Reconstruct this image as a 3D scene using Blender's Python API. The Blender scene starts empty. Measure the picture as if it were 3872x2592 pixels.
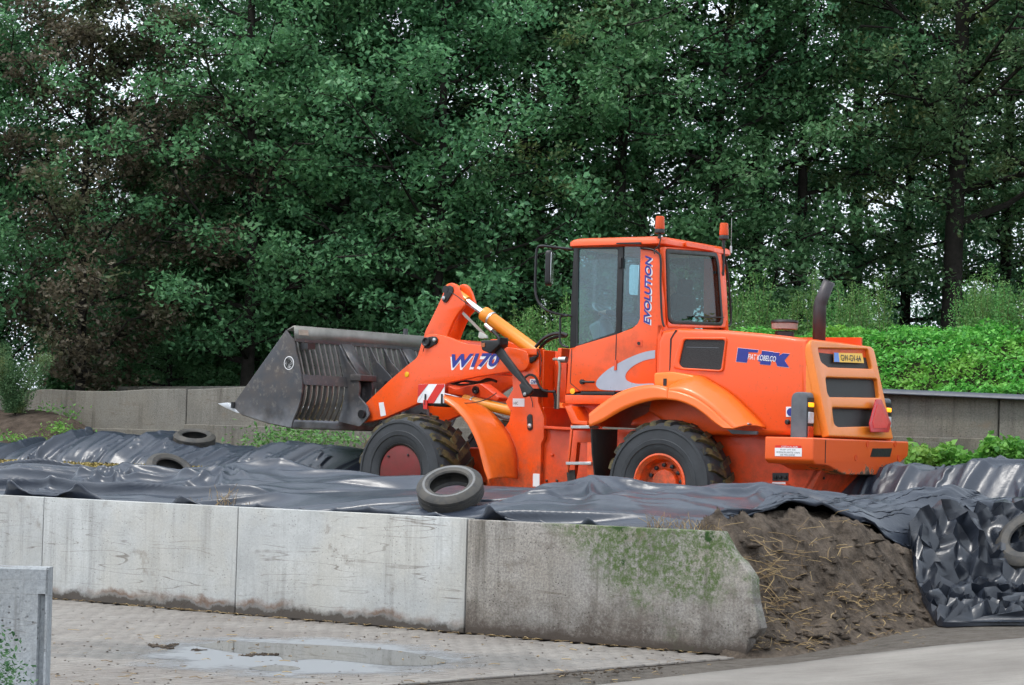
import bpy, bmesh, math, random
import numpy as np
from mathutils import Vector, Matrix

random.seed(7)
rng = np.random.default_rng(7)
scene = bpy.context.scene
COL = scene.collection

# ------------------------------------------------------------------ camera
FPX, PW, PH = 9024.0, 3872.0, 2592.0          # focal length and frame in photo pixels
PITCH = math.atan(394.0 / FPX)
ROLL = 0.028
EYE = Vector((0.0, 0.0, 1.8))
_U = Vector((0, -math.sin(PITCH), math.cos(PITCH)))
_R = Vector((1, 0, 0))
CF = Vector((0, math.cos(PITCH), math.sin(PITCH)))
CR = _R * math.cos(ROLL) + _U * math.sin(ROLL)
CU = -_R * math.sin(ROLL) + _U * math.cos(ROLL)
cam_d = bpy.data.cameras.new('camera')
cam = bpy.data.objects.new('camera', cam_d)
COL.objects.link(cam)
cam_d.sensor_width = 36.0
cam_d.lens = 36.0 * FPX / PW
cam_d.clip_start = 0.1
cam_d.clip_end = 3000
cam.matrix_world = Matrix(((CR.x, CU.x, -CF.x, EYE.x), (CR.y, CU.y, -CF.y, EYE.y), (CR.z, CU.z, -CF.z, EYE.z), (0, 0, 0, 1)))
scene.camera = cam

# ------------------------------------------------------------------ sky, sun, exposure
SUN_EL, SUN_AZ = math.radians(62), math.radians(245)     # azimuth clockwise from +Y
world = bpy.data.worlds.new('World')
scene.world = world
world.use_nodes = True
wn, wl = world.node_tree.nodes, world.node_tree.links
wn.clear()
sky = wn.new('ShaderNodeTexSky')
sky.sky_type = 'NISHITA'
sky.sun_disc = False
sky.sun_elevation = SUN_EL
sky.sun_rotation = SUN_AZ
sky.air_density = 1.0
sky.dust_density = 6.0
sky.ozone_density = 1.0
hs = wn.new('ShaderNodeHueSaturation')
hs.inputs['Saturation'].default_value = 0.30        # cloud cover: the blue is washed out
cl_n = wn.new('ShaderNodeTexNoise'); cl_n.inputs['Scale'].default_value = 2.2; cl_n.inputs['Detail'].default_value = 5
cl_r = wn.new('ShaderNodeMapRange'); cl_r.inputs['To Min'].default_value = 0.85; cl_r.inputs['To Max'].default_value = 1.15
cl_m = wn.new('ShaderNodeMix'); cl_m.data_type = 'RGBA'; cl_m.blend_type = 'MULTIPLY'; cl_m.inputs[0].default_value = 1.0
bg = wn.new('ShaderNodeBackground')
bg.inputs['Strength'].default_value = 0.15
wo = wn.new('ShaderNodeOutputWorld')
wl.new(sky.outputs[0], hs.inputs['Color'])
wl.new(cl_n.outputs['Fac'], cl_r.inputs['Value'])
wl.new(cl_r.outputs[0], cl_m.inputs[7])
ov = wn.new('ShaderNodeMix'); ov.data_type = 'RGBA'; ov.inputs[0].default_value = 0.8       # an even deck of bright cloud over most of the blue
ov.inputs[7].default_value = (7.2, 8.0, 8.9, 1)
wl.new(hs.outputs[0], ov.inputs[6]); wl.new(ov.outputs[2], cl_m.inputs[6])
wl.new(cl_m.outputs[2], bg.inputs['Color'])
wl.new(bg.outputs[0], wo.inputs['Surface'])
sun_d = bpy.data.lights.new('sun', 'SUN')
sun_d.energy = 1.5
sun_d.angle = math.radians(10)
sun_d.color = (1.0, 0.96, 0.9)
sun = bpy.data.objects.new('sun', sun_d)
COL.objects.link(sun)
_sd = Vector((math.sin(SUN_AZ) * math.cos(SUN_EL), math.cos(SUN_AZ) * math.cos(SUN_EL), math.sin(SUN_EL)))
sun.rotation_euler = _sd.to_track_quat('Z', 'Y').to_euler()
sun.location = _sd * 60
scene.view_settings.view_transform = 'Standard'
scene.view_settings.look = 'None'
scene.view_settings.exposure = 0.5
scene.view_settings.gamma = 1.0
scene.view_settings.use_curve_mapping = False
scene.render.engine = 'CYCLES'
scene.cycles.max_bounces = 3
scene.cycles.use_adaptive_sampling = True
scene.cycles.adaptive_threshold = 0.03
scene.cycles.diffuse_bounces = 2
scene.cycles.glossy_bounces = 2
scene.cycles.transmission_bounces = 3
scene.cycles.transparent_max_bounces = 8
scene.cycles.use_denoising = True

# ------------------------------------------------------------------ geometry of the place
def ray(px, py):
    return CF + CR * ((px - PW / 2) / FPX) - CU * ((py - PH / 2) / FPX)
def at_y(px, py, Y):
    d = ray(px, py); return EYE + d * (Y / d.y)
def at_z(px, py, z):
    d = ray(px, py); return EYE + d * ((z - EYE.z) / d.z)
WA = Vector((-5.196, 26.4, 0)); WB = Vector((1.894, 21.4, 0))
WD = (WB - WA).normalized(); WNV = Vector((-WD.y, WD.x, 0))
if WNV.y < 0: WNV = -WNV
def st(s, t, z=0.0):                 # s along the clamp wall (to the right), t back from its face
    p = WA + WD * s + WNV * t; return Vector((p.x, p.y, z))
def to_st(p):
    q = Vector((p[0] - WA.x, p[1] - WA.y, 0)); return q.dot(WD), q.dot(WNV)
def at_t(px, py, t):                 # where a ray meets the upright plane t = const
    d = ray(px, py); o = EYE - WA
    k = (t - o.dot(WNV)) / d.dot(WNV); return EYE + d * k
class Frame:                         # a machine frame: u forward, v to its left, z up
    def __init__(self, o, ang):
        self.o = Vector((o[0], o[1], 0))
        self.f = Vector((-math.cos(ang), math.sin(ang), 0)); self.l = Vector((-math.sin(ang), -math.cos(ang), 0))
    def M(self):
        return Matrix(((self.f.x, self.l.x, 0, self.o.x), (self.f.y, self.l.y, 0, self.o.y), (0, 0, 1, 0), (0, 0, 0, 1)))
    def uz(self, px, py, v):
        d = ray(px, py); k = (v - (EYE - self.o).dot(self.l)) / d.dot(self.l); p = EYE + d * k
        return ((p - self.o).dot(self.f), p.z)
    def vz(self, px, py, u):
        d = ray(px, py); k = (u - (EYE - self.o).dot(self.f)) / d.dot(self.f); p = EYE + d * k
        return ((p - self.o).dot(self.l), p.z)

# ------------------------------------------------------------------ mesh helpers
def finish(me, smooth=35):
    if smooth is not None:
        me.shade_smooth(); me.set_sharp_from_angle(angle=math.radians(smooth))
    return me
class MB:
    def __init__(s): s.v = []; s.f = []
    def add(s, vs, fs):
        n = len(s.v); s.v += [tuple(p) for p in vs]; s.f += [tuple(i + n for i in f) for f in fs]; return s
    def box(s, x0, x1, y0, y1, z0, z1):
        vs = [(x, y, z) for x in (x0, x1) for y in (y0, y1) for z in (z0, z1)]
        return s.add(vs, [(0, 1, 3, 2), (4, 6, 7, 5), (0, 4, 5, 1), (2, 3, 7, 6), (0, 2, 6, 4), (1, 5, 7, 3)])
    def bar(s, a, b, w, h, up=(0, 0, 1)):          # a square bar from a to b
        a = Vector(a); b = Vector(b); d = (b - a).normalized(); up = Vector(up)
        x = d.cross(up)
        if x.length < 1e-4: x = d.cross(Vector((1, 0, 0)))
        x.normalize(); y = x.cross(d)
        vs = []
        for p in (a, b):
            for i, j in ((-1, -1), (1, -1), (1, 1), (-1, 1)): vs.append(p + x * (i * w / 2) + y * (j * h / 2))
        return s.add(vs, [(3, 2, 1, 0), (4, 5, 6, 7), (0, 1, 5, 4), (1, 2, 6, 5), (2, 3, 7, 6), (3, 0, 4, 7)])
    def tube(s, pts, r, n=10, cap=True):
        pts = [Vector(p) for p in pts]; rs = r if isinstance(r, (list, tuple)) else [r] * len(pts)
        vs = []; ref = None
        for i, p in enumerate(pts):
            d = (pts[min(i + 1, len(pts) - 1)] - pts[max(i - 1, 0)]).normalized()
            if ref is None:
                ref = Vector((0, 0, 1)) if abs(d.z) < 0.9 else Vector((1, 0, 0))
            x = ref - d * ref.dot(d)
            if x.length < 1e-5: x = d.orthogonal()
            x.normalize(); y = d.cross(x); ref = x
            for k in range(n):
                a = 2 * math.pi * k / n; vs.append(p + x * (rs[i] * math.cos(a)) + y * (rs[i] * math.sin(a)))
        fs = [(i * n + k, i * n + (k + 1) % n, (i + 1) * n + (k + 1) % n, (i + 1) * n + k) for i in range(len(pts) - 1) for k in range(n)]
        if cap:
            fs.append(tuple(range(n))[::-1]); fs.append(tuple((len(pts) - 1) * n + k for k in range(n)))
        return s.add(vs, fs)
    def lathe(s, prof, c, ax, n=32, closed=False, x0=None, cap=True):   # prof: (radius, along axis)
        c = Vector(c); ax = Vector(ax).normalized(); x = (Vector(x0) if x0 else ax.orthogonal()).normalized(); y = ax.cross(x)
        vs = []
        for r, h in prof:
            for k in range(n):
                a = 2 * math.pi * k / n; vs.append(c + ax * h + x * (r * math.cos(a)) + y * (r * math.sin(a)))
        m = len(prof); rr = range(m if closed else m - 1)
        fs = [(i * n + k, i * n + (k + 1) % n, ((i + 1) % m) * n + (k + 1) % n, ((i + 1) % m) * n + k) for i in rr for k in range(n)]
        if not closed and cap:
            if prof[0][0] > 1e-5: fs.append(tuple(range(n))[::-1])
            if prof[-1][0] > 1e-5: fs.append(tuple((m - 1) * n + k for k in range(n)))
        return s.add(vs, fs)
    def mesh(s, name='m', smooth=35):
        me = bpy.data.meshes.new(name); me.from_pydata(s.v, [], s.f); me.validate()
        bm = bmesh.new(); bm.from_mesh(me)
        bmesh.ops.remove_doubles(bm, verts=bm.verts, dist=1e-5)
        bmesh.ops.recalc_face_normals(bm, faces=bm.faces); bm.to_mesh(me); bm.free()
        return finish(me, smooth)
def fast_mesh(name, V, Fq, smooth=False):        # numpy arrays: verts (N,3), faces (M,k)
    me = bpy.data.meshes.new(name); k = Fq.shape[1]
    me.vertices.add(len(V)); me.vertices.foreach_set('co', V.astype(np.float32).ravel())
    me.loops.add(Fq.size); me.loops.foreach_set('vertex_index', Fq.astype(np.int32).ravel())
    me.polygons.add(len(Fq)); me.polygons.foreach_set('loop_start', np.arange(0, Fq.size, k, dtype=np.int32))
    me.update(calc_edges=True)
    if smooth: me.shade_smooth()
    return me
def grid_faces(nu, nv):
    i = np.arange(nu * nv).reshape(nu, nv)
    return np.stack([i[:-1, :-1], i[1:, :-1], i[1:, 1:], i[:-1, 1:]], -1).reshape(-1, 4)
def fillet(poly, r, n=4):
    out = []; m = len(poly)
    for i in range(m):
        p = Vector(poly[i][:2]); a = Vector(poly[i - 1][:2]) - p; b = Vector(poly[(i + 1) % m][:2]) - p
        rr = r[i] if isinstance(r, (list, tuple)) else r
        q = min(rr, a.length * .45, b.length * .45)
        if q < 1e-4: out.append(tuple(p)); continue
        p0 = p + a.normalized() * q; p1 = p + b.normalized() * q
        for k in range(n + 1):
            t = k / n; out.append(tuple(p0 * (1 - t) ** 2 + p * 2 * t * (1 - t) + p1 * t * t))
    return out
def smooth_path(pts, n=8):                       # Catmull-Rom through the points, any dimension
    P = [np.array(p, float) for p in pts]; out = []
    for i in range(len(P) - 1):
        p0 = P[max(i - 1, 0)]; p1 = P[i]; p2 = P[i + 1]; p3 = P[min(i + 2, len(P) - 1)]
        for k in range(n):
            t = k / n
            out.append(.5 * (2 * p1 + (p2 - p0) * t + (2 * p0 - 5 * p1 + 4 * p2 - p3) * t * t + (3 * p1 - p0 - 3 * p2 + p3) * t ** 3))
    out.append(P[-1]); return [tuple(p) for p in out]
def flat(polys, thick, bev=0.0, segs=2):         # outline(s) in XY with holes, thickness along Z, centred; -> (verts, faces)
    cu = bpy.data.curves.new('c', 'CURVE'); cu.dimensions = '2D'; cu.fill_mode = 'BOTH'
    cu.extrude = max(thick / 2 - bev, 1e-5); cu.bevel_depth = bev; cu.bevel_resolution = segs; cu.offset = -bev
    for pl in polys:
        sp = cu.splines.new('POLY'); sp.points.add(len(pl) - 1)
        for i, p in enumerate(pl): sp.points[i].co = (p[0], p[1], 0, 1)
        sp.use_cyclic_u = True
    ob = bpy.data.objects.new('c', cu); me = bpy.data.meshes.new_from_object(ob)
    vs = [tuple(v.co) for v in me.vertices]; fs = [tuple(p.vertices) for p in me.polygons]
    bpy.data.objects.remove(ob); bpy.data.curves.remove(cu); bpy.data.meshes.remove(me)
    return vs, fs
def mapped(vs, o, ax, ay):
    o = Vector(o); ax = Vector(ax); ay = Vector(ay); n = ax.cross(ay)
    return [o + ax * v[0] + ay * v[1] + n * v[2] for v in vs]
def plate(mb, poly, v0, v1, bev=0.006, holes=()):  # poly in (u,z), thickness from v0 to v1
    vs, fs = flat([poly, *holes], abs(v1 - v0), bev)
    return mb.add([(x, (v0 + v1) / 2 - z, y) for x, y, z in vs], fs)
def link(name, me, m=None, parent=None, M=None):
    ob = bpy.data.objects.new(name, me); COL.objects.link(ob)
    if m is not None and me is not None:
        me.materials.clear()
        for q in (m if isinstance(m, (list, tuple)) else [m]): me.materials.append(q)
    if parent is not None: ob.parent = parent
    if M is not None: ob.matrix_local = M
    return ob
def tag(ob, label=None, cat=None, group=None, kind=None):
    if label: ob['label'] = label
    if cat: ob['category'] = cat
    if group: ob['group'] = group
    if kind: ob['kind'] = kind
    return ob
def empty(name, M=None, parent=None):
    ob = bpy.data.objects.new(name, None); COL.objects.link(ob); ob.empty_display_size = .2
    if parent is not None: ob.parent = parent
    if M is not None: ob.matrix_local = M
    return ob
def bevel(ob, w=.01, seg=2):
    b = ob.modifiers.new('bevel', 'BEVEL'); b.width = w; b.segments = seg; b.limit_method = 'ANGLE'; b.angle_limit = math.radians(40)
    b.harden_normals = False
    return ob
# value noise on numpy arrays
_PERM = np.random.default_rng(3).random((64, 64, 64)).astype(np.float32)
def vnoise(x, y, z=0.0):
    x = np.asarray(x, float); y = np.asarray(y, float); z = np.asarray(z, float) + 0 * x
    xi = np.floor(x).astype(int); yi = np.floor(y).astype(int); zi = np.floor(z).astype(int)
    fx, fy, fz = x - xi, y - yi, z - zi
    fx, fy, fz = [f * f * (3 - 2 * f) for f in (fx, fy, fz)]
    g = lambda a, b, c: _PERM[(xi + a) & 63, (yi + b) & 63, (zi + c) & 63]
    l = lambda a, b, t: a + (b - a) * t
    return l(l(l(g(0, 0, 0), g(1, 0, 0), fx), l(g(0, 1, 0), g(1, 1, 0), fx), fy), l(l(g(0, 0, 1), g(1, 0, 1), fx), l(g(0, 1, 1), g(1, 1, 1), fx), fy), fz) * 2 - 1
def fbm(x, y, z=0.0, o=4):
    r = 0; a = .5; f = 1
    for k in range(o):
        r = r + a * vnoise(np.asarray(x) * f + 7.3 * k, np.asarray(y) * f + 3.1 * k, np.asarray(z) * f + k); a *= .5; f *= 2
    return r
def sstep(x, a, b):
    t = np.clip((np.asarray(x, float) - a) / (b - a), 0, 1); return t * t * (3 - 2 * t)

# the loader's two frames (rear and front half, bent at the centre joint)
TH_R, TH_F = math.radians(34), math.radians(39)
_rw = at_y(2492, 1828, 27.5)                               # rear wheel hub, outer face
_l = Vector((-math.sin(TH_R), -math.cos(TH_R), 0))
FR = Frame(_rw - _l * 1.22, TH_R)
_piv = FR.o + FR.f * 1.62
FF = Frame(_piv, TH_F)
R_REAR = .735
Z_GROUND = _rw.z - R_REAR
# ------------------------------------------------------------------ materials
class NT:
    def __init__(s, name):
        s.m = bpy.data.materials.new(name); s.m.use_nodes = True
        s.n = s.m.node_tree.nodes; s.l = s.m.node_tree.links; s.n.clear()
        s.out = s.n.new('ShaderNodeOutputMaterial'); s.b = s.n.new('ShaderNodeBsdfPrincipled'); s.l.new(s.b.outputs[0], s.out.inputs[0])
        s._co = None
    def co(s, kind='Object'):
        if s._co is None: s._co = s.n.new('ShaderNodeTexCoord')
        return s._co.outputs[kind]
    def mapping(s, scale, src=None, rot=(0, 0, 0)):
        m = s.n.new('ShaderNodeMapping'); m.inputs['Scale'].default_value = scale; m.inputs['Rotation'].default_value = rot
        s.l.new(src or s.co(), m.inputs[0]); return m.outputs[0]
    def noise(s, scale, detail=4, rough=.55, src=None, dist=0):
        t = s.n.new('ShaderNodeTexNoise'); t.inputs['Scale'].default_value = scale; t.inputs['Detail'].default_value = detail
        t.inputs['Roughness'].default_value = rough; t.inputs['Distortion'].default_value = dist
        s.l.new(src or s.co(), t.inputs['Vector']); return t.outputs['Fac']
    def vor(s, scale, src=None, feat='F1', out='Distance'):
        t = s.n.new('ShaderNodeTexVoronoi'); t.feature = feat; t.inputs['Scale'].default_value = scale
        s.l.new(src or s.co(), t.inputs['Vector']); return t.outputs[out]
    def ramp(s, src, a, b, lo=0.0, hi=1.0):
        t = s.n.new('ShaderNodeMapRange'); t.inputs[1].default_value = a; t.inputs[2].default_value = b
        t.inputs[3].default_value = lo; t.inputs[4].default_value = hi; s.l.new(src, t.inputs[0]); return t.outputs[0]
    def mix(s, fac, a, b, mode='MIX'):
        t = s.n.new('ShaderNodeMix'); t.data_type = 'RGBA'; t.blend_type = mode
        for v, i in ((fac, 0), (a, 6), (b, 7)):
            if hasattr(v, 'links') or hasattr(v, 'is_linked'): s.l.new(v, t.inputs[i])
            elif i == 0: t.inputs[0].default_value = v
            else: t.inputs[i].default_value = (*v, 1) if len(v) == 3 else v
        return t.outputs[2]
    def math(s, op, a, b=None):
        t = s.n.new('ShaderNodeMath'); t.operation = op
        for v, i in ((a, 0), (b, 1)):
            if v is None: continue
            if hasattr(v, 'is_linked'): s.l.new(v, t.inputs[i])
            else: t.inputs[i].default_value = v
        return t.outputs[0]
    def sep(s, src=None):
        t = s.n.new('ShaderNodeSeparateXYZ'); s.l.new(src or s.co(), t.inputs[0]); return t.outputs
    def set(s, k, v):
        i = s.b.inputs[k]
        if hasattr(v, 'is_linked'): s.l.new(v, i)
        elif isinstance(v, (tuple, list)) and len(v) == 3: i.default_value = (*v, 1)
        else: i.default_value = v
        return s
    def bump(s, h, strength=.3, dist=.01):
        t = s.n.new('ShaderNodeBump'); t.inputs['Strength'].default_value = strength; t.inputs['Distance'].default_value = dist
        s.l.new(h, t.inputs['Height']); s.l.new(t.outputs[0], s.b.inputs['Normal']); return s
def paint(name, col, rough=.32, dirt=.25, dirtcol=(.10, .06, .035), coat=.25):
    t = NT(name)
    n1 = t.ramp(t.noise(2.2, 6, .65), .52, .75, 0, dirt); n2 = t.ramp(t.noise(28, 4, .6), .58, .75, 0, dirt * .8)
    z = t.sep()[2]; low = t.math('MULTIPLY', t.ramp(z, 2.1, 1.35, 0, 1), t.ramp(t.noise(5, 7, .75), .40, .66, 0, dirt * 1.9))
    f = t.math('MAXIMUM', t.math('MAXIMUM', n1, n2), low)
    hue = t.mix(t.noise(1.1, 3), tuple(c * .9 for c in col), tuple(min(1, c * 1.07) for c in col))
    t.set('Base Color', t.mix(f, hue, dirtcol)).set('Roughness', t.ramp(f, 0, .4, rough, .7)).set('Coat Weight', coat).set('Coat Roughness', .12)
    t.bump(t.noise(60, 2), .04, .002)
    return t.m
def plain(name, col, rough=.5, metal=0.0, var=.25, scale=6, spec=.5, bump=0.0):
    t = NT(name); n = t.noise(scale, 5, .6)
    t.set('Base Color', t.mix(t.ramp(n, .3, .7), tuple(c * (1 - var) for c in col), tuple(min(1, c * (1 + var)) for c in col)))
    t.set('Roughness', t.ramp(t.noise(scale * 3, 3), .3, .7, max(rough - .08, .02), min(rough + .08, 1))).set('Metallic', metal).set('Specular IOR Level', spec)
    if bump: t.bump(t.noise(scale * 8, 4, .65), bump, .01)
    return t.m
ORANGE = paint('orange_paint', (.86, .088, .005), dirt=.45)
ORANGE_DEEP = paint('orange_paint_frame', (.80, .068, .004), .4, .38)
ORANGE_WARM = paint('amber_orange_plastic', (.80, .20, .012), .38, .12)
FENDER_OR = paint('orange_fender_plastic', (.84, .14, .008), .38, .24)
YELLOW_CYL = paint('yellow_cylinder_paint', (.80, .28, .015), .35, .2)
BLACK = plain('black_plastic', (.012, .012, .013), .45)
BLACKMET = plain('black_steel', (.014, .014, .016), .4, 0, .3, 5)
GREYPL = plain('grey_plastic', (.10, .11, .125), .5)
GLASSK = plain('dark_interior', (.02, .022, .024), .6)
CHROME = plain('chrome', (.8, .8, .82), .12, 1.0, .05)
STEEL = plain('bright_steel', (.5, .5, .5), .35, .9, .2, 12)
EXH = plain('exhaust_steel', (.055, .05, .055), .5, .3, .3, 4)
WHITE = plain('white_vinyl', (.75, .75, .77), .4, 0, .05)
BLUE = plain('blue_vinyl', (.018, .03, .24), .4, 0, .1)
SILVER = plain('silver_vinyl', (.36, .40, .47), .35, .25, .06)
REDV = plain('red_vinyl', (.62, .02, .012), .35, 0, .1)
INK = plain('black_ink', (.02, .02, .02), .5)
PLATE_Y = plain('plate_yellow', (.85, .47, .02), .4, 0, .06)
PLATE_B = plain('plate_blue', (.08, .22, .62), .4)
DOT_Y = plain('yellow_reflector', (.90, .45, .01), .25)
REDDISC = paint('red_wheel_cover', (.15, .007, .007), .55, .3, (.07, .03, .025), .0)
LENS_W = plain('clear_lens', (.55, .56, .58), .15)
LENS_R = plain('red_lens', (.55, .05, .015), .2)
RED_TRI = plain('red_triangle', (.48, .012, .018), .35, 0, .25, 30)
SKIN = plain('skin', (.45, .26, .19), .55)
SHIRT = plain('dark_shirt', (.03, .034, .045), .8)
HAIR = plain('grey_hair', (.22, .20, .18), .7)
SEATM = plain('seat_fabric', (.025, .025, .03), .85)
DASH = plain('grey_dash', (.20, .21, .22), .6)
def lamp_amber():
    t = NT('amber_lens_lit'); t.set('Base Color', (.85, .30, .01)).set('Roughness', .2)
    t.set('Emission Color', (1, .34, .01, 1)).set('Emission Strength', 1.3); return t.m
AMBER_LIT = lamp_amber()
def beacon_mat():
    t = NT('beacon_orange_lens'); w = t.noise(3, 2)
    t.set('Base Color', (.80, .12, .03)).set('Roughness', .12).set('Transmission Weight', .35).set('IOR', 1.3)
    return t.m
BEACON = beacon_mat()
def glass(name, tint, refl=.08, alpha=.12):
    m = bpy.data.materials.new(name); m.use_nodes = True; n, l = m.node_tree.nodes, m.node_tree.links; n.clear()
    out = n.new('ShaderNodeOutputMaterial'); mix = n.new('ShaderNodeMixShader'); tr = n.new('ShaderNodeBsdfTransparent'); gl = n.new('ShaderNodeBsdfGlossy')
    tr.inputs[0].default_value = (*tint, 1); gl.inputs['Roughness'].default_value = .015
    dust = n.new('ShaderNodeBsdfDiffuse'); dust.inputs[0].default_value = (.42, .46, .48, 1); m2 = n.new('ShaderNodeMixShader')
    no = n.new('ShaderNodeTexNoise'); no.inputs['Scale'].default_value = 2.5; no.inputs['Detail'].default_value = 5
    mr = n.new('ShaderNodeMapRange'); mr.inputs[3].default_value = alpha * .75; mr.inputs[4].default_value = alpha * 1.25
    lw = n.new('ShaderNodeLayerWeight'); fr = n.new('ShaderNodeMath'); fr.operation = 'POWER'; fr.inputs[1].default_value = 5.0; l.new(lw.outputs['Facing'], fr.inputs[0])
    ad = n.new('ShaderNodeMath'); ad.operation = 'ADD'; ad.inputs[1].default_value = .04 + refl
    l.new(fr.outputs[0], ad.inputs[0]); l.new(ad.outputs[0], mix.inputs[0]); l.new(tr.outputs[0], mix.inputs[1]); l.new(gl.outputs[0], mix.inputs[2])
    l.new(no.outputs['Fac'], mr.inputs[0]); l.new(mr.outputs[0], m2.inputs[0]); l.new(mix.outputs[0], m2.inputs[1]); l.new(dust.outputs[0], m2.inputs[2])
    l.new(m2.outputs[0], out.inputs[0]); return m
GLASS_DOOR = glass('door_glass', (.70, .88, .94), .03, .035)
GLASS_REAR = glass('rear_glass', (.60, .72, .72), -.005, .004)
def rubber(name, col=(.028, .031, .036), mud=.0, mudcol=(.13, .10, .035), bscale=60):
    t = NT(name); n = t.noise(5, 6, .65); m = t.ramp(t.noise(7, 5, .7), .44, .56, 0, mud)
    c = t.mix(t.ramp(n, .3, .7), tuple(c * .75 for c in col), tuple(c * 1.35 for c in col))
    t.set('Base Color', t.mix(m, c, mudcol)).set('Roughness', .62).set('Specular IOR Level', .45).bump(t.noise(bscale, 4), .15, .006); return t.m
RUBBER = rubber('tyre_rubber')
RUBBER_TREAD = rubber('tyre_tread_muddy', (.02, .02, .02), .75)
OLDTYRE = rubber('old_tyre_rubber', (.035, .034, .033), .35, (.10, .085, .065), 90)
FLAPM = rubber('mud_flap_rubber', (.016, .016, .017), .25, (.05, .035, .02))
def bucket_mat():
    t = NT('bucket_steel'); r = t.ramp(t.noise(2.5, 6, .7), .45, .7); z = t.sep()[2]
    wornz = t.math('MULTIPLY', t.ramp(z, 2.35, 2.05, 0, 1), t.ramp(t.noise(3, 4), .3, .6))
    base = t.mix(r, (.060, .062, .070), (.10, .085, .078))
    base = t.mix(t.ramp(t.noise(11, 5, .7), .55, .72, 0, .6), base, (.24, .21, .18))
    base = t.mix(t.math('MULTIPLY', wornz, .75), base, (.30, .31, .34))
    t.set('Base Color', base).set('Roughness', t.ramp(r, 0, 1, .38, .62)).set('Metallic', .35).bump(t.noise(40, 4), .1, .004); return t.m
BUCKET = bucket_mat()
def mesh_panel():
    t = NT('black_mesh'); v = t.vor(90); t.set('Base Color', t.mix(t.ramp(v, .2, .5), (.003, .003, .003), (.022, .022, .023))).set('Roughness', .6)
    t.bump(v, .5, .004); return t.m
MESHP = mesh_panel()
def worn_orange():
    t = NT('chipped_counterweight_paint'); n = t.noise(4.5, 8, .75, dist=.6); z = t.sep()[2]
    k = t.math('ADD', n, t.ramp(z, 1.76, 1.60, -.10, .13)); chip = t.ramp(k, .60, .62)
    rust = t.mix(t.ramp(t.noise(14, 4), .4, .6), (.06, .04, .03), (.16, .11, .07))
    edge = t.ramp(k, .585, .605); base = t.mix(t.math('MULTIPLY', edge, .6), (.74, .10, .012), (.60, .38, .25))
    t.set('Base Color', t.mix(chip, base, rust)).set('Roughness', t.ramp(chip, 0, 1, .4, .8)).bump(chip, -.3, .004); return t.m
WORN = worn_orange()
def sheet_mat(name, dust, r0, r1, k):
    t = NT(name); n = t.noise(3, 5, .6); d = t.ramp(t.noise(1.3, 6, .7), .50, .72, 0, dust)
    c = t.mix(n, (.027 * k, .035 * k, .053 * k), (.046 * k, .058 * k, .084 * k)); c = t.mix(d, c, (.13, .135, .145))
    t.set('Base Color', c).set('Roughness', t.ramp(t.noise(5, 4), .3, .7, r0, r1)).set('Specular IOR Level', .6).set('IOR', 1.5)
    h = t.noise(14, 5, .6, src=t.mapping((1, 2.5, 2.5))); t.bump(h, .16, .015); return t.m
SHEET_NEW = sheet_mat('new_black_sheet', .02, .26, .36, .42)
SHEET = sheet_mat('black_silage_sheet', .18, .29, .38, .80)

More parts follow.
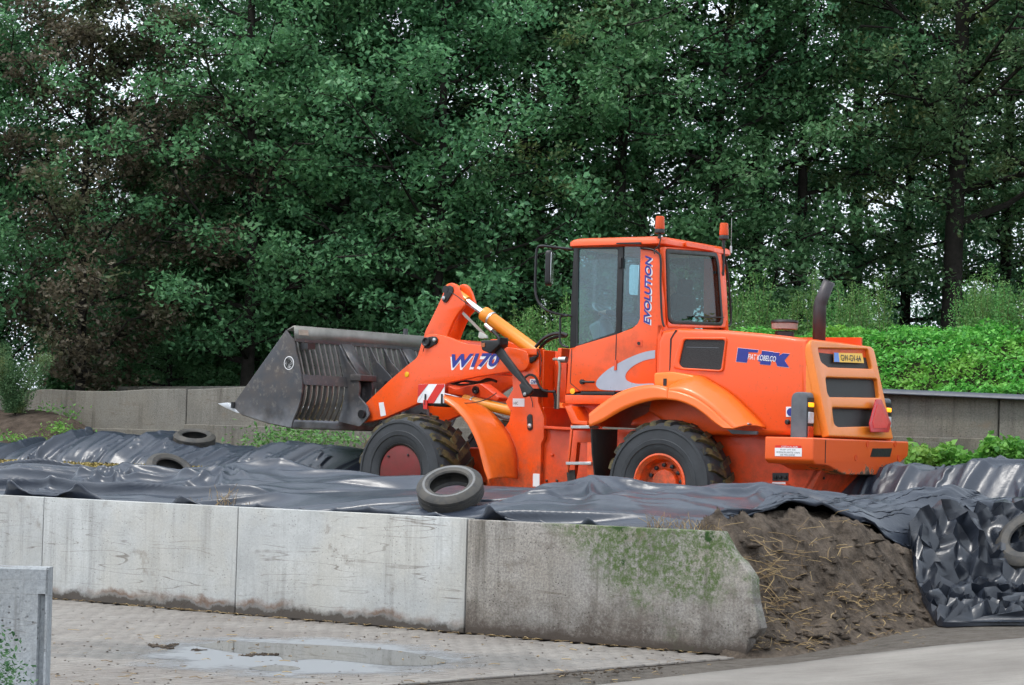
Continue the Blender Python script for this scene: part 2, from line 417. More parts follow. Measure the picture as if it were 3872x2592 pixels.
SLATM = plain('slat_steel', (.12, .115, .108), .5, .25, .4, 5)
TOPSTEEL = plain('sky_bright_top_steel', (.20, .195, .18), .45, .3, .35, 2.5)  # dusty steel made lighter: sky reflection on the bucket top painted into the colour
def concrete(name, base, stain=.45, streak=.22, pits=.25, moss=0.0, dirty_low=.6, rustn=.25, scratch=.6, speck=.18):
    t = NT(name); xyz = t.sep()
    oi = t.n.new('ShaderNodeObjectInfo'); cm = t.n.new('ShaderNodeCombineXYZ'); t.l.new(t.math('MULTIPLY', oi.outputs['Random'], 37.0), cm.inputs[0]); t.l.new(t.math('MULTIPLY', oi.outputs['Random'], 23.0), cm.inputs[1])
    va = t.n.new('ShaderNodeVectorMath'); va.operation = 'ADD'; t.l.new(t.co(), va.inputs[0]); t.l.new(cm.outputs[0], va.inputs[1])
    class _O:                                   # every panel its own patch of the pattern
        outputs = {'Object': va.outputs[0]}
    t._co = _O
    n = t.noise(1.6, 6, .6); c = t.mix(t.ramp(n, .3, .7), tuple(v * .80 for v in base), tuple(min(1, v * 1.12) for v in base)); c = t.mix(t.ramp(t.noise(.9, 5, .65), .42, .62, 0, .45), c, (base[0] * 1.02, base[1] * .93, base[2] * .80))
    c = t.mix(t.ramp(t.noise(45, 4, .7), .40, .62, 0, speck), c, tuple(v * .42 for v in base))
    for sc_, amt in (((5.5, 5.5, .35), 1.0), ((15, 15, .7), .6)):        # rain streaks
        sv = t.noise(1.0, 6, .7, src=t.mapping(sc_)); c = t.mix(t.math('MULTIPLY', t.ramp(sv, .52, .70, 0, min(streak * amt, 1)), t.ramp(t.noise(1.2, 3), .32, .55)), c, (.085, .075, .062))
    cl = t.noise(1.0, 3, .55, src=t.mapping((.22, .22, 3.2)), dist=.1)        # scrapes: thin wandering lines
    for lvl, am in ((.47, 1.0), (.56, .7)):
        ln = t.math('ABSOLUTE', t.math('SUBTRACT', cl, lvl)); c = t.mix(t.math('MULTIPLY', t.ramp(ln, .0015, .0045, scratch * am, 0), t.ramp(t.noise(1.7, 4, .7), .42, .58)), c, (.10, .075, .055))
    c = t.mix(t.ramp(t.noise(2.3, 6, .7), .60, .72, 0, stain), c, (.17, .14, .11))
    pv = t.vor(26); pm = t.math('MULTIPLY', t.ramp(pv, .10, .24, 1, 0), t.ramp(t.noise(2.4, 4, .7), .42, .58, 0, pits)); c = t.mix(pm, c, (.05, .045, .04))
    low = t.math('ADD', xyz[2], t.ramp(t.noise(3.0, 5, .7), .3, .7, -.055, .055))
    rb = t.math('MULTIPLY', t.ramp(low, .07, .10), t.ramp(low, .17, .11)); c = t.mix(t.math('MULTIPLY', t.math('MULTIPLY', rb, rustn), t.ramp(t.noise(1.3, 3), .40, .56)), c, (.15, .075, .04))
    c = t.mix(t.ramp(low, .115, .055, 0, dirty_low), c, (.06, .046, .036))
    h = t.math('ADD', t.noise(30, 5, .65), t.math('MULTIPLY', pm, -1.2))
    if moss:
        xm = t.ramp(t.math('ADD', xyz[0], t.ramp(xyz[2], .2, 1.1, -.7, .35)), 1.15, 1.55)
        gr = t.math('MULTIPLY', t.ramp(t.noise(24, 5, .75), .38, .58), t.ramp(t.math('ADD', t.noise(1.7, 4, .7), t.ramp(xyz[2], .2, 1.1, -.12, .16)), .42, .56))
        c = t.mix(t.math('MULTIPLY', t.math('MULTIPLY', gr, xm), moss), c, (.07, .105, .035))
        g2 = t.math('MULTIPLY', t.ramp(t.math('ADD', t.noise(2.6, 6, .75), t.ramp(xyz[2], .5, 1.0, -.08, .05)), .60, .66), xm); c = t.mix(g2, c, (.018, .05, .008))
        lowb = t.math('ADD', xyz[2], t.ramp(t.noise(2.2, 6, .75), .3, .7, -.30, .30)); c = t.mix(t.math('MULTIPLY', t.ramp(lowb, .45, .08, 0, .9), t.ramp(t.noise(38, 4, .7), .35, .55, .55, 1)), c, (.075, .060, .050))
        c = t.mix(t.ramp(t.noise(1.5, 7, .75, src=t.mapping((1.2, 1, 2.4), rot=(0, .7, 0)), dist=.5), .55, .65, 0, .55), c, (.11, .09, .076))
    t.set('Base Color', c).set('Roughness', .85).set('Specular IOR Level', .25).bump(h, .3, .014); return t.m
CON_NEW = concrete('pale_concrete', (.46, .47, .465), .7, .34, .45, 0, .92, .8)
CON_OLD = concrete('old_mossy_concrete', (.33, .312, .29), .7, .9, 1.0, 1.0, .95, .2, .5, .7)
CON_BACK = concrete('weathered_concrete', (.20, .19, .168), .9, 1.0, .9, 0, .5, .2, .5, .5)
CON_POST = concrete('grey_concrete_block', (.36, .385, .41), .7, 1.0, .9, 0, .4, .2, .4, .4)
def soil_mat(name, a, b, straw=.2):
    t = NT(name); n = t.noise(6, 8, .75); c = t.mix(t.ramp(n, .35, .65), a, b)
    c = t.mix(t.ramp(t.noise(38, 4, .7), .60, .70, 0, straw), c, (.24, .17, .09))
    t.set('Base Color', c).set('Roughness', .95).set('Specular IOR Level', .15).bump(t.math('ADD', n, t.noise(30, 6, .75)), 1.0, .06); return t.m
SOIL = soil_mat('dark_soil', (.055, .043, .034), (.22, .175, .138), .45)
SOIL_B = soil_mat('brown_soil', (.06, .045, .035), (.15, .115, .09), .35)
GRASSG = soil_mat('field_earth', (.03, .035, .015), (.06, .065, .03), .05)
def silage_mat():
    t = NT('chopped_silage'); v = t.vor(48, out='Color'); hv = t.vor(48)
    c = t.mix(t.ramp(t.sep(v)[0], .1, .9), (.06, .045, .012), (.30, .23, .06)); t.set('Base Color', c).set('Roughness', .9).bump(hv, 1.0, .03); return t.m
SILAGE = silage_mat()
def straw_mat(name, a, b):
    t = NT(name); g = t.n.new('ShaderNodeNewGeometry'); t.set('Base Color', t.mix(g.outputs['Random Per Island'], a, b)).set('Roughness', .75); return t.m
STRAW = straw_mat('dry_straw', (.16, .10, .05), (.50, .36, .17))
CHAFF = straw_mat('silage_chips', (.07, .05, .012), (.40, .31, .09))
def paver_mat():
    t = NT('grey_pavers'); g = t.n.new('ShaderNodeNewGeometry'); xy = t.co('Generated')
    oi = t.n.new('ShaderNodeObjectInfo')
    wp = t.n.new('ShaderNodeNewGeometry').outputs['Position']
    r = t.math('FRACT', t.math('ADD', g.outputs['Random Per Island'], oi.outputs['Random']))
    c = t.mix(r, (.195, .178, .162), (.235, .218, .198)); n = t.noise(.55, 6, .7, src=wp)
    c = t.mix(t.ramp(n, .45, .68, 0, .62), c, (.12, .10, .088))
    c = t.mix(t.ramp(t.noise(14, 5, .75, src=wp), .5, .7, 0, .5), c, (.09, .075, .062))
    c = t.mix(t.ramp(t.noise(70, 3, .7, src=wp), .62, .68, 0, .6), c, (.34, .28, .18))
    d = t.n.new('ShaderNodeVectorMath'); d.operation = 'DISTANCE'
    pc = at_z(1150, 2480, 0); mp = t.n.new('ShaderNodeMapping'); mp.vector_type = 'POINT'
    mp.inputs['Location'].default_value = (-pc.x, -pc.y, 0); t.l.new(wp, mp.inputs[0])
    mp2 = t.n.new('ShaderNodeMapping'); mp2.inputs['Scale'].default_value = (1 / 2.5, 1 / 1.25, 1); t.l.new(mp.outputs[0], mp2.inputs[0])
    t.l.new(mp2.outputs[0], d.inputs[0])
    wet = t.ramp(t.math('ADD', d.outputs['Value'], t.ramp(t.noise(1.5, 5, .7, src=wp), .3, .7, -.35, .35)), .72, 1.0, 1, 0)   # damp ring round the puddle
    c = t.mix(t.math('MULTIPLY', wet, .55), c, (.10, .095, .09))
    t.set('Base Color', c).set('Roughness', t.ramp(wet, 0, 1, .85, .5)).set('Specular IOR Level', .5).bump(t.noise(50, 5, .7, src=wp), .35, .008); return t.m
PAVER = paver_mat()
def road_mat():
    t = NT('dirty_concrete_road'); n = t.noise(.7, 6, .7); c = t.mix(t.ramp(n, .35, .65), (.15, .135, .12), (.23, .212, .19))
    l = t.noise(1, 6, .7, src=t.mapping((1.2, 22, 1), rot=(0, 0, -.55))); c = t.mix(t.ramp(l, .5, .68, 0, .55), c, (.12, .10, .085))
    c = t.mix(t.ramp(t.noise(40, 4, .7), .6, .7, 0, .5), c, (.08, .065, .05)); t.set('Base Color', c).set('Roughness', .82).bump(t.math('ADD', l, t.noise(60, 4)), .4, .01); return t.m
ROAD = road_mat()
GROUND = soil_mat('mud_ground', (.12, .105, .09), (.22, .195, .17), .25)
def water_mat():
    t = NT('puddle_water'); t.set('Base Color', (.05, .047, .042)).set('Roughness', .015).set('Specular IOR Level', 1.0).set('IOR', 1.5)
    t.bump(t.noise(3, 2), .01, .01); return t.m
WATER = water_mat()
def film_mat():
    m = bpy.data.materials.new('wet_film'); m.use_nodes = True; n, l = m.node_tree.nodes, m.node_tree.links; n.clear()
    out = n.new('ShaderNodeOutputMaterial'); b = n.new('ShaderNodeMixShader'); b.inputs[0].default_value = .46; df = n.new('ShaderNodeBsdfDiffuse'); df.inputs[0].default_value = (.11, .105, .10, 1); gl = n.new('ShaderNodeBsdfGlossy'); gl.inputs[0].default_value = (.85, .88, .92, 1); gl.inputs['Roughness'].default_value = .52; l.new(df.outputs[0], b.inputs[1]); l.new(gl.outputs[0], b.inputs[2]); tr = n.new('ShaderNodeBsdfTransparent'); mx = n.new('ShaderNodeMixShader')
    tc = n.new('ShaderNodeTexCoord'); vm = n.new('ShaderNodeVectorMath'); vm.operation = 'DISTANCE'; vm.inputs[1].default_value = (.5, .5, 0); mp = n.new('ShaderNodeMapping'); mp.inputs['Scale'].default_value = (1, 1, 0)
    no = n.new('ShaderNodeTexNoise'); no.inputs['Scale'].default_value = 2.2; no.inputs['Detail'].default_value = 7; no.inputs['Roughness'].default_value = .7
    l.new(tc.outputs['Generated'], mp.inputs[0]); l.new(mp.outputs[0], vm.inputs[0]); l.new(tc.outputs['Object'], no.inputs['Vector'])
    ad = n.new('ShaderNodeMath'); ad.operation = 'MULTIPLY_ADD'; ad.inputs[1].default_value = .55; l.new(no.outputs['Fac'], ad.inputs[0]); l.new(vm.outputs['Value'], ad.inputs[2])
    mr = n.new('ShaderNodeMapRange'); mr.inputs[1].default_value = .58; mr.inputs[2].default_value = .74; mr.inputs[3].default_value = .85; mr.inputs[4].default_value = 0; l.new(ad.outputs[0], mr.inputs[0])
    l.new(mr.outputs[0], mx.inputs[0]); l.new(tr.outputs[0], mx.inputs[1]); l.new(b.outputs[0], mx.inputs[2]); l.new(mx.outputs[0], out.inputs[0]); return m
FILM = film_mat()
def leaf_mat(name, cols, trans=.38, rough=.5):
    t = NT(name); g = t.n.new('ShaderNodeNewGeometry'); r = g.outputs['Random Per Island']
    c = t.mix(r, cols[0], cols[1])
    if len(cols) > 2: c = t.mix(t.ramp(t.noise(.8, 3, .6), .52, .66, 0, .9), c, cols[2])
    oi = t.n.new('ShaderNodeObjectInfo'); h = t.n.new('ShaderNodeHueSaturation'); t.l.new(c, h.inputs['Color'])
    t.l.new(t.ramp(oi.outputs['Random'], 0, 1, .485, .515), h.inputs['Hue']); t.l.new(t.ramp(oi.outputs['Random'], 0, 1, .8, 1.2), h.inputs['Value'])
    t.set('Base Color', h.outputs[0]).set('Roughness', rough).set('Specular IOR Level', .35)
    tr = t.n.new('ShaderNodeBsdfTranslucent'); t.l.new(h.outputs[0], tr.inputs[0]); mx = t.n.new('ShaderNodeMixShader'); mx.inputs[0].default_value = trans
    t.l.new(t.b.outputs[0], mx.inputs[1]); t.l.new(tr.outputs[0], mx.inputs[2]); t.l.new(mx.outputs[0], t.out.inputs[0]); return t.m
LEAF = leaf_mat('oak_leaves', ((.052, .158, .066), (.155, .340, .145)))
LEAF_B = leaf_mat('oak_leaves_olive', ((.062, .160, .072), (.175, .320, .140), (.19, .23, .08)))
LEAF_R = leaf_mat('russet_leaves', ((.085, .078, .050), (.19, .165, .105), (.10, .17, .07)))
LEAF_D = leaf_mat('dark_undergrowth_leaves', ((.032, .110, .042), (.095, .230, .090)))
LEAF_W = leaf_mat('bright_weed_leaves', ((.045, .22, .03), (.19, .50, .085), (.22, .42, .07)), .38)
LEAF_T = leaf_mat('tall_weed_leaves', ((.07, .21, .055), (.18, .36, .10)), .35)
BARK = plain('bark', (.024, .021, .018), .9, 0, .4, 7, .2, .6)
STEMG = plain('green_stem', (.10, .14, .04), .7)
# ------------------------------------------------------------------ ground, paving, walls
def gz(x, y): return .28 * sstep(x, 1.8, 5.2)          # the yard climbs a little to the right
def at_g(px, py):
    z = 0.0
    for _ in range(6): p = at_z(px, py, z); z = float(gz(p.x, p.y))
    return p
def tps(pts):                                           # thin plate surface through (x, y, z)
    P = np.array(pts, float); n = len(P)
    def phi(r2): return np.where(r2 > 1e-12, r2 * np.log(r2 + 1e-12), 0)
    K = phi(((P[:, None, :2] - P[None, :, :2]) ** 2).sum(-1)) + np.eye(n) * .02
    A = np.zeros((n + 3, n + 3)); A[:n, :n] = K; A[:n, n] = 1; A[:n, n + 1:] = P[:, :2]; A[n:, :n] = A[:n, n:].T
    w = np.linalg.solve(A, np.concatenate([P[:, 2], np.zeros(3)]))
    def f(x, y):
        x = np.asarray(x, float); y = np.asarray(y, float); r = w[n] + w[n + 1] * x + w[n + 2] * y
        for i in range(n): r = r + w[i] * phi((x - P[i, 0]) ** 2 + (y - P[i, 1]) ** 2)
        return r
    return f
def ctrl(lst): return [tuple(at_y(px, py, d)) for px, py, d in lst]
# ground sheet to the horizon
xs = np.concatenate([[-1500, -400, -100, -40, -20], np.linspace(-10, 10, 41), [20, 40, 100, 400, 1500]]); ys = np.concatenate([[-200, 0, 10], np.linspace(14, 40, 53), [60, 120, 400, 1800]])
X_, Y_ = np.meshgrid(xs, ys, indexing='ij'); Z_ = gz(X_, Y_) - .020 + .010 * fbm(X_ * 1.5, Y_ * 1.5)
g = link('ground', fast_mesh('ground', np.stack([X_, Y_, Z_], -1).reshape(-1, 3), grid_faces(len(xs), len(ys)), True), GROUND); tag(g, kind='structure')
# concrete road across the lower right
edge = [at_g(*p) for p in ((1500, 2692), (2000, 2625), (2420, 2580), (2700, 2545), (3000, 2512), (3237, 2482), (3550, 2448), (3872, 2418), (4200, 2390))]
nr = 26; V = []
for j in range(nr):
    for p in edge: q = p + Vector((.8, -1, 0)) * (j * .22); V.append((q.x, q.y, float(gz(q.x, q.y)) + .012 + .004 * math.sin(j * 1.7 + q.x * 2)))
r_ = link('road', fast_mesh('road', np.array(V), grid_faces(nr, len(edge)), True), ROAD); tag(r_, kind='structure')
s_ = r_.modifiers.new('s', 'SOLIDIFY'); s_.thickness = .12; s_.offset = -1
# block paving
B0 = at_z(1700, 2571, 0); B1 = at_z(2754, 2488, 0); e1 = (B1 - B0).normalized(); e1.z = 0; e1.normalize(); e2 = Vector((-e1.y, e1.x, 0))
slab = MB(); cs = [B0 - e1 * 9 , B1 + e1 * .1, B1 + e1 * .1 + e2 * 3, B0 - e1 * 9 + e2 * 9]
ground_poly = [B0 - e1 * 10 - e2 * .02, B1 + e1 * .05 - e2 * .02, st(8.6, .1), st(-6, .1)]
slab.add([(p.x, p.y, -.016) for p in ground_poly], [(0, 1, 2, 3)])
PV = link('pavement', slab.mesh('pavement', None), SOIL_B); tag(PV, kind='structure')
def brick_mesh(w, l, h=.05, c=.006):
    b = MB(); a, d = l / 2, w / 2
    vs = [(-a, -d, -h), (a, -d, -h), (a, d, -h), (-a, d, -h), (-a, -d, -c), (a, -d, -c), (a, d, -c), (-a, d, -c), (-a + c, -d + c, 0), (a - c, -d + c, 0), (a - c, d - c, 0), (-a + c, d - c, 0)]
    b.add(vs, [(8, 9, 10, 11), (4, 5, 9, 8), (5, 6, 10, 9), (6, 7, 11, 10), (7, 4, 8, 11), (0, 1, 5, 4), (1, 2, 6, 5), (2, 3, 7, 6), (3, 0, 4, 7)]); return b
bw, bl = .105, .21; BM = brick_mesh(bw - .007, bl - .007)
cand = []
L_ = (B1 - B0).length
for j in range(0, 95):
    for i in range(-48, int(L_ / bl) + 2):
        c = B0 + e1 * (i * bl + (j % 2) * bl / 2) + e2 * (j * bw + bw / 2)
        s, t = to_st(c)
        if t > -.08 or s < -6: continue
        if (c - B0).dot(e1) > L_ + .1 - j * .0: continue
        px = PW / 2 + (c.x / c.y) * FPX
        if px < -250 or c.y < 16.2: continue
        cand.append((c.y, c))
cand.sort(key=lambda q: q[0])
bme = BM.mesh('brick', None); bme.materials.append(PAVER)
ang = math.atan2(e1.y, e1.x)
vis = [c for d, c in cand if d > 17.6 and -5.2 < c.x][:300]; vs_ = set(id(c) for c in vis)
for c in vis:
    o = bpy.data.objects.new('brick', bme); COL.objects.link(o); o.parent = PV
    o.location = (c.x, c.y, random.uniform(-.002, .002)); o.rotation_euler = (random.gauss(0, .006), random.gauss(0, .005), ang + random.gauss(0, .006))
rest = [c for d, c in cand if id(c) not in vs_]
bv = np.array(BM.v); bf = np.array(BM.f); N = len(rest); V = np.zeros((N, len(bv), 3))
for k, c in enumerate(rest):
    a = ang + random.gauss(0, .006); ca, sa = math.cos(a), math.sin(a); tz = random.gauss(0, .006); tx = random.gauss(0, .005)
    V[k, :, 0] = c.x + bv[:, 0] * ca - bv[:, 1] * sa; V[k, :, 1] = c.y + bv[:, 0] * sa + bv[:, 1] * ca; V[k, :, 2] = bv[:, 2] + random.uniform(-.002, .002) + bv[:, 0] * tx + bv[:, 1] * tz
Fb = (bf[None] + (np.arange(N) * len(bv))[:, None, None]).reshape(-1, 4)
o = link('bricks', fast_mesh('bricks', V.reshape(-1, 3), Fb), PAVER, PV); tag(o, kind='stuff')
# puddles: thin sheets of standing water
def water(name, k, pts, z, label, mat=None):
    a, b_, s = k; poly = [at_z(a + s * p[0], b_ + s * p[1], z) for p in smooth_path(pts + pts[:1], 4)[:-1]]
    b = MB(); n = len(poly); b.add([(p.x, p.y, z) for p in poly], [tuple(range(n))]); o = link(name, b.mesh(name, None), mat or WATER); tag(o, kind='structure'); o['label'] = label; return o
Z6 = (0, 1700, .768); Z7 = (1700, 1800, .5548)
water('puddle', Z6, [(960, 965), (1060, 950), (1160, 945), (1400, 955), (1700, 970), (1950, 990), (2130, 1020), (2200, 1045), (2100, 1064), (1900, 1062), (1700, 1042), (1550, 1032), (1410, 1040), (1370, 1018), (1250, 1012), (1100, 992)], .006, 'large shallow puddle on the brick paving before the pale wall')
water('puddle', Z6, [(1220, 1075), (1330, 1062), (1450, 1068), (1475, 1082), (1380, 1092), (1280, 1088)], .006, 'small puddle in front of the large one on the paving')
water('wet_patch', Z6, [(520, 1060), (560, 980), (760, 925), (1000, 905), (1300, 905), (1700, 925), (2000, 945), (2300, 1000), (2420, 1045), (2250, 1100), (1900, 1115), (1500, 1125), (1100, 1130), (750, 1115)], .0042, 'wet film on the paving round the large puddle', FILM)
water('puddle', Z7, [(700, 1425), (900, 1405), (1100, 1392), (1250, 1390), (1230, 1405), (1050, 1420), (950, 1440), (700, 1450)], -.002, 'wet gully between the brick paving and the road')
# near clamp wall of precast panels
def local_wall(s0, t0=0.0, z0=0.0):
    o = st(s0, t0, z0); return Matrix(((WD.x, WNV.x, 0, o.x), (WD.y, WNV.y, 0, o.y), (0, 0, 1, o.z), (0, 0, 0, 1)))
WH = 1.10
sj = [to_st(at_t(px, 2100, 0))[0] for px in (160, 896, 1764)]
send = to_st(at_t(2720, 2000, 0))[0]
def panel(name, s0, poly, mat, label, th=.14, bev=.008, t0=0.0, z0=0.0):
    vs, fs = flat([poly], th, bev); b = MB(); b.add([(x, th / 2 - z, y) for x, y, z in vs], fs)
    o = link(name, b.mesh(name), mat); o.matrix_world = local_wall(s0, t0, z0); tag(o, label, 'concrete wall', 'precast panels of the near clamp wall', 'thing'); return o
g_ = .012
panel('concrete_wall', sj[0] - 2.6, [(0, 0), (2.6 - g_, 0), (2.6 - g_, WH), (0, WH)], CON_NEW, 'pale concrete wall panel at the left edge, scraped and brown streaked')
panel('concrete_wall', sj[0], [(0, 0), (sj[1] - sj[0] - g_, 0), (sj[1] - sj[0] - g_, WH), (0, WH)], CON_NEW, 'pale concrete wall panel with a rusty dirt band along its foot, second from left')
panel('concrete_wall', sj[1], [(0, 0), (sj[2] - sj[1] - g_, 0), (sj[2] - sj[1] - g_, WH), (0, WH)], CON_NEW, 'pale concrete wall panel beside the mossy end panel, behind the puddle')
def wl_(p): q = at_t(Z7[0] + Z7[2] * p[0], Z7[1] + Z7[2] * p[1], 0); return (to_st(q)[0] - sj[2], q.z)
endp = [wl_(p) for p in [(1835, 355), (1865, 430), (1905, 505), (1935, 545), (1985, 590), (2030, 650), (2058, 700), (2062, 780), (2078, 880), (2092, 970), (2112, 1040), (2085, 1085), (2040, 1110)]]
endp = [(x + random.uniform(-.008, .008), min(z, WH - .004)) for x, z in endp]
poly = [(.004, 0), (endp[-1][0] - .02, 0)] + endp[::-1] + [(.004, WH - .01)]
panel('concrete_wall', sj[2], poly, CON_OLD, 'old pitted concrete end panel with green moss and a sloping broken end', .15, .014)
# foreground block, lower left
dL = 14.4; q0 = at_y(182, 2148, dL); q1 = at_y(196, 2592, dL); zt_ = q0.z; x1 = q0.x; xg0 = at_y(143, 2250, dL).x; xg1 = at_y(172, 2250, dL).x; zg = at_y(150, 2246, dL).z
b = MB(); xl = x1 - 1.6
def ringp(z, notch):
    k = (zt_ - z) * .018; xr = x1 + k; base = [(xl, 0), (xg0 + k, 0), (xg0 + .012 + k, notch), (xg1 + k, notch), (xg1 + .012 + k, 0), (xr - .012, 0), (xr, .012), (xr, .16), (xl, .16)]
    return [(x, dL + y - (zt_ - z) * .05, z) for x, y in base]
lv_ = [ringp(-.04, .035), ringp(zg - .01, .035), ringp(zg, .0), ringp(zt_ - .012, 0), [(x, y + .012 * (1 if i < 6 else 0), z) for i, (x, y, z) in enumerate(ringp(zt_, 0))]]
V = [p for r in lv_ for p in r]; n = 9
b.add(V, [(i * n + k, i * n + (k + 1) % n, (i + 1) * n + (k + 1) % n, (i + 1) * n + k) for i in range(len(lv_) - 1) for k in range(n)] + [tuple(range((len(lv_) - 1) * n, len(lv_) * n))])
o = link('concrete_block', b.mesh('concrete_block', 25), CON_POST); tag(o, 'grey concrete wall element with a vertical groove in the lower left corner', 'concrete block')

# far clamp wall
TB, ZB_ = 10.2, None
sl = to_st(at_t(-300, 1470, TB))[0]; sr = to_st(at_t(4300, 1490, TB))[0]
ptsb = [at_t(px, py, TB) for px, py in ((-1300, 1462), (450, 1476), (900, 1466), (1400, 1464), (2200, 1462), (2900, 1462), (3350, 1480), (3872, 1502), (5200, 1530))]
pb_ = [(to_st(p)[0], p.z) for p in ptsb]
segs = np.linspace(pb_[0][0], pb_[-1][0], 8)
seg_lab = ['stained far wall section at the left edge above the soil heap', 'stained far wall section behind the left sheet ridge', 'grey far wall section behind the bucket tip', 'far wall section hidden mostly by bucket and boom', 'far wall section behind the loader cab', 'far wall section right behind the loader tail', 'rain streaked far wall section under the nettle bank at right']
for i in range(7):
    s0, s1 = segs[i], segs[i + 1] - .02; n_ = 7
    ss = np.linspace(s0, s1, n_); top = [(s - s0, float(np.interp(s, [p[0] for p in pb_], [p[1] for p in pb_])) + random.uniform(-.02, .02)) for s in ss]
    o = panel('concrete_wall', s0, [(0, .6), (s1 - s0, .6)] + top[::-1], CON_BACK, seg_lab[i], .25, .02, TB); o['category'] = 'concrete wall'; o['group'] = 'sections of the far clamp wall'
    b = MB(); b.box(0, s1 - s0, -.05, 0.0, .6, top[3][1] - .62); fo = link('footing_ledge', b.mesh('footing_ledge'), CON_BACK, o); bevel(fo, .012)
# a second, mossy wall top showing behind the far wall at the left
q0 = at_t(435, 1462, TB + 2.2); q1 = at_t(1700, 1458, TB + 2.2); s0 = to_st(q0)[0]; L2 = to_st(q1)[0] - s0
o = panel('concrete_wall', s0, [(0, 1.0), (L2, 1.0), (L2, q1.z), (0, q0.z)], CON_BACK, 'second wall with mossy top showing just over the far wall', .3, .03, TB + 2.2); o['category'] = 'concrete wall'; del o['group']
# land behind: level under the wood, with a bank on the right
def bank(x, y):
    x = np.asarray(x, float); y = np.asarray(y, float)
    s = (x - WA.x) * WD.x + (y - WA.y) * WD.y; t = (x - WA.x) * WNV.x + (y - WA.y) * WNV.y
    a = sstep(x, -3.5, 3.0) * (1 - .35 * sstep(x, 6, 9) * 0)
    z = 2.15 + (.35 + .95 * sstep(t, TB + .1, TB + 2.2)) * a - .3 * a * sstep(t, TB + 4, TB + 12)
    return z + .07 * fbm(x * .6, y * .6)
ss = np.linspace(-40, 40, 120); tt = np.concatenate([np.linspace(TB + .14, TB + 8, 24), np.linspace(TB + 9, 120, 30), [300, 900]])
S_, T_ = np.meshgrid(ss, tt, indexing='ij'); S_ = S_ * (1 + np.maximum(T_ - 20, 0) / 30); X_ = WA.x + WD.x * S_ + WNV.x * T_; Y_ = WA.y + WD.y * S_ + WNV.y * T_
o = link('terrain', fast_mesh('terrain', np.stack([X_, Y_, bank(X_, Y_)], -1).reshape(-1, 3), grid_faces(*S_.shape), True), GRASSG); tag(o, kind='structure')
# silage the machine drives on
def silage_z(s, t):
    s = np.asarray(s, float); t = np.asarray(t, float)
    lift = np.maximum(sstep(-s, -.4, .9) * sstep(t, 2.6, 4.4) * .66, sstep(t, 6.6, 8.2) * .62)
    base = Z_GROUND + lift; base = np.where(s > 8.2, base * (1 - 1.05 * sstep(s, 7.9, 9.6)) - .05 * sstep(s, 9.2, 9.8), base)
    return base + .03 * fbm(s * 2, t * 2)
# ------------------------------------------------------------------ silage, plastic sheets, soil
ss = np.linspace(-16, 10.4, 220); tt = np.linspace(.16, 7.75, 80); S_, T_ = np.meshgrid(ss, tt, indexing='ij')
X_ = WA.x + WD.x * S_ + WNV.x * T_; Y_ = WA.y + WD.y * S_ + WNV.y * T_
o = link('silage_floor', fast_mesh('silage_floor', np.stack([X_, Y_, silage_z(S_, T_) - .9 * sstep(S_, 7.4, 8.3) * (1 - sstep(T_, 2.5, 3.8))], -1).reshape(-1, 3), grid_faces(*S_.shape), True), SILAGE); tag(o, kind='structure')
def cloth(P, B, fu, fv, sup, iters=160, g=.004, stiff=1.0, bend=.25, pin=None, fric=.5, thick=.012, damp=.93):
    """position based cloth: P (nu,nv,3) relaxed onto the support sup(x,y); rest lengths are those of B times fu, fv"""
    P = P.copy(); Q = P.copy(); P0 = P.copy()
    D = lambda a, b: np.sqrt(((B[b] - B[a]) ** 2).sum(-1))
    S = np.s_
    RU = D(S[:-1], S[1:]) * fu; RV = D(S[:, :-1], S[:, 1:]) * fv
    ud = .5 * (RU[:, :-1] + RU[:, 1:]); vd = .5 * (RV[:-1] + RV[1:]); RD = np.sqrt(ud ** 2 + vd ** 2)
    RU2 = RU[:-1] + RU[1:]; RV2 = RV[:, :-1] + RV[:, 1:]
    def con(A, Bq, r, k):
        d = Bq - A; L = np.sqrt((d * d).sum(-1)) + 1e-9; c = (.5 * k * (L - r) / L)[..., None] * d; A += c; Bq -= c
    for it in range(iters):
        v = (P - Q) * damp; Q = P.copy(); P += v; P[..., 2] -= g
        for sweep in range(3):
            for a in (0, 1):
                A = P[a:-1:2]; m = len(A); con(A, P[a + 1::2][:m], RU[a::2], stiff)
                A = P[:, a:-1:2]; m = A.shape[1]; con(A, P[:, a + 1::2][:, :m], RV[:, a::2], stiff)
        for a in (0, 1):
            for b in (0, 1):
                r = RD[a::2, b::2]; m, n = r.shape
                con(P[a:-1:2, b:-1:2], P[a + 1::2, b + 1::2][:m, :n], r, .5); con(P[a:-1:2, b + 1::2][:m, :n], P[a + 1::2, b:-1:2][:m, :n], r, .5)
        for a in range(3):
            A = P[a:-2:3]; con(A, P[a + 2::3][:len(A)], RU2[a::3], bend)
            A = P[:, a:-2:3]; con(A, P[:, a + 2::3][:, :A.shape[1]], RV2[:, a::3], bend)
        h = sup(P[..., 0], P[..., 1]) + thick; hit = P[..., 2] < h
        P[..., 2] = np.where(hit, h, P[..., 2])
        f = np.where(hit, fric, 0)[..., None]; P[..., :2] = P[..., :2] * (1 - f) + Q[..., :2] * f
        if pin is not None: P[pin] = P0[pin]
    return P
ss = np.linspace(-22, 14, 160); tt = np.linspace(7.7, TB - .02, 30); S_, T_ = np.meshgrid(ss, tt, indexing='ij')
X_ = WA.x + WD.x * S_ + WNV.x * T_; Y_ = WA.y + WD.y * S_ + WNV.y * T_; Z_ = (np.minimum(silage_z(S_, T_), 1.6) + .05) * (1 - sstep(S_, 8.6, 11.5) * (1 - .25 * sstep(T_, 7.7, 9.5))) - .12 * sstep(S_, 8.6, 11.5) + .06 * fbm(S_ * 1.5, T_ * 1.5) + .05 + .12 * sstep(T_, 9.2, 10.1)
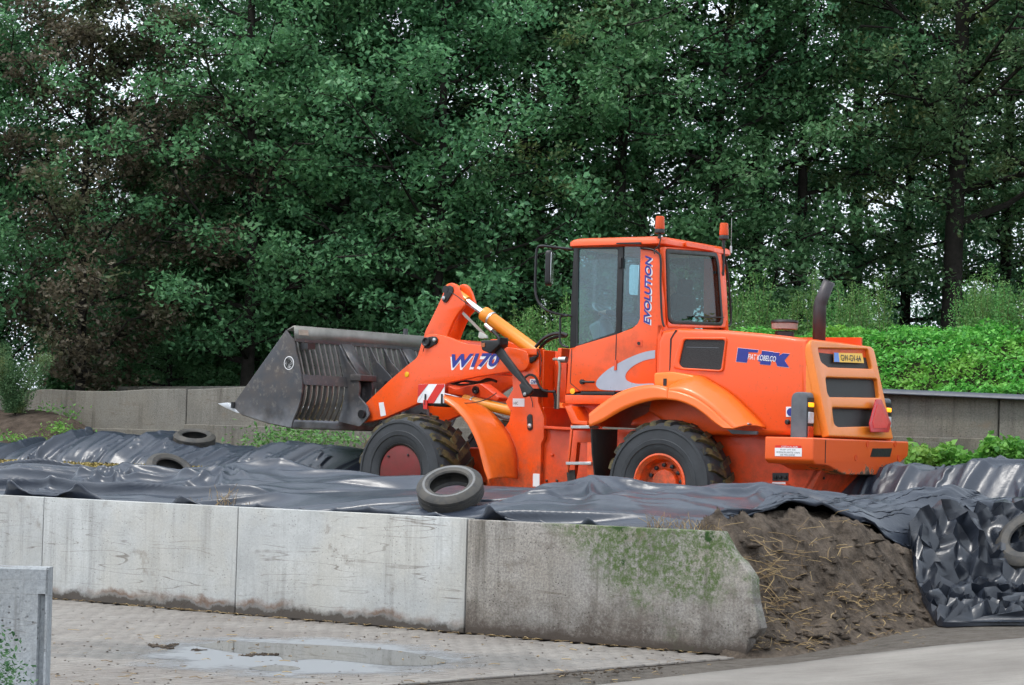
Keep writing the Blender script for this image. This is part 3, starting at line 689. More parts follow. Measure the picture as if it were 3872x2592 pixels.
o = link('earth_strip', fast_mesh('earth_strip', np.stack([X_, Y_, Z_], -1).reshape(-1, 3), grid_faces(*S_.shape), True), SOIL_B); tag(o, kind='structure')
def up2(P):                                  # twice the points, linear between
    Q = np.empty((2 * P.shape[0] - 1, P.shape[1], 3)); Q[::2] = P; Q[1::2] = .5 * (P[1:] + P[:-1])
    W = np.empty((Q.shape[0], 2 * Q.shape[1] - 1, 3)); W[:, ::2] = Q; W[:, 1::2] = .5 * (Q[:, 1:] + Q[:, :-1]); return W
def ridged(x, y, z=0.0, k=3.0): return (1 - np.abs(vnoise(x, y, z))) ** k
def add_folds(P, amp, peaks=(), ang=.25, seed=0.0, across=False):
    """pulled creases: long ones along the ridge, short ones across it, fans running out from the peaks"""
    s, t = P[..., 0].copy(), P[..., 1].copy(); w = .30 * vnoise(s * .45 + seed, t * .5) + .10 * vnoise(s * 1.1, t * 1.2 + seed); ph = ang + .28 * vnoise(s * .22 + seed, t * .2)
    if across: a, b = t * np.cos(ph) + s * np.sin(ph), -t * np.sin(ph) + s * np.cos(ph) + w * .5
    else: a, b = s * np.cos(ph) + t * np.sin(ph), -s * np.sin(ph) + t * np.cos(ph) + w
    m = (.45 + .75 * np.clip(vnoise(s * .55 + 3, t * .6 + seed) + .45, 0, 1)) * (1 - .75 * sstep(s, 6.8, 8.0) * (not across))
    d = amp * .65 * (ridged(a * .16 + seed, b * 1.4, 1.1, 3) - .4) + amp * 1.25 * m * (ridged(a * .18 + 4, b * 2.7, seed, 9) - .12) - amp * 1.0 * m * ridged(a * .18 + 21, b * 2.4 + 5, seed, 14) + amp * .32 * m * (ridged(a * .30 + 9, b * 7.0, seed, 7) - .15)
    for ps, pt, rad, k in peaks:
        ds, dt = s - ps, t - pt; r = np.sqrt(ds ** 2 + dt ** 2) + 1e-6; th = np.arctan2(dt, ds); f = np.clip(1 - r / rad, 0, 1)
        d = d * (1 - f * .6) + f ** .7 * np.minimum(r * 2.2, 1) * amp * 1.25 * (ridged(th * k + 3, r * .5, seed, 4) - .25) + .10 * np.clip(1 - r / .55, 0, 1) ** 1.6
    for _ in range(1):                          # no stair steps on slanting creases
        d[1:-1] = .25 * d[:-2] + .5 * d[1:-1] + .25 * d[2:]; d[:, 1:-1] = .25 * d[:, :-2] + .5 * d[:, 1:-1] + .25 * d[:, 2:]
    P[..., 2] += d; P[..., 1] -= d * .5
    return P
def sheet_obj(name, P, label, world=None, sub=1, mat=None):
    V = P.reshape(-1, 3).copy()
    if world: V = world(V)
    o = link(name, fast_mesh(name, V, grid_faces(P.shape[0], P.shape[1]), True), mat or SHEET)
    if sub: m = o.modifiers.new('sub', 'SUBSURF'); m.levels = sub; m.render_levels = sub
    so = o.modifiers.new('s', 'SOLIDIFY'); so.thickness = .004
    tag(o, label, 'plastic sheet'); return o
def stw(V):
    W = V.copy(); W[:, 0] = WA.x + WD.x * V[:, 0] + WNV.x * V[:, 1]; W[:, 1] = WA.y + WD.y * V[:, 0] + WNV.y * V[:, 1]; return W
# soil heap at the end of the near wall
dirt = tps(ctrl([(2740, 2480, 21.3), (2790, 2470, 21.25), (2900, 2480, 21.2), (3050, 2475, 21.4), (3200, 2458, 21.8), (3350, 2436, 22.3), (3500, 2408, 22.8), (3650, 2410, 23.0), (3850, 2415, 22.8),
                 (2850, 2370, 21.55), (2990, 2390, 21.75), (3130, 2370, 22.0), (3300, 2350, 22.5), (3450, 2310, 23.1), (3000, 2250, 22.3), (3150, 2270, 22.5), (3300, 2250, 23.0), (3440, 2220, 23.6),
                 (2770, 2025, 22.1), (2860, 2200, 22.0), (2900, 2040, 22.6), (3050, 1980, 23.0), (3180, 1975, 23.4), (3300, 2000, 23.8), (3400, 2050, 24.2), (3430, 2130, 24.0), (3600, 2150, 24.6), (3850, 2200, 25.0)])
           + [tuple(at_y(px, 2060, d)) for px, d in ((2800, 24.2), (3000, 24.6), (3250, 25.2))])
n1, n2 = 210, 210; xs = np.linspace(1.75, 6.4, n1); ys = np.linspace(20.6, 25.6, n2); X_, Y_ = np.meshgrid(xs, ys, indexing='ij')
def dirt_z(x, y):
    z = dirt(x, y); cl = fbm(x * 2.6, y * 2.6, 0, 5); r = 1 - np.abs(fbm(x * 1.7 + 5, y * 2.1, 2, 4)) * 2
    amp = np.clip((z - gz(x, y)) * 3, 0, 1)
    return z + amp * (.16 * cl + .09 * np.maximum(vnoise(x * 4.2, y * 4.2, 7.), -.2) + .05 * (r - .6) + .035 * fbm(x * 9, y * 9, 1, 3) + .022 * np.maximum(vnoise(x * 19, y * 19), 0)) + .012 * fbm(x * 14, y * 14)
Zd = np.maximum(dirt_z(X_, Y_), gz(X_, Y_) - .06)
S2 = (X_ - WA.x) * WD.x + (Y_ - WA.y) * WD.y; T2 = (X_ - WA.x) * WNV.x + (Y_ - WA.y) * WNV.y
Zd = np.where((T2 < .16) & (S2 < 8.75), -.2, Zd); ZD_RAW = (X_, Y_, S2, T2)
SH_ = link('soil_heap', fast_mesh('soil_heap', np.stack([X_, Y_, Zd], -1).reshape(-1, 3), grid_faces(n1, n2), True), SOIL); tag(SH_, 'heap of dark wet soil spilling past the mossy end panel', 'soil heap')
# near ridge under the front sheet
rpx = [(-350, 1765), (0, 1773), (100, 1771), (307, 1777), (470, 1786), (491, 1784), (553, 1793), (683, 1799), (800, 1788), (898, 1781), (1037, 1790), (1305, 1815), (1582, 1825), (1822, 1835), (2010, 1841), (2194, 1839), (2327, 1840), (2393, 1849), (2643, 1852), (2810, 1850), (3000, 1864), (3120, 1873), (3371, 1871), (3560, 1866), (3612, 1863), (3693, 1893), (3872, 1900), (4100, 1905)]
def ridge_t(px): return float(np.interp(px, [0, 2300, 3000, 3371, 3612, 4100], [1.75, 1.9, 3.0, 4.0, 4.8, 6.2]))
rs = []
for px, py in rpx: t = ridge_t(px); q = at_t(px, py, t); rs.append((to_st(q)[0], t, q.z))
rs = np.array(rs); rs = rs[np.argsort(rs[:, 0])]
def front_t(s): return np.interp(s, [8.15, 8.35, 8.65, 9.2, 9.8], [.16, 2.0, 3.0, 4.6, 5.8])
def front_sup(s, t):
    tr = np.interp(s, rs[:, 0], rs[:, 1]); zr = np.interp(s, rs[:, 0], rs[:, 2]) + .04
    tf = front_t(s); zf_ = 1.04 + .0 * s
    x = np.clip((t - tf) / np.maximum(tr - tf, .2), 0, 1)
    fr = zf_ + (zr - zf_) * x ** .8
    bk = zr - (zr - silage_z(s, t)) * sstep(t - tr, .12, 1.3)
    xw = WA.x + WD.x * s + WNV.x * t; yw = WA.y + WD.y * s + WNV.y * t
    zf_ = np.where(s > 8.2, np.maximum(dirt(xw, yw) - .02, .7), zf_); fr = zf_ + (zr - zf_) * x ** .8
    h = np.where(t < tf, zf_, np.where(t < tr, fr, bk))
    lump = .035 * vnoise(s * .9, t * 1.2) + .012 * vnoise(s * 3.1 + 9, t * 3)
    return h + lump * np.clip((t - .2) * 1.5, 0, 1) * np.clip(1.3 - np.abs(t - tr) * .2, .2, 1) - .02
Zd = np.where(ZD_RAW[3] > front_t(ZD_RAW[2]) + .03, np.minimum(Zd, front_sup(ZD_RAW[2], ZD_RAW[3]) - .10), Zd)      # soil stays under the sheet
co_ = np.stack([ZD_RAW[0], ZD_RAW[1], Zd], -1).astype(np.float32); SH_.data.vertices.foreach_set('co', co_.ravel()); SH_.data.update()
s0, s1 = rs[0, 0] + .3, rs[-1, 0] - .2; du = .042; nu = int((s1 - s0) / du); nv = 92
sa = np.linspace(s0, s1, nu); P = np.zeros((nu, nv, 3)); P[..., 0] = sa[:, None]
tr_ = np.interp(sa, rs[:, 0], rs[:, 1]); tf_ = front_t(sa) + .01
P[..., 1] = tf_[:, None] + (np.linspace(0, 1, nv)[None] * (tr_ + 1.15 - tf_)[:, None])
edge_w = .05 * fbm(sa * 1.4, sa * 0, 3); P[..., 1] += (edge_w[:, None] + .02) * (1 - np.linspace(0, 1, nv))[None]
P[..., 2] = front_sup(P[..., 0], P[..., 1]) + .02; B = P.copy()
P[..., 2] += .05 + .10 * np.maximum(fbm(P[..., 0] * .9 + P[..., 1] * 1.1, P[..., 1] * 2.2 - P[..., 0] * .5, 2.5), -.1)
pin = np.zeros((nu, nv), bool); pin[0] = pin[-1] = True; pin[:, 0] = pin[:, -1] = True
P = cloth(P, B, 1.02, 1.04, front_sup, 60, .006, bend=.22, pin=pin)
def pk(px, py, t): q = at_t(px, py, t); return to_st(q)[0]
P = add_folds(up2(P), .115, [(pk(485, 1790, 1.75), 1.7, 1.5, 2.6), (pk(900, 1790, 1.75), 1.7, 1.1, 2.2), (pk(2250, 1840, 1.9), 1.85, 1.5, 2.4), (pk(3612, 1865, 4.8), 4.7, 1.7, 2.6), (pk(2900, 1855, 2.85), 2.8, 1.3, 2.0)], .12, 2.0)
sheet_obj('plastic_sheet', P, 'long black plastic sheet over the silage ridge along the near wall', stw, 0)
# far ridge, left of the machine
def far_ridge(pxs, t0, tf, ztop_off, drop, lab, s_ex=1.05, seed=0.0, lump=1.0):
    R = []
    for px, py in pxs: q = at_t(px, py, t0); R.append((to_st(q)[0], q.z))
    R = np.array(R); R = R[np.argsort(R[:, 0])]
    def sup(s, t):
        zr = np.interp(s, R[:, 0], R[:, 1]) - .02; fl = silage_z(s, t)
        x = np.clip((t - (t0 - tf)) / tf, 0, 1); front = fl + (zr - fl) * np.clip(x * 1.55, 0, 1) ** .55
        back_ = zr - .25 * sstep(t - t0, .2, 1.0)
        return np.where(t < t0, np.where(t < t0 - tf, fl, front), back_) + lump * (.05 * vnoise(s * 1.2 + seed, t * 1.3) + .03 * vnoise(s * 3 + seed, t * 3)) - .02
    s0, s1 = R[0, 0], R[-1, 0]; nu = int((s1 - s0) / .045); nv = 60
    P = np.zeros((nu, nv, 3)); P[..., 0] = np.linspace(s0, s1, nu)[:, None]; P[..., 1] = np.linspace(t0 - tf - .12, t0 + .9, nv)[None] + .06 * fbm(P[:, :1, 0] * 1.2 + seed, 0 * P[:, :1, 0])
    P[..., 2] = sup(P[..., 0], P[..., 1]) + .02; B = P.copy()
    P[..., 2] += .06 + .15 * np.maximum(fbm(P[..., 0] * 1.3 + P[..., 1] * .4 + seed, P[..., 1] * .8, 1.2), -.1)
    pin = np.zeros((nu, nv), bool); pin[0] = pin[-1] = True
    P = cloth(P, B, s_ex, 1.03, sup, 60, .006, bend=.2, pin=pin)
    P = add_folds(up2(P), .10, [], .1, seed, True)
    return sheet_obj('plastic_sheet', P, lab, stw, 0)
far_ridge([(-250, 1672), (0, 1672), (120, 1668), (300, 1655), (430, 1642), (545, 1632), (640, 1645), (760, 1668), (900, 1690), (1050, 1690), (1150, 1675), (1260, 1690), (1400, 1690), (1700, 1690)], 7.4, 1.0, 0, 0, 'black plastic sheet draped over the far ridge left of the front wheel', 1.10, 3.0)
far_ridge([(2900, 1765), (3100, 1765), (3300, 1760), (3420, 1752), (3550, 1756), (3700, 1752), (3872, 1752), (4100, 1750)], 6.9, .8, 0, 0, 'black plastic sheet on the far ridge behind the loader tail', 1.12, 11.0)
# strip of sheet along the top of the far wall, right
def wall_sup(s, t): return np.interp(s, [p[0] for p in pb_], [p[1] for p in pb_]) + .02 - np.clip(np.abs(t - TB - .12) - .2, 0, 1) * 1.2
sA = to_st(at_t(3240, 1480, TB))[0]; sB = to_st(at_t(4050, 1500, TB))[0]; nu, nv = 90, 16
P = np.zeros((nu, nv, 3)); P[..., 0] = np.linspace(sA, sB, nu)[:, None]; P[..., 1] = np.linspace(TB - .12, TB + .35, nv)[None]; P[..., 2] = wall_sup(P[..., 0], P[..., 1]) + .02; B = P.copy(); P[..., 2] += .03 + .08 * fbm(P[..., 0] * 2, P[..., 1] * 3)
P = cloth(P, B, 1.05, 1.1, wall_sup, 60, .004, bend=.2)
sheet_obj('plastic_sheet', P, 'narrow strip of black plastic along the top of the far wall at right', stw)
# crumpled sheet on the right of it
mound = tps(ctrl([(3410, 2200, 23.7), (3430, 2090, 24.1), (3480, 1965, 24.5), (3560, 1940, 24.8), (3510, 2260, 23.5), (3570, 2335, 23.3), (3650, 2392, 23.1), (3760, 2412, 22.95), (3900, 2420, 22.85), (4100, 2420, 22.8), (3650, 2250, 23.9), (3650, 2100, 24.4), (3760, 2190, 24.3), (3760, 2050, 24.8), (3872, 2310, 23.7), (3872, 2110, 24.8), (3872, 2000, 25.2), (3700, 1985, 25.0), (4050, 2250, 24.2), (4050, 2050, 25.2), (3560, 2180, 24.0)]))
def mound_s(x, y): return np.maximum(np.maximum(mound(x, y) - .02, dirt(x, y) + .03), gz(x, y) + .02)
def facets(x, y, cell, seed, tilt=1.0, cone=.6):       # sharp folds: upper envelope of tilted cones on a jittered grid
    x = x / cell; y = y / cell; ix = np.floor(x).astype(int); iy = np.floor(y).astype(int); best = np.full(x.shape, -9.0)
    for a in (-1, 0, 1):
        for b in (-1, 0, 1):
            cx, cy = ix + a, iy + b; r = lambda k: _PERM[(cx * 7 + k * 13 + seed) & 63, (cy * 11 + k * 5) & 63, (k * 17 + seed * 3) & 63]
            dx = x - cx - r(1); dy = y - cy - r(2)
            best = np.maximum(best, r(3) * .5 + tilt * ((r(4) - .5) * dx + (r(5) - .5) * dy) - cone * np.sqrt(dx * dx + dy * dy))
    return best * cell
cor = [at_y(3405, 2075, 24.3), at_y(3545, 2388, 22.75), at_y(4150, 2440, 22.2), at_y(3990, 1970, 25.6)]     # sheet corners in plan
from mathutils.geometry import delaunay_2d_cdt
Rc = np.random.default_rng(77); C4 = [np.array(c)[:2] for c in cor]
def bil(a, b): return (C4[0] * (1 - a) + C4[1] * a) * (1 - b) + (C4[3] * (1 - a) + C4[2] * a) * b
pts = []; fold_dir = np.array((math.cos(.35), math.sin(.35)))
for e in np.linspace(0, 1, 22):
    pts += [(bil(e, .14 * Rc.random()), 0), (bil(e, 1), 0)]
for e in np.linspace(0.04, .96, 24): pts += [(bil(.03 * Rc.random(), e), 0), (bil(1 - .13 * Rc.random(), e), 0)]
PA = np.zeros((6000, 2)); npt = len(pts); PA[:npt] = np.array([p[0] for p in pts])
for tries in range(16000):
    a, b = Rc.random(2) * .96 + .02; p = bil(a, b); d = PA[:npt] - p; al = d @ fold_dir; m2 = (al * .55) ** 2 + np.maximum((d * d).sum(1) - al * al, 0)
    if m2.min() > .041 ** 2: PA[npt] = p; npt += 1; pts.append((p, min(1, min(a, b, 1 - a, 1 - b) / .07)))
V2 = [Vector((float(p[0][0]), float(p[0][1]))) for p in pts]
ov_, oe_, of_, *_r = delaunay_2d_cdt(V2, [], [], 0, 1e-6)
x = np.array([v.x for v in ov_]); y = np.array([v.y for v in ov_]); w_ = np.array([p[1] for p in pts])
hh = Rc.uniform(-1, 1, len(x)); hh = np.sign(hh) * np.abs(hh) ** .6
zz = mound_s(x, y) + .015 + w_ * (.12 + .085 * hh + .14 * fbm(x * 1.9, y * 1.9, 2., 2)); yn = (y - y.min()) / (y.max() - y.min()); zz = zz + .22 * w_ * sstep(yn, .3, .75); zz = np.maximum(zz, gz(x, y) + .02)
x = x + w_ * Rc.normal(size=len(x)) * .022; y = y + w_ * (Rc.normal(size=len(x)) * .022 - .05 * hh)
bm = bmesh.new(); bvs = [bm.verts.new((x[k], y[k], zz[k])) for k in range(len(x))]
for f in of_: bm.faces.new([bvs[k] for k in f])
bmesh.ops.subdivide_edges(bm, edges=bm.edges, cuts=2, use_grid_fill=True, fractal=.16, seed=4)
bnd = [e for e in bm.edges if e.is_boundary and e.verts[0].co.z < .62]                    # hem hangs down to the ground
ret = bmesh.ops.extrude_edge_only(bm, edges=bnd); 
for v in ret['geom']:
    if isinstance(v, bmesh.types.BMVert): v.co.z = max(v.co.z - .10, float(gz(v.co.x, v.co.y)) - .01)
for f in bm.faces: f.smooth = True
me = bpy.data.meshes.new('plastic_sheet'); bm.to_mesh(me); bm.free(); me.set_sharp_from_angle(angle=math.radians(66))
o = link('plastic_sheet', me, SHEET_NEW); tag(o, 'crumpled heap of loose black plastic sheet on the ground at right', 'plastic sheet')
# soil heap before the far wall, left
hb = tps([tuple(at_t(px, py, t)) for px, py, t in ((-300, 1650, 8.0), (0, 1670, 8.0), (200, 1680, 8.0), (330, 1690, 8.1), (420, 1690, 8.4), (-300, 1550, 9.3), (0, 1580, 9.2), (110, 1553, 9.5), (200, 1560, 9.5), (300, 1600, 9.5), (390, 1660, 9.6), (480, 1695, 9.6), (600, 1700, 9.5), (-300, 1540, 10.1), (110, 1560, 10.1), (330, 1640, 10.1), (500, 1690, 10.1))])
S_, T_ = np.meshgrid(np.linspace(to_st(at_t(-300, 1650, 9))[0], to_st(at_t(700, 1690, 9))[0], 110), np.linspace(7.6, TB - .02, 50), indexing='ij')
X_ = WA.x + WD.x * S_ + WNV.x * T_; Y_ = WA.y + WD.y * S_ + WNV.y * T_
Zh = hb(X_, Y_) + .06 * fbm(X_ * 3, Y_ * 3, 0, 5)
o = link('soil_heap', fast_mesh('soil_heap', np.stack([X_, Y_, Zh], -1).reshape(-1, 3), grid_faces(*S_.shape), True), SOIL_B); tag(o, 'low brown soil heap with weeds against the far wall at left', 'soil heap')
def heap_z(x, y): return hb(x, y)
# old tyres weighing the sheets down
def tyre_mesh(R, W, rim):
    b = MB(); c = .02
    prof = [(rim, -W * .36), (rim + .012, -W * .44), (rim + .03, -W * .47), ((R + rim) / 2, -W * .52), (R - .035, -W * .44), (R - .012, -W * .36), (R, -W * .30), (R, -W * .16), (R - .006, -W * .15), (R - .006, -W * .11), (R, -W * .10), (R, W * .10), (R - .006, W * .11), (R - .006, W * .15), (R, W * .16), (R, W * .30), (R - .012, W * .36), (R - .035, W * .44), ((R + rim) / 2, W * .52), (rim + .03, W * .47), (rim + .012, W * .44), (rim, W * .36), (rim + .02, W * .25), (R - .03, W * .2), (R - .03, -W * .2), (rim + .02, -W * .25)]
    b.lathe(prof, (0, 0, 0), (0, 0, 1), 48, closed=True); return b
def old_tyre(px, py, t, R, W, rim, nrm, label, depth=None, band=False):
    p = at_t(px, py, t) if depth is None else at_y(px, py, depth)
    o = link('old_tyre', tyre_mesh(R, W, rim).mesh('old_tyre', 30), OLDTYRE); z = Vector(nrm).normalized(); o.rotation_euler = z.to_track_quat('Z', 'Y').to_euler(); o.location = p
    if band:
        b = MB(); b.lathe([((R + rim) / 2 - .022, W * .50), ((R + rim) / 2 - .018, W * .515), ((R + rim) / 2 - .004, W * .522), ((R + rim) / 2 + .004, W * .515)], (0, 0, 0), (0, 0, 1), 48, cap=False); link('white_band', b.mesh('white_band'), plain('worn_white_band', (.16, .16, .16), .8), o)
    tag(o, label, 'tyre', 'old car tyres weighing down the sheets'); return o
old_tyre(1703, 1853, .62, .335, .21, .195, (-.16, -.55, .82), 'worn car tyre with pale sidewall ring leaning before the front wheel', band=True)
old_tyre(640, 1790, 2.25, .30, .19, .175, (.35, -.55, .78), 'old car tyre lying half sunk behind the near sheet at left')
old_tyre(735, 1664, 7.35, .31, .19, .18, (.05, -.30, .95), 'old car tyre lying flat on the far sheet ridge at left')
old_tyre(3905, 2050, 4.6, .38, .22, .21, (-.50, -.55, .67), 'old tyre leaning on the crumpled sheet at the right edge', depth=24.3)
# ------------------------------------------------------------------ wheel loader
ZR = {1: (1900, 780, .5102), 2: (2700, 950, .6058), 3: (800, 1050, .5122), 4: (1300, 1350, .4695), 5: (2200, 1400, .3507), 8: (1600, 1050, .3188), 0: (0, 0, 1)}
def zp(k, p): a, b, s = ZR[k]; return (a + s * p[0], b + s * p[1])
fw_u, fw_z = FF.uz(1512, 1788, 1.27)
R_FRONT = .735
LO = empty('wheel_loader', Matrix.Translation((0, 0, 0)) @ FR.M())
tag(LO, 'orange articulated wheel loader with slatted grey bucket driving inside the silage clamp', 'wheel loader')
MFR = FR.M().inverted() @ FF.M()
def U(fr, k, pts, v): return [fr.uz(*zp(k, p), v) for p in pts]
def U1(fr, k, p, v): return fr.uz(*zp(k, p), v)
def P3(fr, k, p, v): u, z = fr.uz(*zp(k, p), v); return Vector((u, v, z))
def part(name, mb, m, front=False, parent=None, bev=0, smooth=35):
    me = mb.mesh(name, smooth) if isinstance(mb, MB) else mb
    ob = link(name, me, m, parent or LO, MFR if (front and parent is None) else None)
    if bev: bevel(ob, bev)
    return ob
def pl(fr, k, pts, v0, v1, r=0.0, bev=.006, mb=None, vp=None, holes=()):   # plate cut to a traced outline lying on v0
    mb = mb or MB(); poly = U(fr, k, pts, v0 if vp is None else vp)
    if r: poly = fillet(poly, r)
    return plate(mb, poly, v0, v1, bev, holes)
def decal(name, body, o, ax, ay, w, h, m, parent, shear=0, bold=0.0, depth=.002, front=False):   # lettering fitted into w x h
    cu = bpy.data.curves.new('t', 'FONT'); cu.body = body; cu.shear = shear; cu.offset = bold; cu.fill_mode = 'FRONT'; cu.extrude = 0
    ob = bpy.data.objects.new('t', cu); me = bpy.data.meshes.new_from_object(ob); bpy.data.objects.remove(ob)
    vs = np.array([v.co[:] for v in me.vertices]); mn = vs.min(0); mx = vs.max(0)
    ax = Vector(ax).normalized(); ay = Vector(ay).normalized(); n = ax.cross(ay); o = Vector(o)
    for v in me.vertices:
        a = (v.co.x - mn[0]) / (mx[0] - mn[0]) * w; b = (v.co.y - mn[1]) / (mx[1] - mn[1]) * h
        v.co = o + ax * a + ay * b + n * depth
    me.update()
    return part(name, me, m, front, parent)
def sticker(name, fr, k, pts, v, m, parent=None, front=False, th=.003, r=0):
    mb = MB(); poly = U(fr, k, pts, v)
    if r: poly = fillet(poly, r)
    plate(mb, poly, v - .001, v + th, 0); return part(name, mb, m, front, parent)
def loft(name, A, B, m, front=False, th=.012, parent=None, rows=4, bulge=0.0):
    A = [np.array(p) for p in A]; B = [np.array(p) for p in B]; n = len(A); V = []
    for j in range(rows + 1):
        t = j / rows
        for i in range(n):
            p = A[i] * (1 - t) + B[i] * t; p = p + np.array((0, 0, bulge * 4 * t * (1 - t))); V.append(tuple(p))
    mb = MB(); mb.add(V, [(j * n + i, j * n + i + 1, (j + 1) * n + i + 1, (j + 1) * n + i) for j in range(rows) for i in range(n - 1)])
    ob = part(name, mb, m, front, parent, smooth=50); s = ob.modifiers.new('s', 'SOLIDIFY'); s.thickness = th; s.offset = 0
    return ob

# ---- wheels
def make_wheel(name, R, W, lugs, rim_r, M, cover, chevron):
    w = empty(name, M, LO)                       # local: axle along +Y (outwards), origin on the outer face
    mb = MB(); sh = R * .93
    prof = [(rim_r * .98, -.02), (rim_r * 1.06, .0), (rim_r * 1.25, .020), (rim_r * 1.34, .024), (rim_r * 1.36, .034), (rim_r * 1.50, .038), (rim_r * 1.52, .030), (sh * .90, .022), (sh * .91, .034), (sh * .955, .030), (sh * .965, .004), (sh, -.03), (R * .95, -.07), (R * .955, -W / 2)]
    full = prof + [(r, -W - h) for r, h in prof[::-1][1:]]
    mb.lathe(full, (0, 0, 0), (0, 1, 0), 64, x0=(1, 0, 0), cap=False); me = mb.mesh('tyre', 40)
    ty = link('tyre', me, RUBBER, w)
    lb = MB()
    for side in (0, 1):
        for i in range(lugs):
            a0 = 2 * math.pi * (i + .5 * side) / lugs; da = (.30 if chevron else .14); wid = (.16 if chevron else .14) * (24 / lugs) ** .5
            y0, y1 = (-.005, -W * .54)
            if side: y0, y1 = -W + .005, -W * .46
            pts = []
            for rr0, rr1, wf in ((R * .90, R * .93, 1.0), (R * .93, R * 1.0, .92)):
                pass
            nseg = 4; ring = []
            for q in range(nseg + 1):
                t = q / nseg; y = y0 + (y1 - y0) * t; a = a0 + da * t
                rb = R * (.90 if t > 0.05 else .80); rt = R * (1.0 if t > .12 else .965)
                for (rr, aa) in ((rb, a - wid / 2), (rt, a - wid * .40), (rt, a + wid * .40), (rb, a + wid / 2)):
                    ring.append((rr * math.cos(aa), y, rr * math.sin(aa)))
            fs = [(q * 4 + c, q * 4 + c + 1, q * 4 + 5 + c, q * 4 + 4 + c) for q in range(nseg) for c in range(3)] + [(3, 2, 1, 0), tuple(nseg * 4 + c for c in range(4))]
            lb.add(ring, fs)
    link('tread', lb.mesh('tread', 30), RUBBER_TREAD, w)
    rm = MB()
    if cover:
        rm.lathe([(rim_r * 1.0, -.06), (rim_r * 1.0, -.012), (rim_r * .96, -.004), (rim_r * .2, .004), (0.001, .004)], (0, 0, 0), (0, 1, 0), 48)
        rb = link('wheel_cover', rm.mesh('wheel_cover', 35), REDDISC, w)
        for a, r in ((.9, .8), (2.2, .75), (3.6, .82), (5.1, .55)):
            bb = MB(); bb.lathe([(.014, .0), (.014, .014), (.001, .016)], (rim_r * r * math.cos(a), 0, rim_r * r * math.sin(a)), (0, 1, 0), 8)
            link('cover_screw', bb.mesh('cover_screw'), BLACKMET, rb)
        rg = MB(); rg.lathe([(rim_r * .99, -.03), (rim_r * 1.0, .004), (rim_r * 1.06, .012), (rim_r * 1.10, -.01)], (0, 0, 0), (0, 1, 0), 48, cap=False); link('rim', rg.mesh('rim'), BLACKMET, w)
    else:
        rm.lathe([(rim_r * 1.02, -.03), (rim_r * 1.03, .0), (rim_r * .97, .008), (rim_r * .90, -.012), (rim_r * .84, -.03), (rim_r * .80, -.13), (rim_r * .74, -.16), (rim_r * .52, -.165), (rim_r * .50, -.12), (rim_r * .46, -.105), (rim_r * .20, -.10), (.001, -.10)], (0, 0, 0), (0, 1, 0), 48, cap=False)
        rb = link('rim', rm.mesh('rim', 35), ORANGE, w)
        for i in range(12):
            a = 2 * math.pi * i / 12 + .2; bb = MB(); bb.lathe([(.024, -.165), (.024, -.125), (.001, -.12)], (rim_r * .63 * math.cos(a), 0, rim_r * .63 * math.sin(a)), (0, 1, 0), 6)
            link('wheel_nut', bb.mesh('wheel_nut'), BLACKMET, rb)
    return w
def wheel_M(u, v, z, flip=False, spin=0.0):
    M = Matrix.Translation((u, v, z)) @ (Matrix.Rotation(math.pi, 4, 'Z') if flip else Matrix.Identity(4)) @ Matrix.Rotation(spin, 4, 'Y'); return M
make_wheel('wheel', R_REAR, .52, 22, .335, wheel_M(0, 1.22, _rw.z, spin=.3), False, False)
make_wheel('wheel', R_REAR, .52, 22, .335, wheel_M(0, -1.22, _rw.z, True), False, False)
make_wheel('wheel', R_FRONT, .62, 20, .345, MFR @ wheel_M(fw_u, 1.27, fw_z, spin=.1), True, True)
make_wheel('wheel', R_FRONT, .62, 20, .345, MFR @ wheel_M(fw_u, -1.27, fw_z, True), True, True)
ax = MB(); ax.tube([(0, -.85, _rw.z), (0, .85, _rw.z)], .17, 16); ax.lathe([(.05, -.3), (.3, -.2), (.34, 0), (.3, .2), (.05, .3)], (0, 0, _rw.z), (0, 1, 0), 20); part('rear_axle', ax, ORANGE_DEEP)
ax = MB(); ax.tube([(fw_u, -.85, fw_z), (fw_u, .85, fw_z)], .17, 16); ax.lathe([(.05, -.3), (.3, -.2), (.34, 0), (.3, .2), (.05, .3)], (fw_u, 0, fw_z), (0, 1, 0), 20); part('front_axle', ax, ORANGE_DEEP, True)

# ---- rear frame, counterweight, belly
sidev = .62
ch = MB()
pol = U(FR, 2, [(-600, 1130), (690, 1130), (690, 1330), (560, 1520), (520, 1600), (-600, 1600)], sidev)
plate(ch, pol, -sidev, sidev, .01)
part('rear_frame', ch, ORANGE_DEEP)
fp = MB(); plate(fp, U(FR, 4, [(1606, 575), (1830, 590), (2350, 600), (2350, 1150), (1580, 1150), (1590, 900)], .5), -.5, .5, .01)
plate(fp, U(FR, 4, [(1602, 555), (1835, 572), (1835, 592), (1602, 578)], .62), -.62, .62, .004)
fpo = part('frame_neck', fp, ORANGE_DEEP)
for p, r in (((1680, 790), .018), ((1635, 998), .014), ((1720, 998), .014)):
    b = MB(); c = P3(FR, 4, p, .5); b.lathe([(r, -.002), (r, .02), (r * .6, .024), (.001, .024)], c, (0, 1, 0), 12); part('bolt', b, ORANGE_DEEP if r > .016 else BLACKMET, False, fpo)
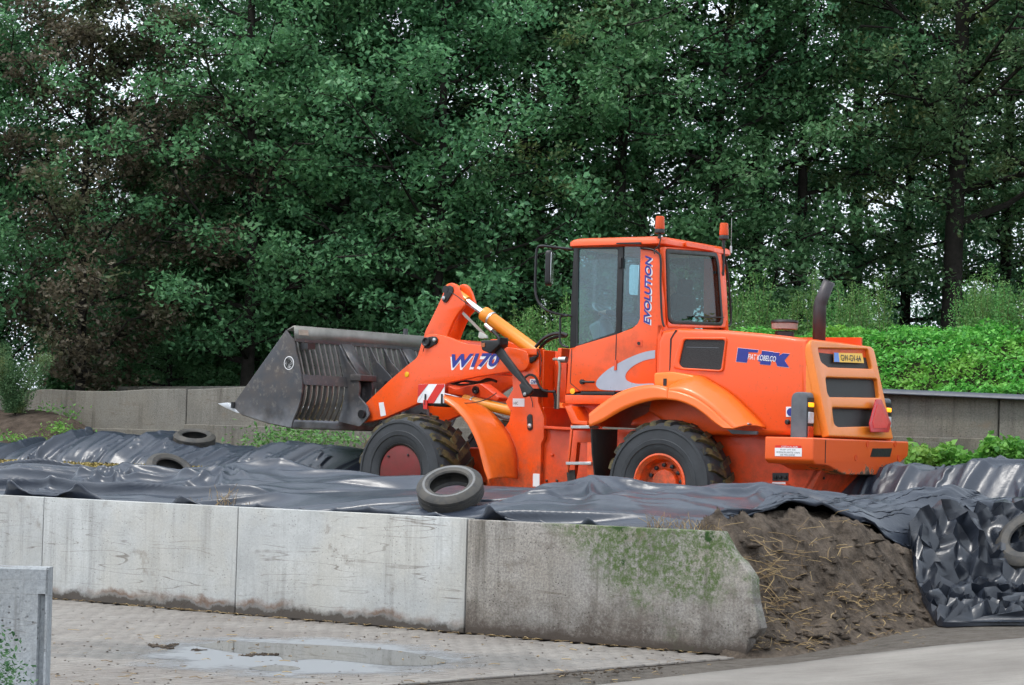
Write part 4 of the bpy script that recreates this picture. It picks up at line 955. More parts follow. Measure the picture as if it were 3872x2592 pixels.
# counterweight: block with chamfered tail
cw_v = 1.25
uA, zT = U1(FR, 2, (317, 1158), cw_v); uB, _ = U1(FR, 2, (622, 1162), cw_v); _, zB = U1(FR, 2, (500, 1328), cw_v)
hB = zB + .02
mbw = MB(); cwp = fillet([(cw_v, zT), (cw_v, hB + .02), (cw_v - .06, hB - .02), (.88, hB - .03), (.45, hB - .13), (-.45, hB - .13), (-.95, hB - .01), (-cw_v + .02, hB + .10), (-cw_v, hB + .16), (-cw_v, zT)], [.02, .02, .02, .05, .05, .05, .05, .03, .03, .02])
vs, fs = flat([cwp], abs(uA - uB), .018, 2); mbw.add([((uA + uB) / 2 - z, x, y) for x, y, z in vs], fs)
CW = part('counterweight', mbw, WORN, smooth=40)
b = MB(); b.box(uB - .004, uB - .001, cw_v - .30, cw_v - .285, hB + .0, zT - .02); part('corner_seam', b, BLACKMET, False, CW)
# tow pocket and holes in the tail
cu_ = uB - .002
tpv = [FR.vz(*zp(2, p), cu_) for p in [(975, 1285), (990, 1232), (1110, 1232), (1098, 1285)]]
b = MB(); vs, fs = flat([tpv], .006); b.add([(cu_ - z, x, y) for x, y, z in vs], fs); tpk = part('tow_pocket', b, BLACK, False, CW)
for p in ((958, 1205), (1130, 1205), (885, 1290), (1150, 1290)):
    vv_, z_ = FR.vz(*zp(2, p), cu_); b = MB(); b.lathe([(.036, 0), (.036, .005), (.001, .003)], (cu_, vv_, z_), (-1, 0, 0), 14); part('lifting_hole', b, ORANGE_DEEP, False, CW)
st_v = cw_v + .001
sticker('warning_sticker', FR, 2, [(380, 1228), (548, 1231), (548, 1283), (380, 1280)], st_v, WHITE, CW, r=.005)
sticker('sticker_header', FR, 2, [(383, 1212), (545, 1215), (545, 1231), (383, 1228)], st_v, REDV, CW)
for ln, (y0, y1, x0, x1), m in (('GEVAAR', (1227, 1216, 420, 525), WHITE), ('BLIJF UIT DE', (1246, 1235, 415, 510), INK), ('WERKRUIMTE VAN', (1261, 1250, 388, 535), INK), ('DE MACHINE', (1277, 1266, 415, 505), INK)):
    a = P3(FR, 2, (x0, y0), st_v); bq = P3(FR, 2, (x1, y0), st_v); c = P3(FR, 2, (x0, y1), st_v)
    decal('sticker_text', ln, a, (-1, 0, 0), (0, 0, 1), (bq - a).length, abs(c.z - a.z), m, CW, depth=.0045)
# sloping belly plate under the tail
b = MB(); a1 = U1(FR, 2, (690, 1335), sidev); a2 = U1(FR, 2, (560, 1525), sidev)
b.add([(a1[0] - .01, sidev, a1[1]), (a1[0] - .01, -sidev, a1[1]), (a2[0] - .01, -sidev, a2[1] - .1), (a2[0] - .01, sidev, a2[1] - .1), (a1[0] + .1, sidev, a1[1]), (a1[0] + .1, -sidev, a1[1]), (a2[0] + .1, -sidev, a2[1] - .1), (a2[0] + .1, sidev, a2[1] - .1)],
      [(0, 1, 2, 3), (7, 6, 5, 4), (0, 4, 5, 1), (3, 2, 6, 7), (0, 3, 7, 4), (1, 5, 6, 2)])
BP = part('belly_plate', b, ORANGE_DEEP, bev=.008)
for p in ((30, .5), (30, -.5), (60, .5), (60, -.5)):
    f = p[0] / 90; u = a1[0] + (a2[0] - a1[0]) * f; z = a1[1] + (a2[1] - .1 - a1[1]) * f
    bb = MB(); bb.lathe([(.016, 0), (.016, .016), (.001, .018)], (u - .012, p[1], z), (-1, 0, 0), 8); part('bolt', bb, BLACKMET, False, BP)
b = MB(); pl(FR, 2, [(365, 1385), (465, 1385), (465, 1435), (365, 1435)], sidev + .001, sidev + .006, .01, 0, b); s0 = part('service_socket_recess', b, BLACKMET)
for x in (385, 415, 447):
    bb = MB(); bb.lathe([(.02, 0), (.02, .02), (.012, .025), (.001, .025)], P3(FR, 2, (x, 1412), sidev + .004), (0, 1, 0), 10); part('socket', bb, BLACK, False, s0)
b = MB(); pl(FR, 2, [(345, 1455), (475, 1455), (475, 1464), (345, 1464)], sidev - .01, sidev + .07, 0, .002, b); part('socket_ledge', b, ORANGE_DEEP)
sticker('socket_sticker', FR, 2, [(365, 1442), (447, 1442), (445, 1457), (360, 1457)], sidev + .03, WHITE)

# ---- hood
hv = .86
hood_pts = [(1138, 1235), (1148, 1010), (1180, 925), (1300, 905)]
hood = U(FR, 1, hood_pts, hv) + U(FR, 2, [(60, 493), (280, 512), (450, 530), (577, 552), (577, 1150), (335, 1150), (-200, 1150), (-420, 1000)], hv)
b = MB(); plate(b, hood, -hv, hv, .06)
HOOD = part('hood', b, ORANGE, smooth=40)
b = MB(); o = U(FR, 1, [(1293, 920), (1255, 985), (1243, 1215), (1236, 1225), (1243, 985), (1282, 918)], hv + .0)
plate(b, o, hv - .02, hv + .004, 0); part('panel_seam', b, BLACK, False, HOOD)
fr_o = fillet(U(FR, 1, [(1330, 972), (1668, 972), (1640, 1232), (1330, 1215), (1268, 1200), (1275, 1150)], hv), .05)
fr_i = fillet(U(FR, 1, [(1352, 990), (1655, 993), (1624, 1216), (1335, 1198), (1312, 1170)], hv), .035)
b = MB(); plate(b, fr_o, hv - .02, hv + .022, .012, [fr_i]); vf = part('vent_frame', b, ORANGE, False, HOOD)
b = MB(); plate(b, fr_i, hv - .01, hv + .004, 0); part('vent_mesh', b, MESHP, False, HOOD)
b = MB(); pl(FR, 1, [(1365, 1043), (1600, 1048), (1600, 1053), (1365, 1048)], hv + .004, hv + .008, 0, 0, b); part('vent_rib', b, GREYPL, False, HOOD)
# emblem on the hood side: slab letters F, bar, K with lettering across
for nm, pts in (('emblem_letter', [(150, 605), (277, 618), (272, 634), (215, 630), (215, 650), (205, 697), (138, 690)]),
                ('emblem_letter', [(300, 622), (368, 630), (352, 712), (286, 706), (290, 690), (275, 688), (285, 645), (295, 646)]),
                ('emblem_letter', [(368, 632), (410, 636), (405, 655), (430, 638), (473, 642), (440, 682), (468, 727), (395, 718), (385, 690), (360, 680)])):
    sticker('emblem_outline', FR, 2, [(sum(q[0] for q in pts) / len(pts) + (p[0] - sum(q[0] for q in pts) / len(pts)) * 1.025, sum(q[1] for q in pts) / len(pts) + (p[1] - sum(q[1] for q in pts) / len(pts)) * 1.04) for p in pts], hv + .001, WHITE, HOOD, th=.0015)
    sticker(nm, FR, 2, pts, hv + .002, BLUE, HOOD)
a = P3(FR, 2, (212, 676), hv); bq = P3(FR, 2, (388, 692), hv)
decal('emblem_text', 'FIAT KOBELCO', a, (bq - a), (0, 0, 1), (bq - a).length, .062, WHITE, HOOD, shear=.25, bold=.008, depth=.008)
# filler panel between cab and hood
b = MB(); pl(FR, 5, [(778, 30), (980, 20), (1212, 62), (1205, 118), (935, 205), (778, 168)], .98, .55, .03, .015, b); fpn = part('filler_panel', b, ORANGE_WARM)
b = MB(); pl(FR, 5, [(880, 92), (916, 92), (914, 172), (878, 170)], .981, .985, 0, 0, b); part('filler_slot', b, BLACK, False, fpn)

# ---- tail housing with three grilles
GV = .68
A = U1(FR, 2, (645, 605), GV); B_ = U1(FR, 2, (748, 1095), GV)
def tailu(z, off=0.0): return A[0] + (z - A[1]) * (B_[0] - A[0]) / (B_[1] - A[1]) - off
hu = U1(FR, 2, (577, 552), hv)[0]; zt_h = U1(FR, 2, (577, 552), hv)[1]; zb_h = U1(FR, 2, (577, 1152), hv)[1]
z_rt = A[1] + .09
thv = .84
prof = [(hu + .004, zt_h), (hu - .25, zt_h - .005), (tailu(z_rt) + .10, z_rt + .035), (tailu(z_rt) + .02, z_rt), (tailu(A[1]), A[1]), (tailu(zb_h), zb_h), (hu + .004, zb_h)]
axv = Vector((0, -1, 0)); zl = Vector((B_[0] - A[0], 0, B_[1] - A[1])).normalized(); ayv = -zl   # face axes: across (to the right), up the slope
org = Vector((A[0], GV, A[1]))
def face_uv(p):   # pixel -> coordinates on the sloping tail face
    px, py = zp(2, p); d = ray(px, py); Mi = FR.M().inverted(); o = Mi @ EYE; dd = Mi.to_3x3() @ d; n = axv.cross(ayv)
    k = (org - o).dot(n) / dd.dot(n); q = o + dd * k - org; return (q.dot(axv), q.dot(ayv))
GR = [[(648, 605), (962, 612), (992, 735), (715, 725), (668, 690)], [(697, 787), (1020, 797), (1036, 915), (720, 910), (707, 880)], [(738, 975), (1050, 985), (1062, 1092), (775, 1098), (750, 1080)]]
# shell: sides + top as a thick body set in from the tail face, then a pierced face plate
b = MB(); inner = [(hu + .30, zt_h - .03), (tailu(z_rt) + .085, z_rt - .012), (tailu(zb_h) + .085, zb_h), (hu + .30, zb_h)]
plate(b, inner, -thv, thv, .03); TAIL = part('tail_housing', b, ORANGE_WARM, smooth=45)
h_top = (z_rt - A[1]) / abs(ayv.z); h_bot = (zb_h - A[1]) / abs(ayv.z)
gf = [fillet([face_uv(p) for p in g], .04) for g in GR]
xs = [p[0] for g in gf for p in g]
outer = [(-.19, h_bot), (-.19, h_top - .1), (-.10, h_top), (1.22, h_top), (1.33, h_top - .1), (1.33, h_bot)]
mxx = max(xs) + .10; mxx = GV + thv; outer = [(-thv + GV - .005, h_bot), (-thv + GV - .005, h_top), (mxx, h_top), (mxx, h_bot)]
tail_w = mxx + .19
vs, fs = flat([fillet(outer, [.02, .10, .10, .02], 6), *gf], .10, .014, 3)
b = MB(); b.add(mapped(vs, org - axv.cross(ayv) * .05, axv, ayv), fs); part('tail_face', b, ORANGE_WARM, False, TAIL, smooth=45)
for g in gf:
    vs, fs = flat([g], .01); b = MB(); b.add(mapped(vs, org - axv.cross(ayv) * .06, axv, ayv), fs); part('grille', b, MESHP, False, TAIL)
# number plate
nf = axv.cross(ayv)
pq = [face_uv(p) for p in [(757, 690), (945, 697), (932, 637), (757, 632)]]
vs, fs = flat([fillet(pq, .008)], .006); b = MB(); b.add(mapped(vs, org - nf * .02, axv, ayv), fs); NP = part('number_plate', b, PLATE_Y)
pb = [face_uv(p) for p in [(757, 690), (790, 691), (784, 633), (757, 632)]]
vs, fs = flat([pb], .004); b = MB(); b.add(mapped(vs, org - nf * .016, axv, ayv), fs); part('plate_band', b, PLATE_B, False, NP)
x0 = face_uv((803, 684)); x1 = face_uv((927, 689)); yh = face_uv((803, 645))[1] - x0[1]
decal('plate_text', 'GW-GV-64', org - nf * .016 + axv * x0[0] + ayv * (x0[1] + .0), axv * (x1[0] - x0[0]) + ayv * (x1[1] - x0[1]), ayv, x1[0] - x0[0], yh, INK, NP, bold=.01, depth=.002)
# slow vehicle triangle on the tail
tq = [face_uv(p) for p in [(975, 935), (1010, 935), (1070, 1085), (1056, 1140), (945, 1140), (934, 1085)]]
vs, fs = flat([fillet(tq, .01)], .012, .003); b = MB(); b.add(mapped(vs, org + nf * .07, axv, ayv), fs); TRI = part('slow_vehicle_triangle', b, RED_TRI)
cx = sum(p[0] for p in tq) / 6; cy = sum(p[1] for p in tq) / 6; inn = [(cx + (p[0] - cx) * .72, cy + (p[1] - cy) * .72) for p in tq]
vs, fs = flat([inn], .004); b = MB(); b.add(mapped(vs, org + nf * .079, axv, ayv), fs); part('triangle_centre', b, REDV, False, TRI)
b = MB(); q0 = org + axv * cx + ayv * (cy - .1); b.bar(q0 - nf * .05, q0 + nf * .066, .05, .03); part('triangle_bracket', b, BLACKMET, False, TRI)

# ---- tail lamps
def lamp(vc, ux, zc):
    b = MB(); hw = .085; poly = fillet([(ux - .10, zc - .30), (ux + .10, zc - .30), (ux + .10, zc + .28), (ux - .10, zc + .28)], [.02, .02, .09, .05])
    plate(b, poly, vc - hw, vc + hw, .012); L = part('tail_lamp', b, GREYPL)
    for nm, m, z0, z1 in (('indicator_lens', AMBER_LIT, .115, .165), ('reversing_lens', LENS_W, -.07, .06), ('brake_lens', LENS_R, -.26, -.10)):
        q = MB(); q.box(ux - .118, ux - .09, vc - hw + .02, vc + hw - .02, zc + z0, zc + z1); part(nm, q, m, False, L, bev=.01)
    q = MB(); q.box(ux - .106, ux - .098, vc - hw + .008, vc + hw - .008, zc - .28, zc + .22); part('lens_surround', q, BLACK, False, L)
    q = MB(); q.box(ux - .12, ux + .12, vc - .10, vc + .10, zT, zc - .29); part('lamp_foot', q, BLACK, False, L)
u0, z0 = U1(FR, 2, (478, 1035), 1.06); lamp(.975, u0 - .10, z0)
vr = FR.vz(*zp(2, (1108, 1045)), u0 - .2)[0]; lamp(max(vr, -1.06), u0 - .10, z0)
sticker('side_sticker', FR, 2, [(450, 972), (482, 972), (482, 1035), (450, 1035)], hv + .001, WHITE)
b = MB(); b.lathe([(.045, 0), (.045, .006), (.001, .007)], P3(FR, 2, (478, 1005), hv + .004), (0, 1, 0), 18); part('sticker_dot', b, BLUE)
b = MB(); b.lathe([(.03, 0), (.03, .03), (.02, .04), (.001, .04)], P3(FR, 2, (463, 1068), hv), (0, 1, 0), 12); part('fuel_cap', b, BLACKMET)

# ---- exhaust and air intake
c = P3(FR, 2, (655, 560), -.15); r = .077
top = P3(FR, 2, (652, 330), -.15).z; tip = P3(FR, 2, (718, 190), -.15)
path = [(c.x, -.15, c.z - .1), (c.x, -.15, top - .03), (c.x - .015, -.15, top + .03), (tip.x, -.15, tip.z)]
b = MB(); b.tube(path, [r, r, r * .98, r * .92], 20, cap=False); ex = part('exhaust_pipe', b, EXH, smooth=60); s = ex.modifiers.new('s', 'SOLIDIFY'); s.thickness = .006
c = P3(FR, 2, (440, 500), .1); zz = [P3(FR, 2, (440, y), .1).z for y in (530, 495, 490, 452, 448, 427, 422)]; s = .6058 / 343 * 1.0
b = MB(); b.lathe([(.115, 0), (.115, zz[1] - zz[0]), (.1, zz[2] - zz[0])], (c.x, .1, zz[0] - .02), (0, 0, 1), 24); AI = part('air_intake', b, BLACK)
b = MB(); b.lathe([(.10, 0), (.152, .005), (.156, zz[3] - zz[2]), (.12, zz[3] - zz[2] + .004)], (c.x, .1, zz[2]), (0, 0, 1), 28); part('intake_bowl', b, plain('dusty_bowl', (.32, .25, .22), .35), False, AI)
b = MB(); b.lathe([(.16, 0), (.164, .012), (.155, .034), (.09, .044), (.001, .046)], (c.x, .1, zz[3]), (0, 0, 1), 28); part('intake_cap', b, BLACK, False, AI)
b = MB(); uu0 = c.x + .3; b.box(hu + .02, c.x + .25, -.62, -.58, zt_h - .02, zt_h + .10); part('hood_rail', b, ORANGE_DEEP)

# ---- fenders
def C5(fr, k, pts, v, n=6): return [(u, v, z) for u, z in smooth_path(U(fr, k, pts, v), n)]
up_f = C5(FR, 5, [(80, 478), (200, 380), (370, 265), (540, 197), (760, 165), (930, 205)], 1.21)
lo_f = C5(FR, 5, [(80, 612), (220, 560), (420, 445), (600, 370), (780, 325), (920, 318)], 1.24)
in_f = [(u, .80, z - .005) for u, _, z in up_f]
F1 = loft('rear_fender', up_f, lo_f, FENDER_OR, th=.016)
loft('fender_top', up_f, in_f, FENDER_OR, th=.016, parent=F1)
up_r = C5(FR, 5, [(935, 205), (1225, 62), (1420, 140), (1610, 262), (1800, 435), (1990, 630)], .90)
mid_r = C5(FR, 5, [(932, 212), (1060, 235), (1230, 300), (1400, 420), (1530, 540), (1640, 634)], 1.21)
lo_r = C5(FR, 5, [(922, 318), (1040, 335), (1180, 385), (1300, 460), (1420, 560), (1520, 628)], 1.24)
F2 = loft('rear_fender', mid_r, up_r, FENDER_OR, th=.016, bulge=.035, rows=6)
loft('fender_lip', lo_r, mid_r, FENDER_OR, th=.016, parent=F2)
ub = C5(FR, 5, [(1530, 610), (1640, 632), (1800, 632), (1990, 630)], 1.0, 3)
for x in (1568, 1690, 1808):
    b = MB(); q = P3(FR, 5, (x, 582), 1.1); b.lathe([(.012, -.03), (.012, .035), (.001, .04)], q, (0, 1, 0), 8); part('fender_bolt', b, STEEL, False, F2)
b = MB(); pl(FR, 5, [(1560, 640), (1890, 660), (1885, 698), (1620, 690)], .98, .94, .01, .003, b); part('fender_bracket', b, GREYPL, False, F2)
# far side fenders
for src in ((up_f, lo_f),): 
    A2 = [(u, -.74, z) for u, _, z in src[0] + mid_r]; B2 = [(u, -1.22, z - .02) for u, _, z in src[0] + mid_r]
    loft('rear_fender', A2, B2, FENDER_OR, th=.016)
b = MB(); plate(b, U(FR, 5, [(300, 640), (1600, 640), (1600, 900), (300, 900)], .6), .3, .6, .01); part('axle_housing', b, ORANGE_DEEP)
b = MB(); pl(FR, 5, [(690, 470), (790, 375), (860, 380), (860, 600), (520, 600), (540, 540)], .80, .4, .02, .02, b); part('inner_tank', b, ORANGE_DEEP)
b = MB(); pl(FR, 5, [(800, 330), (1010, 330), (1000, 560), (880, 560)], .66, .5, 0, 0, b); part('arch_shade', b, BLACK)  # black plate standing in for the shade inside the wheel arch
# mud flap ahead of the rear wheel
b = MB(); q = U(FR, 5, [(100, 640), (380, 640), (372, 900), (300, 1225), (145, 1220), (112, 900)], .98); uf = sum(p[0] for p in q) / len(q)
fv = [FR.vz(*zp(5, p), uf) for p in [(100, 635), (380, 640), (370, 900), (320, 1240), (145, 1225), (112, 900)]]
vs, fs = flat([fv], .02, .004); b.add([(uf + z, x, y) for x, y, z in vs], fs); part('mud_flap', b, FLAPM)

# ---- cab
cv = .80
cabb = U(FR, 1, [(498, 1052), (845, 948), (960, 905), (1000, 872), (1016, 835), (1020, 312), (1150, 318), (1168, 360), (1192, 890), (1148, 990), (1136, 1335), (840, 1375), (575, 1372), (468, 1395), (488, 1130)], cv)
b = MB(); plate(b, cabb, cv - .07, cv, .012); CABS = part('cab_side', b, ORANGE)
b = MB(); plate(b, cabb, -cv, -cv + .07, .012); part('cab_side', b, ORANGE)
# sill and step box under the door
b = MB(); pl(FR, 1, [(462, 1400), (870, 1405), (800, 1470), (462, 1468)], cv + .05, -cv, 0, .012, b); part('cab_sill', b, ORANGE)
b = MB(); pl(FR, 1, [(578, 1375), (830, 1378), (828, 1400), (578, 1398)], cv + .02, cv - .05, 0, .004, b); part('sill_tread', b, BLACK)
b = MB(); plate(b, U(FR, 1, [(470, 1395), (1140, 1335), (1140, 1400), (470, 1402)], cv), -cv + .01, cv - .01, .0); part('cab_floor', b, BLACKMET)
# door seams, latch, handle
b = MB(); pl(FR, 1, [(842, 948), (848, 948), (836, 1375), (829, 1375)], cv, cv + .003, 0, 0, b); part('door_seam', b, BLACK, False, CABS)
b = MB(); pl(FR, 1, [(512, 1060), (516, 1060), (505, 1310), (575, 1370), (571, 1372), (500, 1312)], cv, cv + .003, 0, 0, b); part('door_seam', b, BLACK, False, CABS)
b = MB(); pl(FR, 1, [(836, 1145), (851, 1140), (849, 1215), (833, 1218)], cv, cv + .02, .004, .003, b); part('door_hinge', b, ORANGE_DEEP, False, CABS)
b = MB(); b.tube([P3(FR, 1, (590, 1303), cv + .03), P3(FR, 1, (680, 1304), cv + .03)], .013, 8); b.lathe([(.03, 0), (.03, .035), (.001, .04)], P3(FR, 1, (597, 1303), cv), (0, 1, 0), 14); part('door_handle', b, BLACK, False, CABS)
b = MB(); pl(FR, 1, [(985, 988), (1038, 990), (1037, 1045), (984, 1043)], cv, cv + .004, .01, .001, b); lk = part('latch_plate', b, ORANGE_DEEP, False, CABS)
b = MB(); b.lathe([(.02, 0), (.02, .012), (.001, .012)], P3(FR, 1, (1012, 1018), cv + .002), (0, 1, 0), 10); part('latch_button', b, BLACK, False, CABS)
b = MB(); b.lathe([(.035, 0), (.035, .006), (.001, .008)], P3(FR, 1, (520, 1372), cv + .002), (0, 1, 0), 18); part('yellow_sticker', b, DOT_Y, False, CABS)
# silver swoosh
sw = [(1132, 1068), (1060, 1080), (960, 1115), (860, 1165), (770, 1220), (705, 1285), (694, 1325), (725, 1358), (800, 1366), (900, 1366), (1010, 1345), (1110, 1330), (1112, 1314), (1010, 1318), (940, 1303), (912, 1275), (920, 1235), (970, 1185), (1050, 1145), (1130, 1128)]
sticker('silver_swoosh', FR, 1, [tuple(p) for p in smooth_path(sw, 3)], cv + .002, SILVER, CABS)
# lettering up the corner post
a = P3(FR, 1, (1093, 880), cv); bq = P3(FR, 1, (1093, 365), cv)
for m, d, off in ((WHITE, .003, (.016, -.01)), (BLUE, .0055, (0, 0))):
    o = a + Vector((-off[0], 0, off[1])); decal('corner_lettering', 'EVOLUTION', o + Vector((-.005, .002, 0)), (0, 0, 1), (1, 0, 0), (bq - a).length, .09, m, CABS, shear=.3, bold=.035, depth=d)
# roof: a rounded slab
ru0 = U1(FR, 1, (475, 270), .86)[0]; ru1 = U1(FR, 1, (1170, 270), .86)[0]; rz0 = U1(FR, 1, (800, 298), .86)[1]; rz1 = U1(FR, 1, (900, 230), .86)[1] + .05
Vv = []; nxr, nyr = 14, 14
def roof_z(u, v): return rz1 - .030 * ((u - (ru0 + ru1) / 2) / (ru0 - ru1) * 2) ** 2 - .03 * (v / .86) ** 2
b = MB(); ring = fillet([(ru0, .84), (ru0, -.84), (ru1 - .03, -.86), (ru1 - .03, .86)], .10, 5)
n = len(ring); cxr = (ru0 + ru1) / 2
levels = [(.96, lambda x, y: rz0), (1.0, lambda x, y: rz0 + .02), (1.0, lambda x, y: rz0 + .065), (.965, lambda x, y: roof_z(x, y) - .012), (.9, lambda x, y: roof_z(x, y)), (.5, lambda x, y: roof_z(x, y)), (.01, lambda x, y: roof_z(x, y))]
V = [(cxr + (x - cxr) * k, y * k, fz(cxr + (x - cxr) * k, y * k)) for k, fz in levels for x, y in ring]
b.add(V, [(i * n + k, i * n + (k + 1) % n, (i + 1) * n + (k + 1) % n, (i + 1) * n + k) for i in range(len(levels) - 1) for k in range(n)] + [tuple(range(n))[::-1]])
ROOF = part('cab_roof', b, ORANGE, smooth=50)
b = MB(); pl(FR, 1, [(850, 272), (1030, 268), (1032, 285), (850, 283)], .86, .885, .004, .003, b); part('rain_gutter', b, BLACK, False, ROOF)
b = MB(); b.box(ru1 - .06, ru1 - .035, -.35, .35, rz0 + .02, rz0 + .085); part('roof_vent_panel', b, ORANGE, False, ROOF, bev=.008)
# black door posts and glass
b = MB(); pl(FR, 1, [(528, 300), (552, 302), (540, 1050), (498, 1056), (508, 700)], cv, cv - .06, 0, .006, b); part('front_post', b, BLACK)
b = MB(); pl(FR, 1, [(528, 300), (552, 302), (540, 1050), (498, 1056), (508, 700)], -cv + .06, -cv, 0, .006, b, vp=cv); part('front_post', b, BLACK)
b = MB(); pl(FR, 1, [(862, 300), (896, 300), (876, 938), (844, 950)], cv - .002, cv - .05, 0, .006, b); part('door_post', b, BLACK)
b = MB(); pl(FR, 1, [(865, 385), (890, 385), (888, 460), (863, 460)], cv, cv + .03, .004, .004, b); part('door_hinge', b, BLACK)
gd = U(FR, 1, [(548, 306), (864, 306), (846, 946), (540, 1048)], cv); g2 = U(FR, 1, [(892, 300), (1018, 302), (1014, 835), (990, 880), (874, 938)], cv)
for nm, g in (('door_glass', gd), ('side_glass', g2)):
    for v in (cv - .02, -cv + .02):
        b = MB(); plate(b, fillet(g, .012), v - .003, v + .003, 0); part(nm, b, GLASS_DOOR if v > 0 else GLASS_REAR)
b = MB(); gs = fillet(U(FR, 1, [(546, 303), (866, 303), (849, 950), (538, 1052)], cv), .015); gi = fillet(U(FR, 1, [(562, 318), (854, 318), (836, 935), (555, 1030)], cv), .03)
plate(b, gs, cv - .015, cv - .004, .001, [gi]); part('door_glass_seal', b, BLACK)
# windscreen and front frame
uw = U1(FR, 1, (520, 300), cv)[0]; zw0 = U1(FR, 1, (500, 1050), cv)[1]
b = MB(); b.box(uw - .008, uw - .002, -cv + .06, cv - .06, zw0 - .15, rz0); part('windscreen', b, GLASS_REAR)
b = MB(); b.box(uw - .06, uw, -cv + .02, cv - .02, U1(FR, 1, (470, 1395), cv)[1], zw0 - .15); part('cab_front', b, ORANGE, bev=.01)
# rear wall of the cab with window
uc = U1(FR, 1, (1165, 600), cv)[0] + .01
def rv(p): return FR.vz(*zp(1, p), uc)
rw_o = [rv(p) for p in [(1162, 302), (1590, 330), (1612, 500), (1640, 870), (1636, 905), (1195, 905), (1180, 700)]]
rw_i = fillet([rv(p) for p in [(1178, 318), (1555, 345), (1572, 420), (1602, 860), (1590, 886), (1220, 872), (1190, 840)]], .05)
vs, fs = flat([fillet(rw_o, .03), rw_i], .06, .012); b = MB(); b.add([(uc - .03 + z, x, y) for x, y, z in vs], fs); CR_ = part('cab_rear_wall', b, ORANGE)
vs, fs = flat([rw_i], .006); b = MB(); b.add([(uc - .03 + z, x, y) for x, y, z in vs], fs); part('rear_glass', b, GLASS_REAR, False, CR_)
zlow_r = min(p[1] for p in rw_o); vlo = min(p[0] for p in rw_o)
b = MB(); b.box(uc - .05, uc + .0, -cv, cv, U1(FR, 1, (1136, 1335), cv)[1], zlow_r + .03); part('cab_rear_panel', b, ORANGE)
ins = [(cx_ * .91 + sum(p[0] for p in rw_i) / len(rw_i) * .09, cz_ * .90 + sum(p[1] for p in rw_i) / len(rw_i) * .10) for cx_, cz_ in rw_i]
vs, fs = flat([rw_i, ins], .012, .003); b = MB(); b.add([(uc - .062 + z, x, y) for x, y, z in vs], fs); part('window_seal', b, BLACK, False, CR_)
b = MB(); a = rv((1375, 820)); c = rv((1600, 826)); b.tube([(uc - .075, a[0], a[1]), (uc - .075, c[0], c[1])], .007, 6); part('rear_wiper', b, BLACK, False, CR_)
b = MB(); q = rv((1345, 815)); b.box(uc + .02, uc + .12, q[0] - .13, q[0] + .07, q[1] - .08, q[1] + .06); part('wiper_motor', b, BLACK, False, CR_, bev=.02)
b = MB(); q = rv((1247, 820)); b.add([(uc + .005, q[0] + .045, q[1] - .03), (uc + .005, q[0] - .045, q[1] - .03), (uc + .005, q[0], q[1] + .06)], [(0, 1, 2)]); part('window_sticker', b, WHITE, False, CR_)
# inside: seat, console, wheel
um = (uw + uc) / 2; zf = U1(FR, 1, (500, 1390), cv)[1]
seat_u = uc + .42; seat_z = zf + .62
b = MB(); b.box(seat_u - .22, seat_u + .26, -.24, .24, seat_z - .12, seat_z); b.bar((seat_u - .20, 0, seat_z - .02), (seat_u - .30, 0, seat_z + .62), .46, .12, (1, 0, 0)); b.box(seat_u - .15, seat_u + .15, -.18, .18, zf, seat_z - .12); part('operator_seat', b, SEATM, bev=.04)
b = MB(); b.bar((seat_u - .29, 0, seat_z + .60), (seat_u - .33, 0, seat_z + .80), .26, .09, (1, 0, 0)); part('headrest', b, SEATM, bev=.03)
cc = P3(FR, 1, (650, 930), .2)
b = MB(); b.bar((uw - .30, .0, zf), (cc.x, 0, P3(FR, 1, (640, 860), .0).z), .26, .22, (1, 0, 0)); part('steering_column', b, DASH, bev=.05)
swc = P3(FR, 1, (772, 792), .0)
tor = MB(); nrm = Vector((-.55, 0, .83)).normalized(); X = Vector((0, 1, 0)); Y = nrm.cross(X)
tor.tube([swc + X * (.19 * math.cos(a)) + Y * (.19 * math.sin(a)) for a in np.linspace(0, 2 * math.pi, 33)], .016, 8, cap=False)
for a in (0.4, 2.74, 4.71): tor.bar(swc, swc + X * (.19 * math.cos(a)) + Y * (.19 * math.sin(a)), .03, .012, nrm)
tor.tube([swc, Vector((cc.x, 0, P3(FR, 1, (640, 880), .0).z))], .03, 8); part('steering_wheel', tor, DASH)
# mirrors and rails
def mirror(v, sgn, name='mirror'):
    mv = v
    path = [P3(FR, 1, p, cv + .06) for p in [(500, 316), (400, 308), (330, 302), (300, 320), (290, 380), (284, 560), (286, 650), (310, 720), (370, 778), (430, 803), (500, 812)]]
    n_ = len(path)
    pts = []
    for i, p in enumerate(path):
        k = min(1, min(i, n_ - 1 - i) / 2.0); pts.append((p.x, sgn * (cv - .02 + k * (mv - cv + .02)), p.z))
    b = MB(); b.tube(smooth_path(pts, 4), .016, 8); o = part('mirror_arm', b, BLACK)
    c = P3(FR, 1, (336, 460), mv); hgt = abs(P3(FR, 1, (336, 330), mv).z - P3(FR, 1, (336, 590), mv).z)
    b = MB(); vs, fs = flat([fillet([(-.10, -hgt / 2), (.10, -hgt / 2), (.10, hgt / 2), (-.10, hgt / 2)], .05)], .07, .02); T = Matrix.Rotation(math.radians(22 * sgn), 3, 'Z')
    def mp(v_): q = T @ Vector((v_[2], v_[0], v_[1])); return (c.x + q.x - .02, sgn * mv + q.y, c.z + q.z + .0)
    b.add([mp(v_) for v_ in vs], fs); part('mirror_shell', b, BLACK, False, o)
    vs, fs = flat([fillet([(-.09, -hgt / 2 + .02), (.09, -hgt / 2 + .02), (.09, hgt / 2 - .02), (-.09, hgt / 2 - .02)], .04)], .004)
    b = MB(); b.add([mp((v_[0], v_[1], v_[2] - .037)) for v_ in vs], fs); part('mirror_glass', b, CHROME, False, o)
mirror(.98, 1); mirror(.98, -1)
